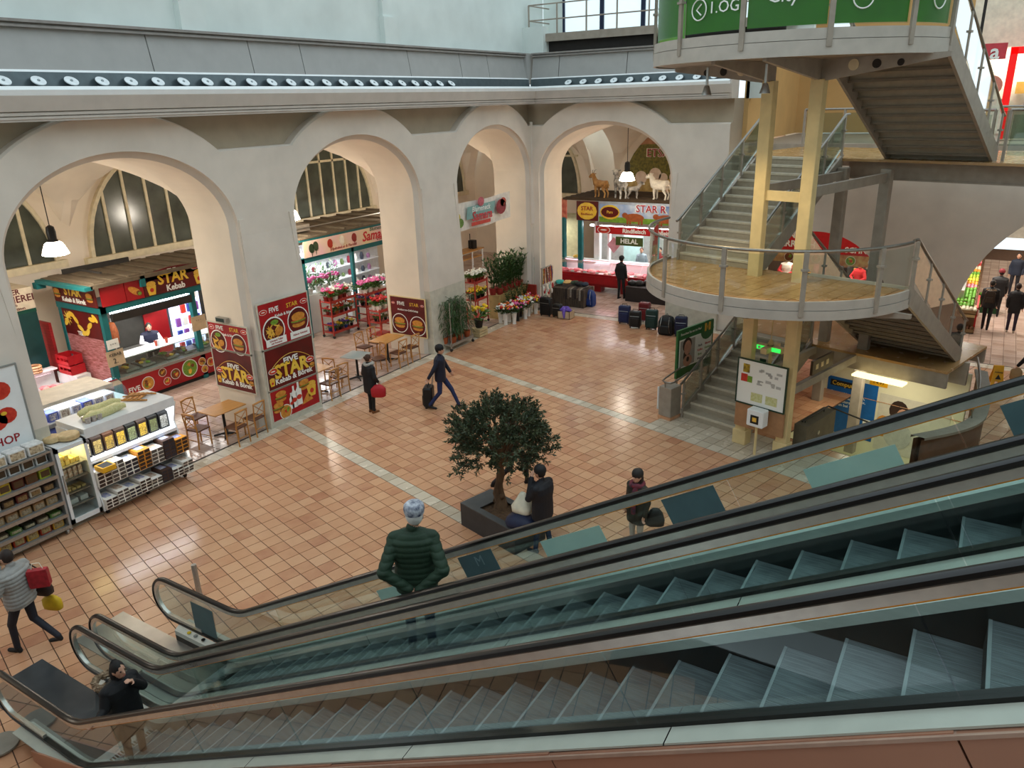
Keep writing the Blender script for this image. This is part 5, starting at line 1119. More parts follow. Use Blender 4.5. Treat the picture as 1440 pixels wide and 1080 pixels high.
# ---------------------------------------------------------------- flower shop booth
fs=thing('flower_stall',(-20.0,18.45,0),'teal framed flower stall with pink illustrated fascia and bright shelves','market stall')
def Fp(n,b,m): return ob(n,b,m,fs)
for x,y in((0,0),(0,2.45),(0,5.6),(-2.8,0)): q=B(); q.box((x-.07,y-.06,0),(x+.06,y+.06,2.85)); Fp('post',q,m_teal)
q=B(); q.box((-.06,-.06,2.68),(.06,7,2.84)); q.box((-.02,-.06,3.42),(.1,7,3.52)); q.box((-2.8,-.1,2.7),(.0,-.04,2.84)); Fp('beam',q,m_teal)
q=B(); q.box((.06,.05,2.86),(.1,6.2,3.42)); Fp('fascia_panel',q,mat('fascia_pink','#e3b7c4',.5,col2='#e6e2a0',scale=.7))
T_=lambda y,z,x=.105: frame((x,y,z),(0,1,0),(0,0,1))
text('Samara',.5,T_(3.7,3.12),mat('samara_red','#c4202c',.4,var=0),fs,bold=.02,shear=.25); text('Blumeneck',.22,T_(3.9,3.36),mat('ink_green','#2d5a3c',.5,var=0),fs,shear=.2); text('Hydrokultur & Floristik',.14,T_(2.0,2.96),m_redtx,fs,shear=.2); text('für jeden Anlass',.1,T_(4.1,2.93),m_redtx,fs)
for y,z,c in((.4,3.15,'#2a3a22'),(.6,3.2,'#33402a'),(1.3,3.18,'#b3341c'),(1.9,3.22,'#f0e8d8'),(2.55,3.2,'#8c1f1c')):
    q=B(); q.T=T_(y,z); fd(q,0,0,.13,.16,0); fd(q,0,-.18,.015,.12,0); fd(q,.06,-.12,.07,.03,0,.006,.6); Fp('flower_picture',q,mat('fp'+c[1:],c,.5))
q=B(); q.box((-2.9,-.1,3.5),(.12,7,3.56)); [q.box((-2.9,.3+k*.9,3.56),(.1,.4+k*.9,3.62)) for k in range(8)]; Fp('roof_board',q,mat('canopy_grey','#6a5e4d',.8))
q=B(); q.tube([(-.6,.3,3.75),(-.6,5.5,3.75)],.025,6); q.box((-1.4,.3,3.62),(-.7,1.2,3.85),1); Fp('roof_pipe',q,[m_steel,m_steelp])
q=B(); q.box((-2.85,.05,0),(-2.8,7,2.7)); Fp('back_wall',q,mat('shop_pale','#dfe4e6',.5)); q=B(); q.box((-2.8,-.04,0),(-.1,.0,2.7)); Fp('side_wall',q,mat('shop_pale','#dfe4e6',.5))
for z in(.6,1.1,1.6,2.1):
    q=B(); q.box((-2.8,2.6,z),(-2.3,6.5,z+.03)); Fp('wall_shelf',q,m_white)
    for k in range(9): q=B(); h=R.uniform(.15,.32); q.lathe([(.06,0),(.09,h*.5),(.05,h)],c=(-2.5,2.85+k*.4,z+.03),n=8); Fp('shelf_vase',q,mat('sv%d'%(k%5),['#7a2230','#e8e4da','#3a3f4a','#9a6a8a','#566b3a'][k%5],.4))
q=B(); q.box((-1.2,2.7,.85),(-.5,6,.9)); q.box((-1.15,2.75,0),(-.55,6,.85)); Fp('sales_counter',q,m_white)
q=B(); q.box((-1.6,.2,2.6),(-1.5,5,2.66)); Fp('tube_lamp',q,mat('tube_light','#ffffff',.3,emit='#f4f6ff',es=20)); strip_light((-21.4,21,2.6),.6,4.5,85,(.97,.98,1))
# kebab stall end with burger print and pale door
q=B(); q.box((-.03,-2.3,2.86),(.03,-.1,3.4)); Fp('fascia_panel',q,m_red); q=B(); q.T=frame((.035,-.6,3.12),(0,1,0),(0,0,1)); food(q,0,0,.22,'burger'); food(q,-.6,0,.2,'cup'); Fp('food_picture',q,FOOD)
q=B(); q.box((-.03,-1.5,1.95),(.03,-.12,2.66)); Fp('print_panel',q,m_dred); q=B(); q.T=frame((.035,-.6,2.27),(0,1,0),(0,0,1)); food(q,0,0,.33,'plate_burger'); Fp('food_picture',q,FOOD)
q=B(); q.box((-.05,-1.5,0),(-.01,-.12,1.95)); Fp('pale_door',q,mat('door_pale','#c3ccd0',.4))
# red plant trolleys
m_troll=mat('trolley_red','#a5342a',.5)
def trolley(loc,Ly,Dx,zs,label,m=m_troll):
    t=thing('plant_trolley',loc,label,'trolley'); H=zs[-1]+.08
    for x in(-Dx/2,Dx/2):
        for y in(-Ly/2,Ly/2): q=B(); q.box((x-.02,y-.02,.1),(x+.02,y+.02,H)); ob('post',q,m,t); q=B(); q.lathe([(0,-.02),(.05,-.02),(.05,.02),(0,.02)],c=(x,y,.05),n=10,ax=Vector((0,1,0))); ob('castor',q,m_cast,t)
    for z in zs: q=B(); q.box((-Dx/2,-Ly/2,z-.03),(Dx/2,Ly/2,z)); q.box((Dx/2,-Ly/2,z-.04),(Dx/2+.02,Ly/2,z+.05)); ob('shelf',q,m,t)
    for y in(-Ly/2,Ly/2): [ob('end_bar',B().box((-Dx/2,y-.012,zz+.25),(Dx/2,y+.012,zz+.29)),m,t) for zz in zs[:-1]]
    return t
def fill(loc,Ly,Dx,z,items,rows=2):
    n=len(items)
    for i,(kind,col,pot,lab,s) in enumerate(items):
        k=(n+rows-1)//rows; x=loc[0]+(-.12 if i//k else .14)*Dx*1.5; y=loc[1]-Ly/2+Ly*((i%k)+.5)/k
        plant(kind,(x,y,z),'%s, %s from kebab side, %s row'%(lab.replace(' on the middle of the ',' mid ').replace(' at the bottom of the ',' low on ').replace(' flowering pot plant',' pot plant').replace(' before the flower stall',''),nth(i%k),'back' if i//k else 'front'),lab,col,pot,s)
t1=(-19.45,19.4,0); trolley(t1,1.25,.5,[.2,.8,1.3],'red plant trolley with cacti and primulas before the flower stall')
P=lambda c,p,w,s=1.1,k='flower':(k,c,p,w,s)
fill(t1,1.2,.5,1.3,[P('red','red','red flowering pot plant on top of the first trolley'),P('white','white','white flowering pot plant on top of the first trolley',1.3),P('pink','red','pink flowering pot plant on top of the first trolley',1.3)]*3)
fill(t1,1.2,.5,.8,[P('white','black','white flowering pot plant on the middle of the first trolley',.9),P('orange','terracotta','orange flowering pot plant on the middle of the first trolley',.9),P('red','red','red flowering pot plant on the middle of the first trolley',.9)]*3)
fill(t1,1.2,.5,.2,[P('violet','blue','dark heather pot at the bottom of the first trolley',.9),P('yellow','black','yellow flowering pot at the bottom of the first trolley',.8)]*4)
t2=(-19.4,21.1,0); trolley(t2,1.2,.5,[.2,.75,1.2],'red plant trolley with pink cyclamen before the flower stall')
fill(t2,1.15,.5,1.2,[P('pink','white','pink cyclamen pot on top of the second trolley',1.3)]*8); fill(t2,1.15,.5,.75,[P('violet','black','violet pot plant on the middle of the second trolley'),P('white','white','white pot plant on the middle of the second trolley')]*4)
t3=(-17.7,19.6,0); trolley(t3,.6,.5,[.2,.65,1.05],'narrow red trolley with roses beside the burger table')
fill(t3,.6,.5,1.05,[P('red','white','dark red rose pot on the narrow trolley',1.3)]*4); fill(t3,.6,.5,.65,[P('white','black','leafy pot on the narrow trolley',.8)]*4)
for i in range(7): plant('vase',(-20.45+.1*(i%2),21.4+i*.33,.9),'%s bouquet in a white vase, %s along the flower counter'%(['red','white'][i>1],nth(i)),'%s bouquets on the counter'%['red','white'][i>1],['red','white'][i>1],'white',.8)
for i in range(6): plant('tall',(-21.6+.3*(i%2),18.8+i*.42,0.9 if i%2 else 0),'leafy green plant inside the flower stall, %s from its side wall'%nth(i),'leafy plants inside the flower stall',pot='red',s=1.2)
for i in range(5): plant('flower',(-20.6,18.8+.4*i,1.4),'pink flowering plant, %s from the teal corner post, on the staging'%nth(i),'plants on the stall staging','pink','white',1.6)
q=B(); q.box((-20.85,18.55,0),(-20.35,20.7,1.4)); ob('staging',q,m_white,label='white plant staging just inside the flower stall',cat='staging')
# palm trolley at pillar two
pc=at(642,486,.0); t=trolley((pc.x,pc.y,0),1.25,.5,[.2],'grey metal trolley with tall poles holding potted palms',m_steelp)
for y in(-.6,0,.6): q=B(); q.tube([(.24,y,.2),(.24,y,1.65)],.018,6); ob('pole',q,m_steelp,t)
for i in range(6): plant('palm',(pc.x-.1+.2*(i%2),pc.y-.5+.2*i,.2),'%s feathery potted palm from the burger poster end of the grey trolley'%nth(i),'palms on the grey trolley',pot='terracotta',s=.95)
# corner plant stand
cs_=thing('plant_stand',(-15.2,24.4,0),'two step wooden plank stand with leafy plants by the corner pillar','plant stand')
m_plank=mat('plank','#b59a62',.6,var=.2,scale=4,stretch=(1,5,1))
q=B(); q.box((-.5,-.9,.0),(-.05,1.1,.9)); q.box((-.05,-.9,0),(.35,1.1,.45)); ob('steps',q,m_plank,cs_)
for z,x in((.9,-.05),(.45,.35)): q=B(); q.box((x-.02,-.92,z-.16),(x+.02,1.12,z+.02)); ob('plank_front',q,m_plank,cs_)
q=B(); q.box((-.5,1.1,0),(.4,1.16,.95)); ob('red_end',q,m_troll,cs_)
for i in range(11): plant('tall',(-15.2-.38+.2*(i%2),23.6+.18*i,.9),'%s tall glossy plant in red pot from the thin rack on the corner stand'%nth(i),'tall plants on the corner stand',pot='red',s=1.3)
for i in range(4): plant('tall',(-15.05,23.8+.42*i,.45),'%s small plant in white pot from the thin rack on the lower step'%nth(i),'white potted plants on the lower step',pot='white',s=.65)
cl_=['mixed','white','red','mixed','yellow','mixed','white','orange','mixed','red','white','mixed','mixed','pink','mixed','white','mixed']
for i,c in enumerate(cl_):
    r=i//6; plant('vase',(-14.66-(.3 if r==1 else 0)+(.22 if r==2 else 0)-.1*(i%2),23.0+.4*(i%6)+.12*r,0),'vase of %s cut flowers, %s from the yellow bowl, %s row by the stand'%(c,nth(i%6),['middle','back','front'][r]),'vases of %s flowers by the plant stand'%c,c,'black' if i%5==3 else 'white',1.1)
t4=(-15.75,22.75,0); trolley(t4,.8,.45,[.25,.95,1.6],'tall thin red rack with primulas beside the plank stand')
fill(t4,.8,.45,1.6,[P('white','red','white primula pot on top of the thin red rack')]*8); fill(t4,.8,.45,.95,[P('yellow','black','yellow leaved pot on the middle of the thin red rack')]*6)
bx=at(674,472,.0); q=B(); [q.box((-.2,-.25,.02+.1*k),(.2,.25,.1+.1*k)) for k in range(3)]; ob('wooden_crate',q,mat('crate_wood','#cdb98c',.6),label='pale wooden crate under the bowl of yellow flowers',cat='crate',loc=(bx.x,bx.y,0))
o=plant('flower',(bx.x,bx.y,.32),'bowl of bright yellow flowers on a pale crate','yellow bowl','yellow','black',2.2); del o['group']
cr=at(652,462); q=B(); q.box((-.2,-.3,0),(.2,.3,.75)); ob('orange_bin',q,mat('bin_orange','#b8391c',.5),label='tall orange plastic bin behind the palm trolley',cat='bin',loc=(cr.x-.35,cr.y+.25,0))
# banner across the third arch
bn=thing('cloth_banner',(-15.4,22.75,4.1),'white cloth banner with teal ribbon and red lettering across the arch','banner')
g_=[]
for k in range(13): y=-1.92+3.84*k/12; g_.append([(.05*math.sin(k*1.1),y,zz-.06*(1-((k-6)/6)**2)+.03*k/12) for zz in(-.46,-.2,.1,.48)])
q=B(); q.sheet(g_); ob('cloth',q,mat('banner_cloth','#e6dfd4',.7),bn,smooth=60)
tb=lambda y,z,r=0.: frame((.09,y,z),(0,1,r),(0,0,1))
q=B(); q.prism([(.07,-1.0,-.15),(.07,.7,-.12),(.07,.85,.3),(.07,-.9,.27)],(.008,0,0)); ob('ribbon',q,mat('ribbon_teal','#7fa9a4',.6),bn)
text('Blumeneck',.26,tb(-.1,.15),m_wh,bn,bold=.01,shear=.2); text('Samara',.44,tb(-.05,-.1),mat('samara_red','#c4202c',.4,var=0),bn,bold=.02,shear=.2)
q=B(); q.box((.07,-.7,-.4),(.078,.5,-.28)); ob('red_strip',q,m_tom,bn)
for y,z,r,c in((1.2,.05,.34,'#8c2430'),(1.35,.2,.2,'#b5483a'),(-1.6,.0,.22,'#d8c23a'),(-1.4,-.2,.2,'#6a8a3a'),(-1.7,-.25,.2,'#c03a28'),(-.1,.38,.2,'#c2606a')):
    q=B(); q.T=tb(y,z); fd(q,0,0,r,r*.8,0); fd(q,r*.3,-r*.4,r*.3,r*.15,0,.006,1); ob('flower_picture',q,mat('bf'+c[1:],c,.6,var=.3,scale=14),bn)
# bar table and posters beyond the banner
bt_=at(655,352,.95); t=thing('bar_counter',(bt_.x,bt_.y,0),'light wooden bar counter with crates on it beyond the arch','counter')
q=B(); q.box((-.35,-1.0,.9),(.35,1.1,.95)); q.box((-.3,-.95,.55),(.3,1.05,.6)); ob('boards',q,m_tabl,t)
for x in(-.3,.3):
    for y in(-.9,.1,1.0): q=B(); q.box((x-.025,y-.025,0),(x+.025,y+.025,.9)); ob('leg',q,m_white,t)
for i,y in enumerate((-.7,.6)): q=B(); q.box((-.15,y-.15,.95),(.15,y+.15,1.35)); q.tube([(0,y-.2,.95),(0,y-.2,1.7)],.02,6); ob('coffee_tin',q,m_ink,t)
for i,(y,z,c) in enumerate(((28.0,2.3,'#d8d2c4'),(29.6,2.4,'#8a5a3a'),(31.4,2.7,'#7a5f3a'))):
    o=signboard('wall_poster',frame((-23.95,y,z),(0,1,0),(0,0,1)),1.1,1.2,['pale printed wall poster beyond the arch','brown framed wall poster beyond the arch','small tan picture on the far aisle wall'][i],mat('wposter%d'%i,c,.5,col2='#5a3028',scale=5))
# ---------------------------------------------------------------- butcher stall in the back aisle
bs=thing('butcher_stall',(-13.2,29.6,0),'butcher stall with colourful cow fascia, red board and teal posts','market stall')
def Q_(n,b,m,lab=None): return ob(n,b,m,bs,label=lab)
for x in(-1.75,1.7,3.6): q=B(); q.box((x-.1,.0,0),(x+.1,.16,3.0)); Q_('post',q,m_teal)
q=B(); q.box((-2.6,.05,3.72),(4,3.2,3.8)); [q.box((-2.5,.1+k*.5,3.8),(3.9,.3+k*.5,3.84)) for k in range(6)]; Q_('roof_board',q,mat('roof_dark','#4a3a28',.8))
bT=lambda x,z,y=-.02: frame((x,y,z),(1,0,0),(0,0,1))
q=B(); q.box((-.85,-.0,2.88),(3.9,.06,3.62)); Q_('fascia_sky',q,mat('fascia_sky','#4a7fc8',.4,col2='#dfe9f2',scale=1.6))
q=B(); q.box((-.85,-.012,2.88),(3.9,.0,3.1)); Q_('fascia_meadow',q,mat('fascia_meadow','#5f8f2a',.4,col2='#86b03c',scale=6))
q=B(); q.box((-1.9,-.03,2.9),(-.9,.03,3.7)); Q_('side_sign',q,m_dred); q=B(); q.T=bT(-1.4,3.3,-.035); fd(q,0,0,.46,.36,6); Q_('yellow_oval',q,FOOD); text('STAR',.24,bT(-1.4,3.4,-.045),m_redtx,bs,bold=.02); text('Rindfleisch',.13,bT(-1.4,3.17,-.045),m_redtx,bs,bold=.01)
q=B(); q.T=bT(-.35,3.3); fd(q,0,0,.45,.3,6); fd(q,0,0,.4,.22,7,.008); Q_('oval_badge',q,FOOD); text('Pars',.16,bT(-.35,3.3,-.04),m_gold,bs,bold=.02)
text('STAR R',.42,bT(1.45,3.48),m_wh,bs,bold=.05); text('STAR R',.4,bT(1.45,3.48,-.03),mat('blue_red','#b3203a',.4,var=0),bs,bold=.01)
for x in(.75,2.1):
    q=B(); q.T=bT(x,3.12); fd(q,0,0,.42,.17,0,.004); fd(q,-.42,.08,.13,.11,0,.006); [q.prism([(k-.04,-.28,.004),(k+.04,-.28,.004),(k+.04,-.05,.004),(k-.04,-.05,.004)],(0,0,.004),0) for k in(-.3,-.18,.2,.33)]; Q_('cow_picture',q,mat('cow_brown','#a4552a',.5,var=.2,scale=8))
q=B(); q.box((-.95,.02,2.74),(3.9,.2,2.86)); Q_('light_beam',q,m_steel)
q=B(); q.box((-.95,-.1,2.42),(3.7,-.05,2.72)); Q_('red_board',q,mat('sign_red','#c01c22',.4)); text('Rindfleisch   Kalbfleisch',.24,bT(1.4,2.57,-.105),m_wh,bs,bold=.03); q=B(); q.T=bT(-.58,2.57,-.105); food(q,0,0,.3,'oval'); Q_('badge',q,FOOD)
q=B(); q.box((.0,-.16,1.98),(1.2,-.12,2.34)); Q_('green_board',q,mat('helal_green','#4c5a2a',.5)); text('HELAL',.27,bT(.6,2.16,-.165),m_wh,bs,bold=.03)
q=B(); q.box((-2.4,2.9,0),(3.9,3.0,3.7)); Q_('back_wall',q,mat('stall_pale','#c8d0cc',.4)); q=B(); q.box((-.4,1.6,.9),(.5,1.65,2.3)); Q_('pale_screen',q,mat('pale_teal','#9fc0bc',.3)); q=B(); q.box((2.2,2.2,.8),(3.3,2.8,2.0)); Q_('pale_cabinet',q,mat('pale_teal','#9fc0bc',.3))
q=B(); q.box((-1.2,.25,.9),(-.95,.5,2.8)); q.box((-.6,.3,.9),(-.5,.5,2.4)); Q_('curtain',q,m_white)
q=B(); q.box((-1.5,.5,2.6),(3.5,.6,2.66)); Q_('tube_lamp',q,mat('tube_light','#ffffff',.3,emit='#f4f6ff',es=20)); strip_light((-12,30.6,2.6),4,.5,60,(1,.96,.95))
q=B(); q.prism([(-.55,.2,1.9),(-.25,.2,1.55),(.05,.2,1.9),(-.25,.2,2.25)],(0,.01,0)); Q_('pink_sheet',q,mat('pink_sheet','#e0a8b4',.5))
# stall next door behind the corner pillar
t=thing('market_stall',(-17.2,29.8,0),'red stall with meat print fascia half hidden behind the corner pillar','market stall')
q=B(); q.box((-1.2,0,2.9),(1.5,.06,3.75)); ob('fascia',q,mat('meat_fascia','#b03a2a',.5,col2='#e08a6a',scale=4),t); q=B(); q.box((-1.2,.0,0),(1.4,.1,1.1)); ob('red_counter',q,m_red,t); q=B(); q.box((-1.2,1.6,0),(1.4,1.65,2.9)); ob('back_wall',q,mat('booth_lit2','#b9b890',.5),t); q=B(); q.box((1.3,-.1,0),(1.45,.1,2.95)); ob('post',q,m_teal,t)
q=B(); q.prism([(-1.2,-.3,2.2),(1.35,-.3,1.9),(1.35,-.3,2.0),(-1.2,-.3,2.3)],(0,.6,0)); ob('sloping_board',q,m_steelp,t); strip_light((-17.2,30.6,2.7),1.6,.5,40)
# counter
T=Matrix(((-1,0,0,-13.25),(0,-1,0,29.0),(0,0,1,0),(0,0,0,1)))
o,z=meatcase('meat_counter',T,5.4,'long red based glass meat counter of the butcher',mat('case_red','#a3161c',.4),side=mat('case_red','#a3161c',.4),depth=.95,z0=.68)
q=B(); q.box((-2.7,-.6,.36),(2.7,.1,.68)); ob('red_bench',q,mat('case_red','#a3161c',.4),o)
for x in(-2.3,-.6,.6,2.3): q=B(); q.box((x-.15,-.5,0),(x+.15,-.1,.4)); ob('bench_leg',q,mat('case_red','#a3161c',.4),o)
q=B(); q.box((-2.6,-.85,1.14),(2.6,-.8,1.17)); ob('glow_tube',q,mat('pink_tube','#ffd0d8',.3,emit='#ffb0be',es=3),o)
meats(o,z,-2.5,2.5,.12,.62,60,['pink meat cut behind the long counter glass','dark red meat cut behind the long counter glass','pale fatty meat cut behind the long counter glass'],'butcher counter meat'); strip_light((-13.25,29.45,1.18),5,.25,8,(1,.62,.68))
for i in range(9):
    q=B(); q.box((-.07,-.01,0),(.07,.0,.1)); p=ob('price_card',q,m_wh,label='%s small white price card from the pillar end of the long counter'%nth(i),cat='price card',group='price cards in the long counter',loc=(-15.6+i*.58,29.06,.75))
q=B(); q.lathe([(.1,0),(.14,.05),(.1,.1),(0,.12)],n=10); ob('bread_loaf',q,m_fry,label='yellow loaf on the butcher counter top',cat='bread',loc=(-15.3,29.9,1.23),smooth=50)
# animal figures on the stall roof
def animal(loc,rz,c1,c2,label,cat,s=1.,horn=False,woolly=False,sit=False):
    t=thing(cat+'_figure',loc,label,cat+' figure',rz=rz)
    m1=mat('fur_'+c1[1:],c1,.6,var=.15,scale=9) if not c2 else mat('fur_'+c1[1:]+c2[1:],c1,.6,col2=c2,scale=5)
    pts=[]; q=B()
    r=.17*s*(1.25 if woolly else 1)
    q.tube([(-.34*s,0,.52*s),(-.3*s,0,.55*s),(-.1*s,0,.53*s),(.15*s,0,.54*s),(.28*s,0,.58*s),(.36*s,0,.7*s),(.42*s,0,.82*s),(.46*s,0,.88*s),(.56*s,0,.84*s),(.66*s,0,.79*s)],[.05*s,r*.85,r*.9,r,r*.9,r*.6,.085*s,.1*s,.085*s,.045*s],10)
    for x,k in((.2,1),(-.26,-1)):
        for y in(-.1,.1):
            if k>0: q.tube([(x*s,y*s,.5*s),((x+.02)*s,y*s,.25*s),(x*s,y*s,.06*s),((x+.04)*s,y*s,0)],[.075*s,.045*s,.032*s,.04*s],8)
            else: q.tube([(x*s,y*s,.52*s),((x+.06)*s,y*s,.34*s),((x-.06)*s,y*s,.18*s),((x-.02)*s,y*s,0)],[.1*s,.06*s,.032*s,.038*s],8)
    for y in(-1,1): q.tube([(.46*s,.07*y*s,.92*s),(.43*s,.17*y*s,.93*s)],[.035*s,.012*s],6)
    q.tube([(-.34*s,0,.58*s),(-.42*s,0,.5*s),(-.42*s,0,.38*s)],[.03*s,.02*s,.015*s],6)
    ob('body',q,m1,t,smooth=60)
    for y in(-1,1): q=B(); q.blob((.55*s,.075*y*s,.89*s),.014*s); ob('eye',q,m_ink,t)
    if horn:
        for y in(-1,1): q=B(); q.tube([(.46*s,.04*y*s,.97*s),(.42*s,.07*y*s,1.08*s),(.34*s,.09*y*s,1.1*s)],[.02*s,.015*s,.006*s],6); ob('horn',q,m_steelp,t)
    return t
ZR=3.842
animal(tuple(ony(845,280,30.0)[:2])+(ZR,),pi-.3,'#8a5a2c','#c99a5a','brown goat figure with white face on the butcher stall roof','goat',1.0,True)
animal(tuple(ony(872,282,30.0)[:2])+(ZR,),pi-.8,'#16120f','#e8e4da','black and white calf figure on the butcher stall roof','calf',1.15)
animal(tuple(ony(890,285,30.0)[:2])+(ZR,),.6,'#1c1612','#d8d2c8','small black and white dog figure on the butcher stall roof','dog',.7)
animal(tuple(ony(928,284,30.0)[:2])+(ZR,),pi-.2,'#e9e2d2',None,'white sheep figure on the butcher stall roof','sheep',1.05,woolly=True)
# ---------------------------------------------------------------- luggage stalls
def suitcase(px,py,col,label,h=.62,w=.42,d=.25,rz=0,soft=True):
    p=at(px,py); t=thing('suitcase',p,label,'suitcase',rz=rz); m=mat('case_'+col[1:],col,.5,var=.15,scale=9)
    q=B(); q.box((-w/2,-d/2,.05),(w/2,d/2,h),bev=.04); ob('shell',q,m,t,smooth=40)
    q=B(); q.box((-w*.36,-d/2-.025,.1),(w*.36,-d/2,h*.62),bev=.012); ob('front_pocket',q,m,t)
    q=B(); q.tube([(-.09,0,h),(-.09,0,h+.06),(.09,0,h+.06),(.09,0,h)],.012,6); ob('handle',q,m_ink,t)
    q=B(); q.tube([(-w*.4,-d/2-.003,h*.72),(w*.4,-d/2-.003,h*.72)],.006,4); ob('zip',q,m_steel,t)
    for x in(-w*.38,w*.38): q=B(); q.lathe([(0,-.02),(.035,-.02),(.035,.02),(0,.02)],c=(x,-.05,.035),n=10,ax=Vector((1,0,0))); ob('wheel',q,m_cast,t)
    return t
suitcase(878,455,'#16244e','navy blue suitcase at the front corner of the luggage row',rz=.1,h=.68); suitcase(893,461,'#141414','black suitcase in front of the red suitcase',h=.62,rz=.15); suitcase(906,452,'#6e1a1e','dark red suitcase behind the black one',h=.72); suitcase(916,463,'#12332f','dark green suitcase beside the black backpack',h=.72,rz=.1)
suitcase(957,473,'#131d3c','dark blue suitcase below the round landing',h=.7,rz=.2); suitcase(768,444,'#121212','black trolley suitcase beside the plant stand',h=.72,w=.46); suitcase(784,446,'#101010','small black trolley suitcase next to the purple cloth box',h=.52,w=.36)
def backpack(px,py,col,label,s=1.,z=0):
    p=at(px,py,z); t=thing('backpack',p,label,'backpack'); m=mat('bp_'+col[1:],col,.6,var=.2,scale=10)
    q=B(); q.rings([[(x*s*k,y*s*k,zz*s) for x,y in((-.18,-.12),(.18,-.12),(.2,.08),(-.2,.08))] for zz,k in((0,.9),(.08,1.05),(.35,1),(.46,.75),(.5,.4))]); ob('sack',q,m,t,smooth=60)
    q=B(); q.box((-.13*s,-.18*s,.05*s),(.13*s,-.12*s,.26*s),bev=.02*s); ob('front_pocket',q,m,t)
    for x in(-1,1): q=B(); q.tube([(x*.1*s,-.1*s,.48*s),(x*.11*s,-.17*s,.3*s),(x*.13*s,-.15*s,.08*s)],.012,5); ob('strap',q,m_steel,t)
    q=B(); q.tube([(-.04*s,0,.49*s),(0,0,.55*s),(.04*s,0,.49*s)],.01,5); ob('loop',q,m,t); return t
backpack(937,470,'#111312','black backpack with grey straps among the suitcases',1.35); backpack(828,430,'#16306e','blue backpack hanging at the end of the textile table',1.3)
t=thing('textile_table',tuple(at(805,428)[:2])+(0,),'table covered with dark bags and striped textiles near the butcher','table')
q=B(); q.box((-.75,-.4,.0),(.7,.45,.72)); ob('draped_cloth',q,mat('drape_dark','#2a211c',.8,col2='#5a4a3c',scale=3,stretch=(9,1,1)),t)
for i in range(8): q=B(); x=-.1+.1*i; q.sheet([[(x,y,z),(x+.08,y,z)] for y,z in((.3,.74),(-.2,.76),(-.42,.72),(-.44,.3+.05*(i%3)))]); ob('hanging_scarf',q,mat('scarf%d'%(i%4),['#2b2320','#6a5a4a','#8d8478','#3f3630'][i%4],.8,var=.3,scale=20,stretch=(1,8,1)),t)
pc_=at(805,428)
for i,(dx,dy,c,l) in enumerate(((-.6,.1,'#3aa8a0','turquoise folded cloth on the textile table'),(-.3,.15,'#c9a46a','tan folded cloth on the textile table'),(0,.2,'#2a3a2a','dark green folded cap on the textile table'),(.25,.1,'#15181c','black folded jacket on the textile table'),(.5,.1,'#1d2a3c','dark blue folded jacket on the textile table'))):
    q=B(); q.blob((0,0,.07),(.18,.2,.08),0,10,6,.15); ob('folded_cloth',q,mat('fold%d'%i,c,.8),label=l,cat='cloth',loc=(pc_.x+dx,pc_.y+dy,.78),smooth=60)
pb=at(796,447); t=thing('cardboard_box',pb,'cardboard box full of purple cloth in front of the textile table','box')
q=B(); [q.box(a,b_) for a,b_ in(((-.25,-.2,0),(.25,-.18,.28)),((-.25,.18,0),(.25,.2,.28)),((-.25,-.2,0),(-.23,.2,.28)),((.23,-.2,0),(.25,.2,.28)),((-.25,-.2,0),(.25,.2,.02)))]; ob('carton',q,m_cardb,t)
q=B(); [q.blob((R.uniform(-.15,.15),R.uniform(-.12,.12),.28+R.uniform(0,.08)),(.13,.1,.07),0,8,5,.2) for i in range(6)]; q.tube([(0,-.15,.3),(.02,-.23,.25),(.04,-.24,.05)],[.07,.06,.03],7); ob('purple_cloth',q,mat('purple','#5a3fa0',.8,col2='#7d62c0',scale=12),t,smooth=60)
# scarf rack beside the corner pillar
sr=Vector((-14.3,25.45,0)); t=thing('scarf_rack',sr,'rack hung with colourful striped scarves and slippers by the corner pillar','rack')
q=B(); q.tube([(0,-.35,0),(0,-.35,1.75)],.02,6); q.tube([(0,.35,0),(0,.35,1.75)],.02,6); q.tube([(0,-.4,1.72),(0,.4,1.72)],.02,6); q.tube([(0,-.4,1.05),(0,.4,1.05)],.02,6); ob('frame',q,m_steel,t)
sc_c=['#1d1a18','#c4582a','#1f3f8a','#d8a23a','#7a1f2a','#2a2a2a','#e0d8c8','#8a5a2a','#202020','#b84a3a']
for i in range(14):
    y=-.38+.055*i; q=B(); q.sheet([[(.06+.02*math.sin(i+k),y,1.72-k*.15),(.08+.02*math.sin(i+k),y+.06,1.72-k*.15)] for k in range(5)]); ob('striped_scarf',q,mat('sscarf%d'%(i%10),sc_c[i%10],.8,col2=sc_c[(i+3)%10],scale=8,stretch=(1,1,3)),t)
for i in range(10):
    y=-.38+.08*i; q=B(); q.blob((.09,y,.95-.1*(i%3)),(.05,.035,.11),0,8,5); ob('slipper',q,mat('slip%d'%(i%4),['#e8e4dc','#c03a3a','#bfd8c8','#d8c8b8'][i%4],.7),t)
# pile of bags on the far luggage table
ph=at(915,425); t=thing('luggage_table',(ph.x,ph.y+.1,0),'low table heaped with dark bags behind the suitcases','table')
q=B(); q.box((-1.0,-.35,0),(2.6,.5,.6)); ob('table_block',q,mat('drape_black','#2a2220',.8),t)
for i in range(13): q=B(); q.blob((-.85+.27*i,R.uniform(-.15,.25),.68),(.2,.18,.13),0,9,6,.2); ob('bag',q,mat('pbag%d'%(i%5),['#14110f','#1c1a1a','#2a1c16','#3a1218','#10131a'][i%5],.6),t,smooth=60)
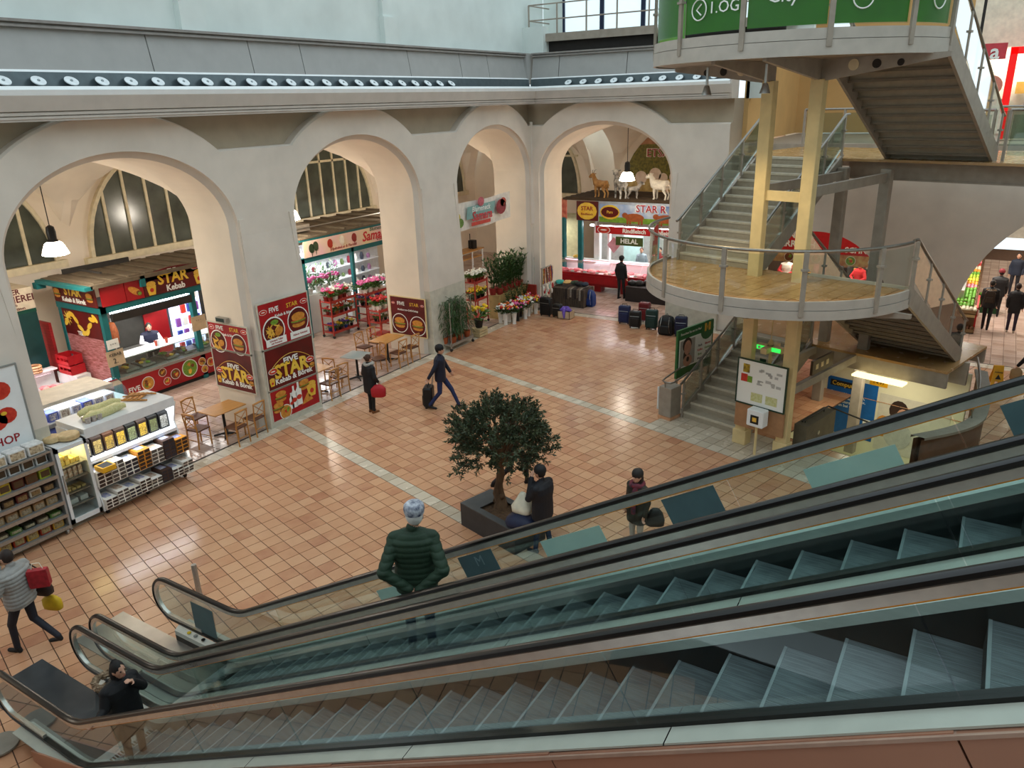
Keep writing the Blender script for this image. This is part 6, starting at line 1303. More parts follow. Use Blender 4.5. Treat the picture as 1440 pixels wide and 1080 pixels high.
# ---------------------------------------------------------------- second butcher behind the staircase
b2=thing('butcher_stall',(-4.7,27.6,0),'second butcher stall with red fascia seen between the staircase posts','market stall')
q=B(); q.box((-2.2,0,2.55),(2.2,.06,3.4)); ob('fascia',q,mat('sign_red','#c01c22',.4),b2); q=B(); q.box((-2.2,-.01,2.2),(2.2,.05,2.56)); ob('fascia_food',q,mat('fascia_food','#d9c88a',.5,col2='#a8402a',scale=4),b2); q=B(); q.box((-2.2,-.03,3.4),(2.2,.1,3.5)); ob('beam',q,m_teal,b2)
t2=lambda x,z:frame((x,-.015,z),(1,0,0),(0,0,1))
text('RÄNDOS\nBARRUCH',.3,t2(-.95,2.98),m_wh,b2,bold=.03); text('RIND\nSCHNITZEL',.26,t2(1.35,2.86),m_wh,b2,bold=.03)
for x,kk in((-1.1,'dish'),(-.2,'dish'),(.9,'dish'),(1.6,'dish')): q=B(); q.T=t2(x,2.38); food(q,0,0,.16,kk); ob('food_picture',q,FOOD,b2)
q=B(); q.box((-2.2,1.8,0),(2.2,1.9,3.3)); ob('back_wall',q,mat('stall_brown','#3a2a20',.6),b2); q=B(); q.box((-2.2,.1,0),(2.2,.75,1.0)); ob('counter',q,m_steel,b2); q=B(); q.box((-2.2,.0,.95),(2.2,.8,1.02)); ob('counter_top',q,m_white,b2)
for i in range(6): q=B(); q.blob((-.4+.28*i,1.4,1.7),(.1,.1,.35),0,8,6,.15); ob('hanging_meat',q,m_raw[i%3] if i<3 else m_dark,b2)
for i in range(8): q=B(); q.box((-1.6+.4*i,1.7,1.5+.3*(i%2)),(-1.3+.4*i,1.78,1.8+.3*(i%2))); ob('shelf_box',q,mat('sb%d'%(i%4),['#8a7a3a','#5a3a2a','#b08a4a','#7a6a5a'][i%4],.6),b2)
strip_light((-4.7,28.6,3.2),3.5,.5,110,(1,.9,.75))
q=B(); q.box((0,0,0),(.7,.5,.45),bev=.05); ob('red_basket',q,mat('case_red','#a3161c',.4),label='red plastic tub beside the pillar behind the landing rail',cat='tub',loc=(-2.35,25.0,0)); bpy.data.objects[-1] if 0 else None
b=B(); b.box((-7.0,35,0),(14,35.3,6)) if 0 else b.box((7,26.5,0),(7.3,50,5.7)); ob('wall_market',b,mat('market_wall','#b39f88',.7),kind='structure'); b=B(); b.box((-7,49.7,0),(7.3,50,5.7)); ob('wall_market',b,mat('market_wall','#b39f88',.7),kind='structure')
q=B(); q.box((-6.9,28.45,0),(-2.5,29.3,.5)); ob('platform',q,m_steelp,label='raised platform behind the second butcher counter',cat='platform')
# ---------------------------------------------------------------- produce market beyond the right arch
pm=thing('produce_stand',(-.8,31,0),'long produce stand with glass snack case and red corner board','market stand')
q=B(); q.box((-1.1,-1.7,0),(.85,15.6,.6)); ob('plinth',q,mat('stand_wood','#6a4a30',.7),pm); q=B(); q.box((.85,-1.7,0),(.9,.2,.8)); q.box((-1.3,-1.2,0),(-1.2,2,3.0)); ob('red_board',q,mat('sign_red','#c01c22',.4),pm)
q=B(); q.box((-1.1,-1.75,.45),(.85,-.6,.62)); ob('front_ledge',q,m_cream,pm); q=B(); q.box((-.4,-.6,.6),(.4,2.6,1.1)); ob('case_body',q,m_steel,pm)
q=B(); q.sheet([[(.45-.7*(t/6)**1.5,y,.62+.75*math.sin(pi/2*t/6)) for t in range(7)] for y in(-.7,2.6)]); ob('case_glass',q,m_cg,pm,smooth=40)
q=B(); q.box((-1.0,-.5,1.1),(-.5,.0,1.45)); q.box((-1.0,.6,1.1),(-.55,1.0,1.5)); ob('scales',q,m_white,pm)
names=[('orange','#e8962a'),('yellow','#e6cf3a'),('red','#c03a28'),('green','#5f9a2a'),('pink','#d87a8a'),('white','#e6dfc8'),('brown','#5a3418'),('lime','#a8c43a')]
def crate(p,k,label,w=.6,d=.48,z=0):
    t=thing('fruit_crate',p,label,'crate','%s produce crates'%names[k][0])
    q=B(); q.box((-w/2,-d/2,0),(w/2,d/2,.03)); [q.box(a,b_) for a,b_ in(((-w/2,-d/2,0),(w/2,-d/2+.02,.14)),((-w/2,d/2-.02,0),(w/2,d/2,.14)),((-w/2,-d/2,0),(-w/2+.02,d/2,.14)),((w/2-.02,-d/2,0),(w/2,d/2,.14)))]; ob('box',q,mat('fruit_box','#4a6a3a' if k%2 else '#7a6040',.6),t)
    q=B(); r=.055
    for i in range(int(w/.11)):
        for j in range(int(d/.11)): q.blob((-w/2+.07+i*.11,-d/2+.07+j*.11,.13+R.uniform(0,.05)),r*R.uniform(.9,1.15),0,6,4)
    o=ob('fruit',q,mat('fruit_'+names[k][0],names[k][1],.4,var=.2,scale=14),t,smooth=60); o['kind']='stuff'; return t
seen=0
for i in range(3):
    for j in range(27):
        if j<5 and i==1: continue
        k=[0,1,2,3,0,5,7,4][(i*3+j*5)%8] if j>4 else ([6,3][i==2] if j<1 else [4,3][i==2])
        crate((-.8-.75+.62*i,29.75+j*.6,.62+.0*(j>4)),k,'crate of %s produce, %s in the %s row of the long stand'%(names[k][0],nth(j),['wall side','middle','aisle side'][i]))
for i in range(3): crate((-1.45+.62*i,29.05,.0),6,'crate of brown nuts at the stand foot, %s from the aisle'%nth(2-i),.6,.4) 
for i in range(3): t=crate((-1.45+.62*i,29.08,.635),2 if i!=2 else 5,'crate of %s snacks on the front ledge, %s from the aisle'%('red' if i!=2 else 'white',nth(2-i)),.58,.4)
for j in range(4): crate((.35,32.6+j*.6,.0),3,'low green crate on the aisle floor, %s from the crate stack'%nth(j))
q=B(); [q.box((-.28,-.28,.2*k),(.28,.28,.2*k+.18)) for k in range(3)]; ob('green_crates',q,mat('crate_green','#1f4a26',.6),label='stack of dark green crates in the produce aisle',cat='crate stack',loc=(.45,32.2,0)); strip_light((-.6,32,3.6),1.2,5,230,(1,.95,.85))
for y in(30.5,36): q=B(); q.box((-2.2,y,0),(-2.05,y+.15,3.2)); ob('stall_post',q,m_teal,label='teal post behind the produce stand%s'%('' if y<33 else ' further in'),cat='post')
# wet floor sign
t=thing('wet_floor_sign',at(1399,544),'yellow wet floor sign with black warning triangle','floor sign',rz=.2)
for s in(-1,1):
    q=B(); c=lambda x,z,yy=0:(x,s*(.02+.18*(1-z/.62)),z)
    q.prism([c(-.17,0),c(-.1,0),c(-.06,.2),c(.06,.2),c(.1,0),c(.17,0),c(.12,.45),c(.12,.62),c(-.12,.62),c(-.12,.45)],(0,.015,0)); ob('panel',q,mat('sign_yellow','#e2a512',.4),t)
q=B(); q.prism([(-.07,-.13,.27),(.07,-.13,.27),(0,-.1,.4)],(0,.004,0)); q.v=[(x,y-.02,z) for x,y,z in q.v]; ob('warning_triangle',q,m_ink,t); text('Achtung',.055,frame((0,-.108,.46),(1,0,0),(0,.25,1)),m_ink,t,bold=.02)
# ---------------------------------------------------------------- signs around the staircase
o=signboard('billboard',frame(TU(1.27,-.62,1.42),E2,(0,0,1)),1.62,1.3,'green and white billboard with a portrait beside the lower stair flight',mat('bb_green','#2a6a38',.4),th=.06)
q=B(); q.box((-.74,-.4,.004),(.74,.38,.01)); ob('white_field',q,m_wh,o); q=B(); q.box((-.7,-.36,.01),(-.05,.34,.014)); ob('portrait_field',q,mat('portrait_bg','#a9a59c',.5),o)
q=B(); fd(q,-.38,.12,.16,.2,0,.016); fd(q,-.42,-.1,.14,.2,1,.014); fd(q,-.4,.2,.2,.2,1,.0145); fd(q,-.36,-.24,.2,.16,0,.016); fd(q,-.36,-.2,.06,.07,1,.02); ob('portrait',q,[mat('print_skin','#c08f78',.5),mat('print_hair','#33211c',.5)],o)
q=B(); fd(q,.5,.42,.3,.26,0,.012); ob('crest',q,mat('bb_green','#2a6a38',.4),o); q=B(); q.box((.36,.4,.02),(.44,.62,.024)); q.box((.55,.4,.02),(.63,.62,.024)); q.prism([(.44,.62,.02),(.5,.5,.02),(.55,.62,.02),(.5,.42,.02)],(0,0,.004)); ob('crest_mark',q,m_fry,o)
lt(o,'Besuchen Sie uns im Markt',.09,-.2,.52,m_wh); 
for i in range(4):
    for j in range(2): lt(o,['Fisch','Blumen','Kaffee','Gemüse','Brot','Käse','Wurst','Obst'][i*2+j],.09,.2+.36*j,.05-.12*i,[m_ink,m_tom,m_let,m_mar][(i+j)%4],z=.014)
for u in(.6,1.9): q=B(); q.box((-.03,-.7-.68+.6,-.05),(.03,-.6,-.02)); 
q=B(); q.box((-.78,-1.42,-.06),(-.72,-.6,-.01)); q.box((.72,-1.42,-.06),(.78,-.6,-.01)); ob('leg',q,m_steel,o)
# pedestal with handrail loop at the stair foot
t=thing('stair_pedestal',TU(-.22,-.32,0),'grey steel pedestal box with handrail loop at the stair foot','pedestal',rz=ANG)
q=B(); q.box((-.17,-.22,.08),(.2,.22,.86),bev=.01); ob('box',q,m_steelp,t); q=B(); q.box((-.18,-.23,0),(.21,.23,.08)); ob('tile_skirting',q,m_tile,t); q=B(); q.tube([(-.24,-.15,.2),(-.24,-.15,.8)],.025,6); ob('white_bar',q,m_white,t)
q=B(); q.tube([(.2,.5,1.12),(.2,-.1,1.02),(.15,-.2,1.0),(.0,-.22,1.0),(-.12,-.15,1.0),(-.15,.0,1.02),(-.2,.7,1.1)],.022,8); q.tube([(0,-.2,.86),(0,-.22,1.0)],.015,6); ob('rail_loop',q,m_rail,t,smooth=40)
# map board between the posts
o=signboard('map_board',frame(TU(-.55,2.34,1.62),E1,(0,0,1)),1.16,1.02,'green framed floor plan board between the cream posts',m_wh,border=mat('frame_dgreen','#123626',.4))
m_plan=mat('plan_grey','#b9bab5',.5,var=.05)
for i in range(14): q=B(); x=R.uniform(-.12,.42); y=R.uniform(-.02,.34); q.box((x,y,.003),(x+R.uniform(.05,.14),y+R.uniform(.03,.08),.006)); ob('plan_room',q,m_plan,o)
q=B(); q.box((-.46,.22,.003),(-.3,.42,.006)); ob('notice',q,mat('print_yellow','#d8b52a',.5,col2='#3a2a18',scale=14),o); q=B(); q.box((-.5,.0,.003),(-.34,.18,.006)); ob('notice',q,m_tom,o); q=B(); q.box((-.34,.0,.003),(-.22,.15,.006)); ob('notice',q,m_let,o)
for x in(-.22,.14): q=B(); q.box((x,-.42,.003),(x+.28,-.22,.006)); ob('legend',q,mat('legend_yellow','#dcdcae',.5,col2='#c2c47c',scale=20),o)
t=thing('timber_panel',TU(-.5,2.34,.78),'brown timber panel under the floor plan board','panel',rz=ANG); q=B(); q.box((-.6,-.03,-.28),(.6,.03,.28)); ob('panel',q,mat('panel_brown','#a87d58',.6),t)
t=thing('ticket_device',TU(-.72,2.42,0),'white ticket device on a slim pole below the map','device',rz=ANG); q=B(); q.box((-.2,-.13,.72),(.2,.12,1.12),bev=.02); ob('case',q,m_white,t); q=B(); q.box((-.1,-.135,.8),(.1,-.13,1.0)); ob('screen',q,m_ink,t); q=B(); q.box((-.05,-.139,.85),(.05,-.135,.95)); ob('slot',q,m_fry,t); q=B(); q.tube([(0,0,0),(0,0,.72)],.03,8); ob('pole',q,m_cream,t)
t=thing('exit_sign',TU(-.1,2.25,2.36),'green lit exit sign hanging from the landing on a rod','sign',rz=ANG)
for a in(0,pi/2): q=B(); q.cbox((0,0,0),(.62,.14,.13),rot=rotz(a)); ob('arm',q,m_cream,t)
q=B(); q.box((-.3,-.08,-.045),(.28,-.072,.045)); ob('lit_face',q,mat('exit_green','#2fae4a',.4,emit='#2fd050',es=1.2),t); q=B(); q.box((-.06,-.085,-.03),(.0,-.08,.03)); q.box((-.26,-.085,-.03),(-.2,-.08,.03)); ob('arrow',q,m_wh,t); q=B(); q.tube([(0,0,.07),(0,0,1.32)],.01,6); q.lathe([(.05,.07),(.07,.12),(.03,.2)],n=10); ob('rod',q,m_cream,t); q=B(); q.tube([(0,.02,-.07),(0,.02,-.5)],.04,8); ob('stem',q,m_cream,t)
q=B(); q.box((-.18,-.1,-.5),(-.03,-.09,-.25)); ob('small_plate',q,mat('frame_dgreen','#123626',.4),t)
t=thing('hanging_sign',TU(1.2,2.87,1.62+.2),'dark brown hanging sign with pale icons by the stairwell','sign',rz=ANG); q=B(); q.box((-.03,-.5,-.17),(.03,.5,.17)); ob('board',q,mat('sign_brown','#463522',.5),t); [ob('icon',B().box((.032,y-.06,-.06),(.036,y+.06,.06)),m_cream,t) for y in(-.3,-.05,.2)]
t=thing('well_block',TU(.65,3.12,0),'dark concrete block at the edge of the basement stairwell','block',rz=ANG); q=B(); q.box((-.15,-.7,0),(.15,.7,.72)); ob('block',q,mat('dark_concrete','#5e5644',.7,var=.2,scale=4),t); q=B(); q.tube([(0,-.65,.8),(0,.6,.8),(.9,1.6,.2)],.022,6); [q.tube([(0,y,.7),(0,y,.8)],.012,5) for y in(-.5,.4)]; ob('handrail',q,m_ink,t); q=B(); q.lathe([(0,0),(.05,0),(.05,.01),(0,.01)],c=(.15,-.1,.4),n=10,ax=Vector((1,0,0))); ob('round_plate',q,m_steel,t)
wT=lambda v,z: frame(TU(4.385,v,z),E1,(0,0,1))
o=signboard('computer_poster',wT(2.33,-.4),1.36,1.6,'blue wall poster with yellow headline and white icons in the stairwell',mat('poster_blue','#1560a8',.4),th=.015)
q=B(); q.box((-.6,.55,.003),(.3,.72,.006)); ob('headline_bar',q,m_ink,o); lt(o,'Computer, ',.17,-.15,.63,m_gold,z=.008,bold=.01); lt(o,'Gamen, Netzwerken,\nMonitore, Notebooks,\nReparaturservice,\nKaufen bei Conrad',.11,-.1,.2,m_wh,bold=.01,align='CENTER')
for x,kk in((-.45,0),(.1,1),(.5,2)): q=B(); q.box((x-.1,-.5,.004),(x+.1,-.2,.008)); q.box((x-.06,-.45,.008),(x+.06,-.33,.011),1); ob('icon',q,[m_wh,mat('poster_blue','#1560a8',.4)],o)
o=signboard('floor_level_sign',wT(3.0,.5),.46,.18,'small yellow level sign on the stairwell wall',mat('sign_yellow','#e2a512',.4),th=.012); lt(o,'‹ 4.99',.12,0,0,m_ink)
o=signboard('wall_mural',wT(3.95,-.55),1.75,1.6,'pale wall mural of a person with dark bobbed hair in the stairwell',mat('mural_pale','#cfc9b8',.5,var=.06),th=.012)
q=B(); fd(q,-.35,.42,.24,.28,1,.008); fd(q,-.24,.3,.15,.2,0,.012); fd(q,-.3,-.25,.36,.4,2,.006); fd(q,-.7,-.1,.2,.3,3,.005); ob('portrait',q,[mat('print_skin','#c08f78',.5),mat('print_hair','#33211c',.5),mat('print_grey','#b9b8b0',.5),m_bun],o)
L=bpy.data.lights.new('well','AREA'); L.size=1.5; L.energy=28; L.color=(1,.93,.72); lo=bpy.data.objects.new('stairwell_light',L); COL.objects.link(lo); lo.location=TU(3.0,3.6,1.15)
q=B(); q.cbox((0,0,0),(1.2,.3,.05)); ob('stairwell_lamp',q,mat('well_panel','#fff0c0',.3,emit='#ffe9a8',es=1.6),label='flat lamp under the middle landing above the stairwell',cat='lamp',loc=TU(2.75,3.6,1.2),rz=ANG)
# ---------------------------------------------------------------- people
import numpy as np
m_skin=mat('skin','#c99a80',.5,var=.06,scale=20)
def person(loc,face,label,coat,trous,shoe,hair,H=1.72,vox=.014,arms=None,legs=None,hem=.84,bulk=1.,puff=0.,hat=None,haircut='short',group=None,head=(0,0),lean=0.,sleeve=None,vest=None,cat='person',scale=1.):
    """x forward, y left, z up; figure grown as one skinless union surface, then coloured by region"""
    t=thing('person',loc,label,cat,group,rz=face); k=H/1.72
    S=lambda p:Vector(p)*k
    prims=[]    # (kind,data,label)
    def cap(a,b,ra,rb,l): prims.append(('c',(S(a),S(b),ra*k,rb*k),l))
    def ell(c,r,l): prims.append(('e',(S(c),Vector(r)*k),l))
    lx=lean
    # torso rings: z, x, rx, ry
    tw=bulk
    tor=[(hem,0,.125*tw,.18*tw),(hem+.06,0,.13*tw,.185*tw),(.98,0,.13*tw,.185*tw),(1.12,lx*.3,.125*tw,.175*tw),(1.28,lx*.7,.135*tw,.2*tw),(1.38,lx,.12*tw,.2*tw),(1.45,lx,.08*tw,.12*tw)]
    hx,hy=head
    N=Vector((lx+.01,0,1.5)); Hc=Vector((lx+.03+hx,hy,1.615))
    cap((lx,0,1.42),N,.062,.056,'coat'); [cap((lx,.03*s_,1.43),(lx,.165*s_*tw,1.375),.058*tw,.066*tw,'coat') for s_ in(-1,1)]; cap(N,Hc-Vector((0.01,0,.05)),.05,.05,'skin')
    fx,fy=math.cos(hy*4),math.sin(hy*4); f=Vector((fx,fy,hx*-2)).normalized(); sd=Vector((-fy,fx,0))
    ell(Hc,(.095,.077,.112),'skin'); ell(Hc+f*.03+Vector((0,0,-.06)),(.06,.055,.06),'skin'); cap(Hc+f*.085+Vector((0,0,.02)),Hc+f*.108+Vector((0,0,-.02)),.011,.016,'skin')
    for s in(-1,1): ell(Hc+sd*.078*s+Vector((-.005,0,-.01)),(.02,.012,.032),'skin')
    legs=legs or [((.02,.1,.49),(.0,.1,.09),0),((.02,-.1,.49),(.0,-.1,.09),0)]
    for i,(kn,an,td) in enumerate(legs):
        y=.095 if i==0 else -.095
        cap((0,y,.9),kn,.092,.062,'tr'); cap(kn,an,.062,.046,'tr')
        d=Vector((math.cos(td),math.sin(td),0)); a=Vector(an); dz=-.3 if a.z>.14 else 0
        cap(a,a+Vector((-.03*d.x,-.03*d.y,-.055)),.045,.038,'shoe'); cap(a+d*-.03+Vector((0,0,-.055)),a+d*.15+Vector((0,0,-.06+dz*.15)),.036,.033,'shoe')
    arms=arms or [((-.02,.235,1.13),(.05,.225,.89)),((-.02,-.235,1.13),(.05,-.225,.89))]
    for i,(el,wr) in enumerate(arms):
        s=1 if i==0 else -1; sh=(lx,.165*s*tw,1.37); r=.058*bulk
        cap(sh,el,r*1.12,r*.95,'sl'); cap(el,wr,r*.95,r*.72,'sl')
        e=Vector(el); w_=Vector(wr); d=(w_-e).normalized(); side=Vector((1,0,0)) if abs(d.x)<.8 else Vector((0,0,1)); side=(side-d*side.dot(d)).normalized(); nrm=d.cross(side)*(-s)
        pc=w_+d*.055
        cap(w_,w_+d*.03,.028,.03,'skin')
        for q in(-1.5,-.5,.5,1.5):
            b0=w_+d*.03+side*q*.012; b1=w_+d*.1+side*q*.019; L=.075-.008*abs(q-.3)
            cap(b0,b1,.015,.0115,'skin'); m1=b1+(d*.8+nrm*.5).normalized()*L*.5; cap(b1,m1,.0105,.009,'skin'); cap(m1,m1+(d*.4+nrm*.9).normalized()*L*.5,.009,.008,'skin')
        th=w_+d*.035+side*.028; t1=th+(d*.6+side*.75+nrm*.3).normalized()*.045; cap(w_+d*.02+side*.012,th,.014,.013,'skin'); cap(th,t1,.0125,.011,'skin'); cap(t1,t1+(d*.85+nrm*.5).normalized()*.032,.0105,.009,'skin')
    b=B()
    for kind,dt,l in prims:
        if kind=='c':
            a,c,ra,rb=dt; ax=(c-a); L=ax.length; ax=ax.normalized() if L>1e-6 else Vector((0,0,1)); pr=[]
            for j in range(4): an=pi/2*j/4; pr.append((max(ra*math.sin(an),.0006),-ra*math.cos(an)))
            for j in range(5): an=pi/2*j/4; pr.append((max(rb*math.cos(an),.0006),L+rb*math.sin(an)))
            b.lathe(pr,c=a,n=12,ax=ax)
        else: b.blob(dt[0],tuple(dt[1]),0,14,10)
    tr=[]
    for z,x,rx,ry in tor: tr.append([tuple(Vector((x+rx*math.copysign(abs(math.cos(a))**.8,math.cos(a)),ry*math.copysign(abs(math.sin(a))**.8,math.sin(a)),z))*k) for a in [2*pi*j/20 for j in range(20)]])
    b.rings(tr)
    me=mesh('body',b,m_skin); o=bpy.data.objects.new('body',me); COL.objects.link(o)
    md=o.modifiers.new('r','REMESH'); md.mode='VOXEL'; md.voxel_size=vox*k; md=o.modifiers.new('s','SMOOTH'); md.iterations=2; md.factor=.5
    dg=bpy.context.evaluated_depsgraph_get(); dg.update(); m2=bpy.data.meshes.new_from_object(o.evaluated_get(dg)); o.modifiers.clear(); o.data=m2; bpy.data.meshes.remove(me)
    n=len(m2.polygons); C=np.empty(n*3); m2.polygons.foreach_get('center',C); C=C.reshape(-1,3)
    labs=['skin','coat','sl','tr','shoe']; D=np.full((n,5),9.)
    for kind,dt,l in prims:
        li=labs.index(l)
        if kind=='c':
            a,c,ra,rb=np.array(dt[0]),np.array(dt[1]),dt[2],dt[3]; ab=c-a; tt=np.clip(((C-a)@ab)/max(ab@ab,1e-9),0,1); d=np.linalg.norm(C-a-tt[:,None]*ab,axis=1)-(ra+(rb-ra)*tt)
        else: r=np.array(dt[1]); d=(np.linalg.norm((C-np.array(dt[0]))/r,axis=1)-1)*r.min()
        D[:,li]=np.minimum(D[:,li],d)
    zz=np.array([q[0] for q in tor])*k; cx=np.interp(C[:,2],zz,[q[1]*k for q in tor]); rx=np.interp(C[:,2],zz,[q[2]*k for q in tor]); ry=np.interp(C[:,2],zz,[q[3]*k for q in tor])
    d=(np.sqrt(((C[:,0]-cx)/rx)**2+(C[:,1]/ry)**2)-1)*rx+np.maximum(0,zz[0]-C[:,2])*2+np.maximum(0,C[:,2]-zz[-1])*2
    D[:,1]=np.minimum(D[:,1],d-.004); mi=D.argmin(axis=1)
    cm=lambda c,nm,**kw: mat('%s_%s'%(nm,c[1:]),c,.7,var=.12,scale=8,**kw)
    for m in(m_skin,cm(coat,'coat',bump=.15),cm(sleeve or coat,'coat',bump=.15),cm(trous,'trousers'),cm(shoe,'shoe')): m2.materials.append(m)
    if len(m2.materials)>5: m2.materials.pop(index=0)
    m2.polygons.foreach_set('material_index',mi.astype(np.int32)); m2.polygons.foreach_set('use_smooth',np.ones(n,bool))
    if puff:
        nv=len(m2.vertices); V=np.empty(nv*3); m2.vertices.foreach_get('co',V); V=V.reshape(-1,3); Nn=np.empty(nv*3); m2.vertices.foreach_get('normal',Nn); Nn=Nn.reshape(-1,3)
        isc=np.zeros(nv,bool); 
        for p,q in zip(m2.polygons,mi):
            if q in(1,2): isc[list(p.vertices)]=True
        V+=Nn*(isc*puff*(np.abs(np.sin(V[:,2]*pi/.062))**.6-.25))[:,None]; m2.vertices.foreach_set('co',V.ravel())
    m2.update(); o.parent=t
    # face, hair, hat
    hc=Hc*k
    for s in(-1,1): q=B(); q.blob(hc+(f*.086+sd*.032*s+Vector((0,0,.012)))*k,.011*k); ob('eye',q,m_ink,o)
    q=B(); q.cbox(hc+(f*.09+Vector((0,0,-.065)))*k,(.012,.04*k,.008),rot=rotz(hy*4)); ob('mouth',q,mat('lips','#9a5a50',.5),o)
    hm=cm(hair,'hair')
    if haircut!='none':
        q=B(); c=hc+(f*-.018+Vector((0,0,.018)))*k; q.blob(c,(.1*k,.088*k,.11*k),0,14,9,.03)
        if haircut in('long','bob'): q.blob(c+(f*-.035+Vector((0,0,-.08)))*k,(.075*k,.09*k,(.14 if haircut=='bob' else .2)*k),0,14,9,.04)
        if haircut=='bun': q.blob(c+(f*-.09+Vector((0,0,.03)))*k,.045*k,0,10,7,.05)
        ob('hair',q,hm,t,smooth=60)
    if hat:
        hk,hcol=hat; m=hcol if not isinstance(hcol,str) else cm(hcol,'hat'); c=hc+(f*-.01+Vector((0,0,.045)))*k
        q=B(); 
        if hk=='cap': q.rings([[tuple(c+Vector((r*1.12*math.cos(a),r*math.sin(a),z))*k) for a in [2*pi*j/18 for j in range(18)]] for r,z in((.098,-.01),(.104,.03),(.1,.07),(.075,.095),(.02,.105))]); q.prism([tuple(c+(f*(.07+.09*math.cos(a))+sd*.08*math.sin(a)+Vector((0,0,-.005)))*k) for a in [-1.5+3*j/8 for j in range(9)]],(0,0,.014))
        else: q.rings([[tuple(c+Vector((r*1.1*math.cos(a),r*math.sin(a),z))*k) for a in [2*pi*j/18 for j in range(18)]] for r,z in((.1,-.03),(.106,.0),(.103,.04),(.08,.085),(.03,.11))])
        ob('hat',q,m,t,smooth=50)
    if vest:
        pass
    t.scale=(scale,)*3
    return t,hc,f,sd,k
def face_to(dx,dy): return math.atan2(dy,dx)
def escz(px,py,y):      # point on an escalator step line seen at a pixel
    d=_fw*F+_rt*(px-720)+_up*(540-py); tt=(NC-EYE.z+TN*EYE.x)/(d.z-TN*d.x); return EYE+d*tt
def bag(name,loc,r,col,label,cat='bag',strap=None,rz=0,bulge=.8):
    t=thing(name,loc,label,cat,rz=rz); m=mat('bag_'+col[1:],col,.55,var=.12,scale=8)
    q=B(); rx,ry,rz_=r; q.rings([[(rx*a*math.copysign(abs(math.cos(u))**.55,math.cos(u)),ry*a*math.copysign(abs(math.sin(u))**.55,math.sin(u)),rz_*z) for u in [2*pi*j/14 for j in range(14)]] for z,a in((0,.7),(.08,.95),(.35,1),(.7,bulge),(.92,bulge*.6),(1,bulge*.35))]); ob('bag_body',q,m,t,smooth=60)
    if strap: q=B(); q.tube(strap,.011,6); ob('strap',q,m,t,smooth=40)
    return t
# man in green on the far escalator
xg=-4.55; zs=None
kx=round((xg-(-.506))/PX); xs_=-.506+kx*PX; zs=NC+TN*xs_
m_chk=mat('check_cap','#c9ccd2',.7,col2='#1f2a4a',scale=18); ga=face_to(-.55,.83)
g_=person((xs_+.1,5.06,zs),ga,'man in a green quilted jacket and checked cap with hands behind his back','#1f3524','#1f2f52','#26221f','#d8d5cf',H=1.74,vox=.0095,bulk=1.12,puff=.009,hem=.8,hat=('cap',m_chk),arms=[((-.2,.29,1.12),(-.21,.06,.93)),((-.2,-.29,1.12),(-.22,-.05,.92))],legs=[((.02,.1,.49),(.02,.1,.09),.1),((.0,-.1,.49),(-.02,-.11,.09),-.1)],head=(0,-.03))
t=g_[0]; q=B(); q.blob((-.25,0,.93),(.03,.035,.035)); 
q=B(); q.tube([(-.225-.0,.03*math.cos(a)+.06,.945+.03*math.sin(a)) for a in [2*pi*j/10 for j in range(11)]],.008,5); ob('wrist_watch',q,m_steel,t)
# woman with fur hood at the foot of the near escalator
fp=Vector((-7.98,3.68,.1)); 
w_=person(fp,0.05,'woman in a black coat with fur trimmed hood holding the handrail','#0f0f11','#15151a','#111','#15110f',H=1.54,vox=.0095,bulk=1.2,hem=.6,haircut='long',arms=[((.1,.25,1.2),(.18,.09,1.42)),((.05,-.28,1.2),(.1,-.43,1.16))],head=(.01,.02))
q=B(); t=w_[0]
for i in range(90):
    a=R.uniform(0,2*pi); c=Vector((-.2+.11*math.cos(a),.19*math.sin(a),1.4+.03*math.sin(2*a)))*w_[4]; q.blob(c,(R.uniform(.028,.045),)*3,0,6,4,.35)
ob('fur_trim',q,mat('fur_tan','#a58f74',.9,col2='#6b5540',scale=30),t)
q=B(); q.rings([[(-.13+rx*math.cos(a),ry*math.sin(a),z) for a in [2*pi*j/16 for j in range(16)]] for z,rx,ry in((.98,.05,.1),(1.06,.08,.14),(1.19,.085,.15),(1.24,.05,.11))]); ob('hood',q,mat('coat_0f0f11','#0f0f11'),t,smooth=60)
# man in grey puffer jacket walking left
pp=at(50,912); fa=face_to(-.85,-.35)
p_=person((pp.x,pp.y,0),fa,'man in a pale grey puffer jacket phoning while walking','#9b9994','#22242e','#1c1a1a','#2c211c',H=1.74,vox=.0095,bulk=1.22,puff=.012,hem=.84,arms=[((.05,.3,1.18),(.12,.12,1.5)),((.05,-.29,1.15),(.2,-.16,1.25))],legs=[((.18,.1,.5),(.2,.1,.085),0),((-.02,-.1,.5),(-.36,-.1,.2),0)],head=(.02,0))
d_=Vector((math.cos(fa),math.sin(fa),0)); l_=Vector((-d_.y,d_.x,0))
bag('handbag',pp-d_*.1-l_*.32+Vector((0,0,.78)),(.16,.08,.3),'#33231f','dark brown shoulder bag on the grey puffer jacket',strap=[(-.1,0,.26),(-.05,.05,.5),(.05,.12,.66),(.1,.05,.5),(.12,0,.26)],rz=fa)
t=thing('gift_bag',pp-d_*.3-l_*.12+Vector((0,0,1.08)),'red printed bag tucked behind the man in grey','bag',rz=fa+.4); q=B(); q.rings([[(x*k_,y*k_+.03*z,z) for x,y in((-.14,-.05),(.14,-.05),(.14,.05),(-.14,.05))] for z,k_ in((0,.9),(.03,1),(.26,1),(.3,.95))]); ob('bag_body',q,mat('bag_a3202c','#a3202c',.5,var=.3,scale=14),t); q=B(); q.box((-.09,-.062,.06),(.05,-.052,.2)); ob('print',q,m_crm,t); q=B(); q.tube([(-.08,0,.29),(-.05,0,.4),(.05,0,.4),(.08,0,.29)],.007,5); ob('strap',q,m_crm,t)
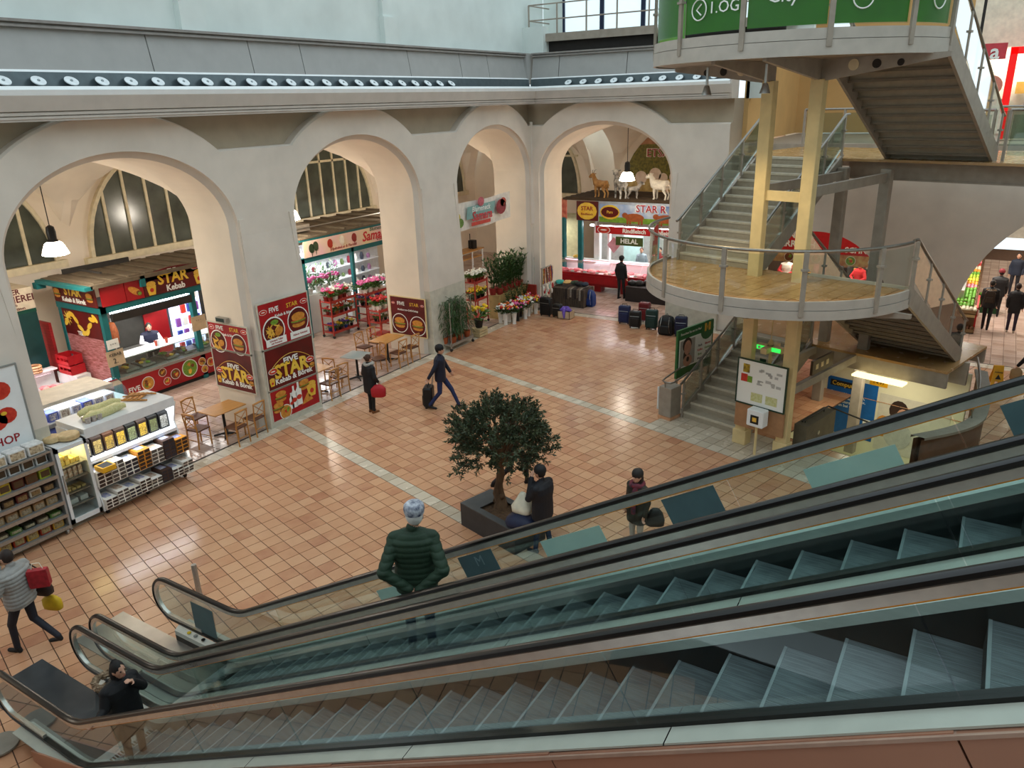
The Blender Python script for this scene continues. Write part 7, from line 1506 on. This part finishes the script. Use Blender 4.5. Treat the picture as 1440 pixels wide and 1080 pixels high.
bag('shopping_bag',pp-d_*.16-l_*.36+Vector((0,0,.48)),(.16,.06,.26),'#d8b01e','yellow shopping bag carried below the brown shoulder bag',rz=fa,bulge=.95)
# woman with red bag
wp=at(524,580); fa=face_to(.25,.95)
person((wp.x,wp.y,0),fa,'woman in a black coat and brown boots with a grey scarf','#17171a','#17171a','#7a4a22','#4a3020',H=1.62,vox=.012,bulk=1.15,hem=.62,haircut='bun',legs=[((.02,.08,.47),(.0,.08,.085),0),((.02,-.08,.47),(.0,-.08,.085),0)],arms=[((-.02,.26,1.12),(.12,.2,.98)),((-.0,-.27,1.12),(.12,-.22,.96))])
t=bpy.data.objects[[o.name for o in bpy.data.objects if o.name.startswith('person')][-1]]
def scarf(t,z,col,k=1.,r=.1,tail=True,col2=None):
    m=mat('scarf_'+col[1:],col,.8,col2=col2,scale=14) if col2 else mat('scarf_'+col[1:],col,.8,var=.3,scale=20)
    q=B(); q.tube([(.02+r*1.05*math.cos(a),r*math.sin(a),z+.015*math.sin(3*a)) for a in [2*pi*j/16 for j in range(17)]],.045,8)
    if tail: q.tube([(.1,.05,z),(.17,.06,z-.15),(.18,.07,z-.5)],[.045,.05,.04],8)
    return ob('scarf',q,m,t,smooth=60)
LASTP=lambda: [o for o in COL.objects if o.name.split('.')[0]=='person'][-1]
scarf(LASTP(),1.38,'#a9a49c',r=.105,tail=False)
bag('red_handbag',wp+Vector((.28,.0,.5)),(.2,.09,.34),'#b01c26','bright red handbag on the woman in brown boots',rz=.5,bulge=1)
# man pulling a trolley case
sp=at(622,574); fa=face_to(.87,.45); d_=Vector((math.cos(fa),math.sin(fa),0))
person((sp.x,sp.y,0),fa,'man in a navy jacket pulling a black trolley case','#141a2e','#1d2b55','#22201f','#15120f',H=1.76,vox=.012,bulk=1.1,hem=.8,hat=('beanie','#121214'),legs=[((.26,.1,.5),(.42,.1,.1),0),((-.02,-.1,.48),(-.3,-.1,.14),0)],arms=[((.1,.26,1.15),(.22,.24,.95)),((-.12,-.27,1.15),(-.25,-.28,.95))])
bp_=sp-d_*.42-Vector((-d_.y,d_.x,0))*.1
t=suitcase(604,572,'#101012','black trolley case pulled by the man in the navy jacket',h=.6,w=.4,d=.26,rz=fa-pi/2); q=B(); q.tube([(-.1,.1,.6),(-.1,.16,.92),(.1,.16,.92),(.1,.1,.6)],.01,5); ob('pull_handle',q,m_steel,t)
# walker behind the tree
kp=at(722,684); fa=face_to(.8,.6)
person((kp.x,kp.y,0),fa,'person in dark clothes striding past behind the tree','#1b1718','#1f1a1e','#121212','#15120f',H=1.76,vox=.013,bulk=1.1,hem=.8,legs=[((.28,.1,.5),(.3,.1,.085),0),((-.06,-.1,.5),(-.42,-.1,.16),0)],hat=('beanie','#161414'))
# man phoning at the planter
mp_=at(764,776); fa=face_to(-.9,.1)
person((mp_.x,mp_.y,0),fa,'man in a dark parka and black beanie phoning beside the planter','#12131a','#1c2c48','#1c2230','#15120f',H=1.7,vox=.011,bulk=1.22,hem=.74,hat=('beanie','#0f0f10'),arms=[((.12,.25,1.18),(.16,.1,1.5)),((.03,-.28,1.14),(.14,-.2,.98))],legs=[((.06,.1,.49),(.1,.1,.085),.1),((-.02,-.1,.49),(-.1,-.11,.085),-.1)],head=(.02,0))
# woman with plaid scarf
hw=at(898,662,1.62); fa=face_to(-.35,-.94)
person((hw.x,hw.y,0),fa,'woman in an olive coat with a red plaid scarf and dark hat','#2c2a22','#a9a49c','#3a332c','#2a1e18',H=1.62,vox=.011,bulk=1.15,hem=.66,hat=('beanie','#211d1a'),haircut='bob')
scarf(LASTP(),1.37,'#7a2a34',col2='#2c2a3a',r=.1); bag('handbag',hw+Vector((.3,.1,-1.05)),(.17,.1,.34),'#1d1a17','dark slouchy handbag on the arm of the woman with plaid scarf',rz=.4)
# customer and butchers
person((-12.45,28.35,0),face_to(.15,1),'customer in black standing before the long meat counter','#151416','#18181b','#111','#16120f',H=1.74,vox=.016,hat=('beanie','#161414'),legs=[((.02,.09,.49),(.0,.1,.085),0),((.06,-.09,.49),(.12,-.1,.085),0)])
person((-12.4,30.35,.1),face_to(.1,-1),'butcher in pale blue shirt behind the meat counter','#8fa0a8','#3a3f48','#111','#4a3a30',H=1.68,vox=.017,haircut='short')
person((-11.6,30.4,.1),face_to(0,-1),'butcher in dark shirt and red apron behind the meat counter','#9c1c22','#2a2a30','#111','#1a1512',H=1.72,vox=.017,sleeve='#1d1a1c')
kb=onx(212,478,-20.95)
person((-20.95,kb.y,.12),face_to(.9,-.35),'kebab seller in a navy vest and white sleeves looking down','#151a33','#20222c','#111','#1a1411',H=1.72,vox=.016,sleeve='#dfe3e8',arms=[((.06,.28,1.15),(.24,.1,1.1)),((.06,-.28,1.15),(.24,-.08,1.1))],head=(.05,0),bulk=1.15)
person((-6.1,28.85,.5),face_to(.1,-1),'butcher with white cap and white vest over red sleeves','#e6e2da','#333','#111','#5a4a3a',H=1.68,vox=.017,sleeve='#b3242c',hat=('beanie','#ecebe6'),arms=[((.08,.28,1.15),(.24,.1,1.08)),((.08,-.28,1.15),(.24,-.08,1.08))])
person((-3.62,28.75,.5),face_to(-.4,-1),'stall keeper in a red sweater and dark cap behind the stairs','#c01a22','#222','#111','#1a1411',H=1.66,vox=.017,hat=('beanie','#16130f'),arms=[((.08,.28,1.15),(.24,.12,1.05)),((.08,-.28,1.15),(.24,-.08,1.05))])
bw=onx(30,462,-22.75); person((-22.8,8.55,.1),face_to(.7,.4),'butchery worker in white coat and maroon apron','#d5d8dc','#4a1f24','#222','#6a5a4a',H=1.68,vox=.017,sleeve='#cfd6de',hem=.75)
# shoppers in the produce aisle
b1=at(1384,463); person((b1.x,b1.y,0),face_to(.1,1),'woman in a black coat with fur hood and backpack in the produce aisle','#121113','#151417','#111','#1a1411',H=1.68,vox=.014,hem=.78,bulk=1.15,legs=[((.03,.08,.48),(.05,.08,.085),0),((-.02,-.08,.48),(-.1,-.08,.1),0)])
q=B(); [q.blob((-.09+.08*math.cos(a)*.6,.13*math.sin(a),1.38),.03,0,6,4,.3) for a in [2*pi*j/14 for j in range(14)]]; ob('fur_trim',q,mat('fur_tan','#a58f74',.9),LASTP())
t=thing('backpack',(b1.x-.01,b1.y-.2,.98),'dark brown backpack worn by the woman in the produce aisle','backpack',rz=0); q=B(); q.rings([[(x*k_,y*k_,z) for x,y in((-.15,-.1),(.15,-.1),(.15,.05),(-.15,.05))] for z,k_ in((0,.9),(.05,1),(.3,1),(.4,.7))]); ob('sack',q,mat('bp_2a1c10','#2a1c10',.6),t,smooth=50); q=B(); q.box((-.1,-.14,.04),(.1,-.09,.2),bev=.015); ob('front_pocket',q,mat('bp_2a1c10','#2a1c10',.6),t)
bag('carrier_bag',(b1.x-.34,b1.y+.02,.42),(.1,.07,.3),'#d8b8a8','pale pink carrier bag held by the woman with backpack')
b3=at(1412,425); person((.62,31.6,0),face_to(.05,1),'shopper in black with a dark red hat in the produce aisle','#131316','#17171a','#111','#2a1411',H=1.68,vox=.016,hat=('beanie','#6e1620'),hem=.75,bulk=1.15)
person((1.12,29.55,0),face_to(.1,1),'shopper in dark coat with pale shoes beside the woman with backpack','#16161a','#2a1f33','#b8a898','#2a1c16',H=1.66,vox=.016,hem=.7)
person((1.15,35.2,0),face_to(-.1,-1),'shopper in dark blue far down the produce aisle','#1a2233','#1a1a22','#111','#2a1c16',H=1.7,vox=.018)
wr=at(1436,562); person((1.62,22.9,0),face_to(-.2,1),'shopper in black coat beside the wet floor sign','#0f0f12','#141418','#111','#1a1411',H=1.68,vox=.014,hem=.7,bulk=1.15,arms=[((-.0,.3,1.14),(.05,.42,.92)),((-.02,-.27,1.14),(.06,-.26,.9))])
bag('carrier_bag',(1.2,23.05,.45),(.14,.09,.34),'#a8875c','tan carrier bag held beside the wet floor sign',bulge=.95)
# ---------------------------------------------------------------- planter and tree
A=at(649,738); Bp=at(724,781); ex_=(Bp-A); Lp=ex_.length; bk=at(690,692.5,.46); la=at(648,713,.46); Wp=(bk-la).length
pa=math.atan2(ex_.y,ex_.x); cx_=Vector((math.cos(pa),math.sin(pa),0)); cy_=Vector((-cx_.y,cx_.x,0)); ctr=A+cx_*Lp/2+cy_*Wp/2
pl=thing('planter',(ctr.x,ctr.y,0),'low square anthracite planter box with soil on the terracotta floor','planter',rz=pa)
m_plt=mat('anthracite','#37383a',.5,var=.15,scale=6); hx_,hy_=Lp/2,Wp/2
for n_,a,b_ in(('front',(-hx_,-hy_,0),(hx_,-hy_+.06,.47)),('back',(-hx_,hy_-.06,0),(hx_,hy_,.47)),('l',(-hx_,-hy_+.06,0),(-hx_+.06,hy_-.06,.47)),('r',(hx_-.06,-hy_+.06,0),(hx_,hy_-.06,.47))): q=B(); q.box(a,b_); ob('side_panel',q,m_plt,pl)
q=B(); [q.box(a,b_) for a,b_ in(((-hx_+.42,-hy_,.471),(hx_-.14,-hy_+.14,.49)),((-hx_+.42,hy_-.14,.471),(hx_-.14,hy_,.49)),((-hx_,-hy_,.471),(-hx_+.42,hy_,.49)),((hx_-.14,-hy_,.471),(hx_,hy_,.49)))]; ob('rim',q,mat('anthracite_top','#4d4f50',.45),pl)
q=B(); q.sheet([[(-hx_+.3+(2*hx_-.4)*i/10,-hy_+.08+(2*hy_-.16)*j/10,.42+R.uniform(-.015,.02)) for j in range(11)] for i in range(11)]); ob('soil',q,mat('soil','#4a3526',.9,col2='#6b5138',scale=20,bump=.5),pl,smooth=60)
tb_=at(704,712,.44); tr_=thing('tree',(tb_.x,tb_.y,.42),'small olive tree with rounded crown and knotted trunk in the planter','tree')
m_bark=mat('bark','#4e3a2a',.85,col2='#7a5d42',scale=9,bump=.8,stretch=(1,1,.3))
trunk=[(0,0,-.02),(.02,.0,.12),(-.05,.02,.3),(-.02,.0,.5),(.02,.03,.72),(.0,.04,.9)]
q=B(); q.tube(trunk,[.15,.11,.1,.075,.07,.065],12)
for v in range(len(q.v)): a=q.v[v]; q.v[v]=tuple(c+R.uniform(-.012,.012) for c in a)
q.blob((-.1,.02,.12),(.07,.07,.09),0,8,6,.2); q.blob((.07,-.05,.28),(.05,.05,.06),0,8,6,.2); ob('trunk',q,m_bark,tr_,smooth=70)
cc=Vector((.02,.06,1.42)); RX,RZ=.84,.74; tips=[]
for i in range(16):
    a=2*pi*i/16+R.uniform(-.2,.2); el=R.uniform(-.35,1.35); d=Vector((math.cos(a)*math.cos(el),math.sin(a)*math.cos(el),math.sin(el))); e=cc+Vector((d.x*RX*.85,d.y*RX*.85,d.z*RZ*.85)); mid=Vector((0,.04,.9)).lerp(e,.5)+Vector((R.uniform(-.06,.06),R.uniform(-.06,.06),.08))
    q=B(); q.tube([(0,.04,.82),tuple(mid),tuple(e)],[.045,.022,.006],6); ob('branch',q,m_bark,tr_,smooth=60)
q=B(); tw=B()
for i in range(760):
    d=Vector((R.gauss(0,1),R.gauss(0,1),R.gauss(.15,.9))); d.normalize()
    if d.z<-.62: d.z*=-.4; d.normalize()
    rr=R.uniform(.42,1.0)**.6; lump=1+.14*math.sin(5*math.atan2(d.y,d.x)+3*d.z)+.1*math.sin(7*d.z+2*d.x)
    c=cc+Vector((d.x*RX*rr*lump,d.y*RX*rr*lump,d.z*RZ*rr*lump)); out=(d+Vector((R.uniform(-.5,.5),R.uniform(-.5,.5),R.uniform(-.2,.6)))).normalized()
    L=R.uniform(.12,.24); tw.tube([tuple(c-out*.06),tuple(c+out*L)],[.005,.002],4)
    for j in range(26):
        f_=R.random(); p=c+out*L*f_; ld=(out*.7+Vector((R.uniform(-1,1),R.uniform(-1,1),R.uniform(-.7,.9)))).normalized(); s_=ld.cross(Vector((R.uniform(-1,1),R.uniform(-1,1),R.uniform(-1,1)))).normalized()*.0125; ll=R.uniform(.06,.1)
        q.add([p,p+ld*ll*.5+s_,p+ld*ll,p+ld*ll*.5-s_],[(0,1,2,3)],j%2)
o=ob('foliage',q,[mat('olive_leaf','#39432c',.5,col2='#566042',scale=3),mat('olive_leaf2','#2b3524',.5,col2='#454f36',scale=3)],tr_); o['kind']='stuff'; o=ob('twigs',tw,m_bark,tr_); o['kind']='stuff'
# bags on the planter edge
bb_=at(730,740,.48); t=bag('shoulder_bag',bb_+Vector((.05,.02,.0)),(.3,.2,.26),'#1a2340','dark blue bag resting on the planter edge',bulge=.9)
bag('plastic_bag',bb_+Vector((.02,.12,.24)),(.2,.16,.4),'#e6e2cc','white plastic carrier bag on top of the blue bag',bulge=.55)
# bollard by the far escalator
bo=at(281,838); t=thing('bollard',(bo.x,bo.y,0),'short brushed steel bollard beside the escalator newel','bollard'); q=B(); q.lathe([(.055,0),(.055,.02),(.045,.03),(.045,.6),(.04,.62),(0,.62)],n=16); ob('tube',q,m_steel,t,smooth=40)
q=B(); q.lathe([(.18,0),(.22,.02),(.22,.05),(0,.06)],n=20); ob('floor_disc',q,mat('stone_disc','#8a8478',.6),label='round grey floor disc beside the near escalator',cat='disc',loc=tuple(at(2,1050))[:2]+(0,),smooth=40)
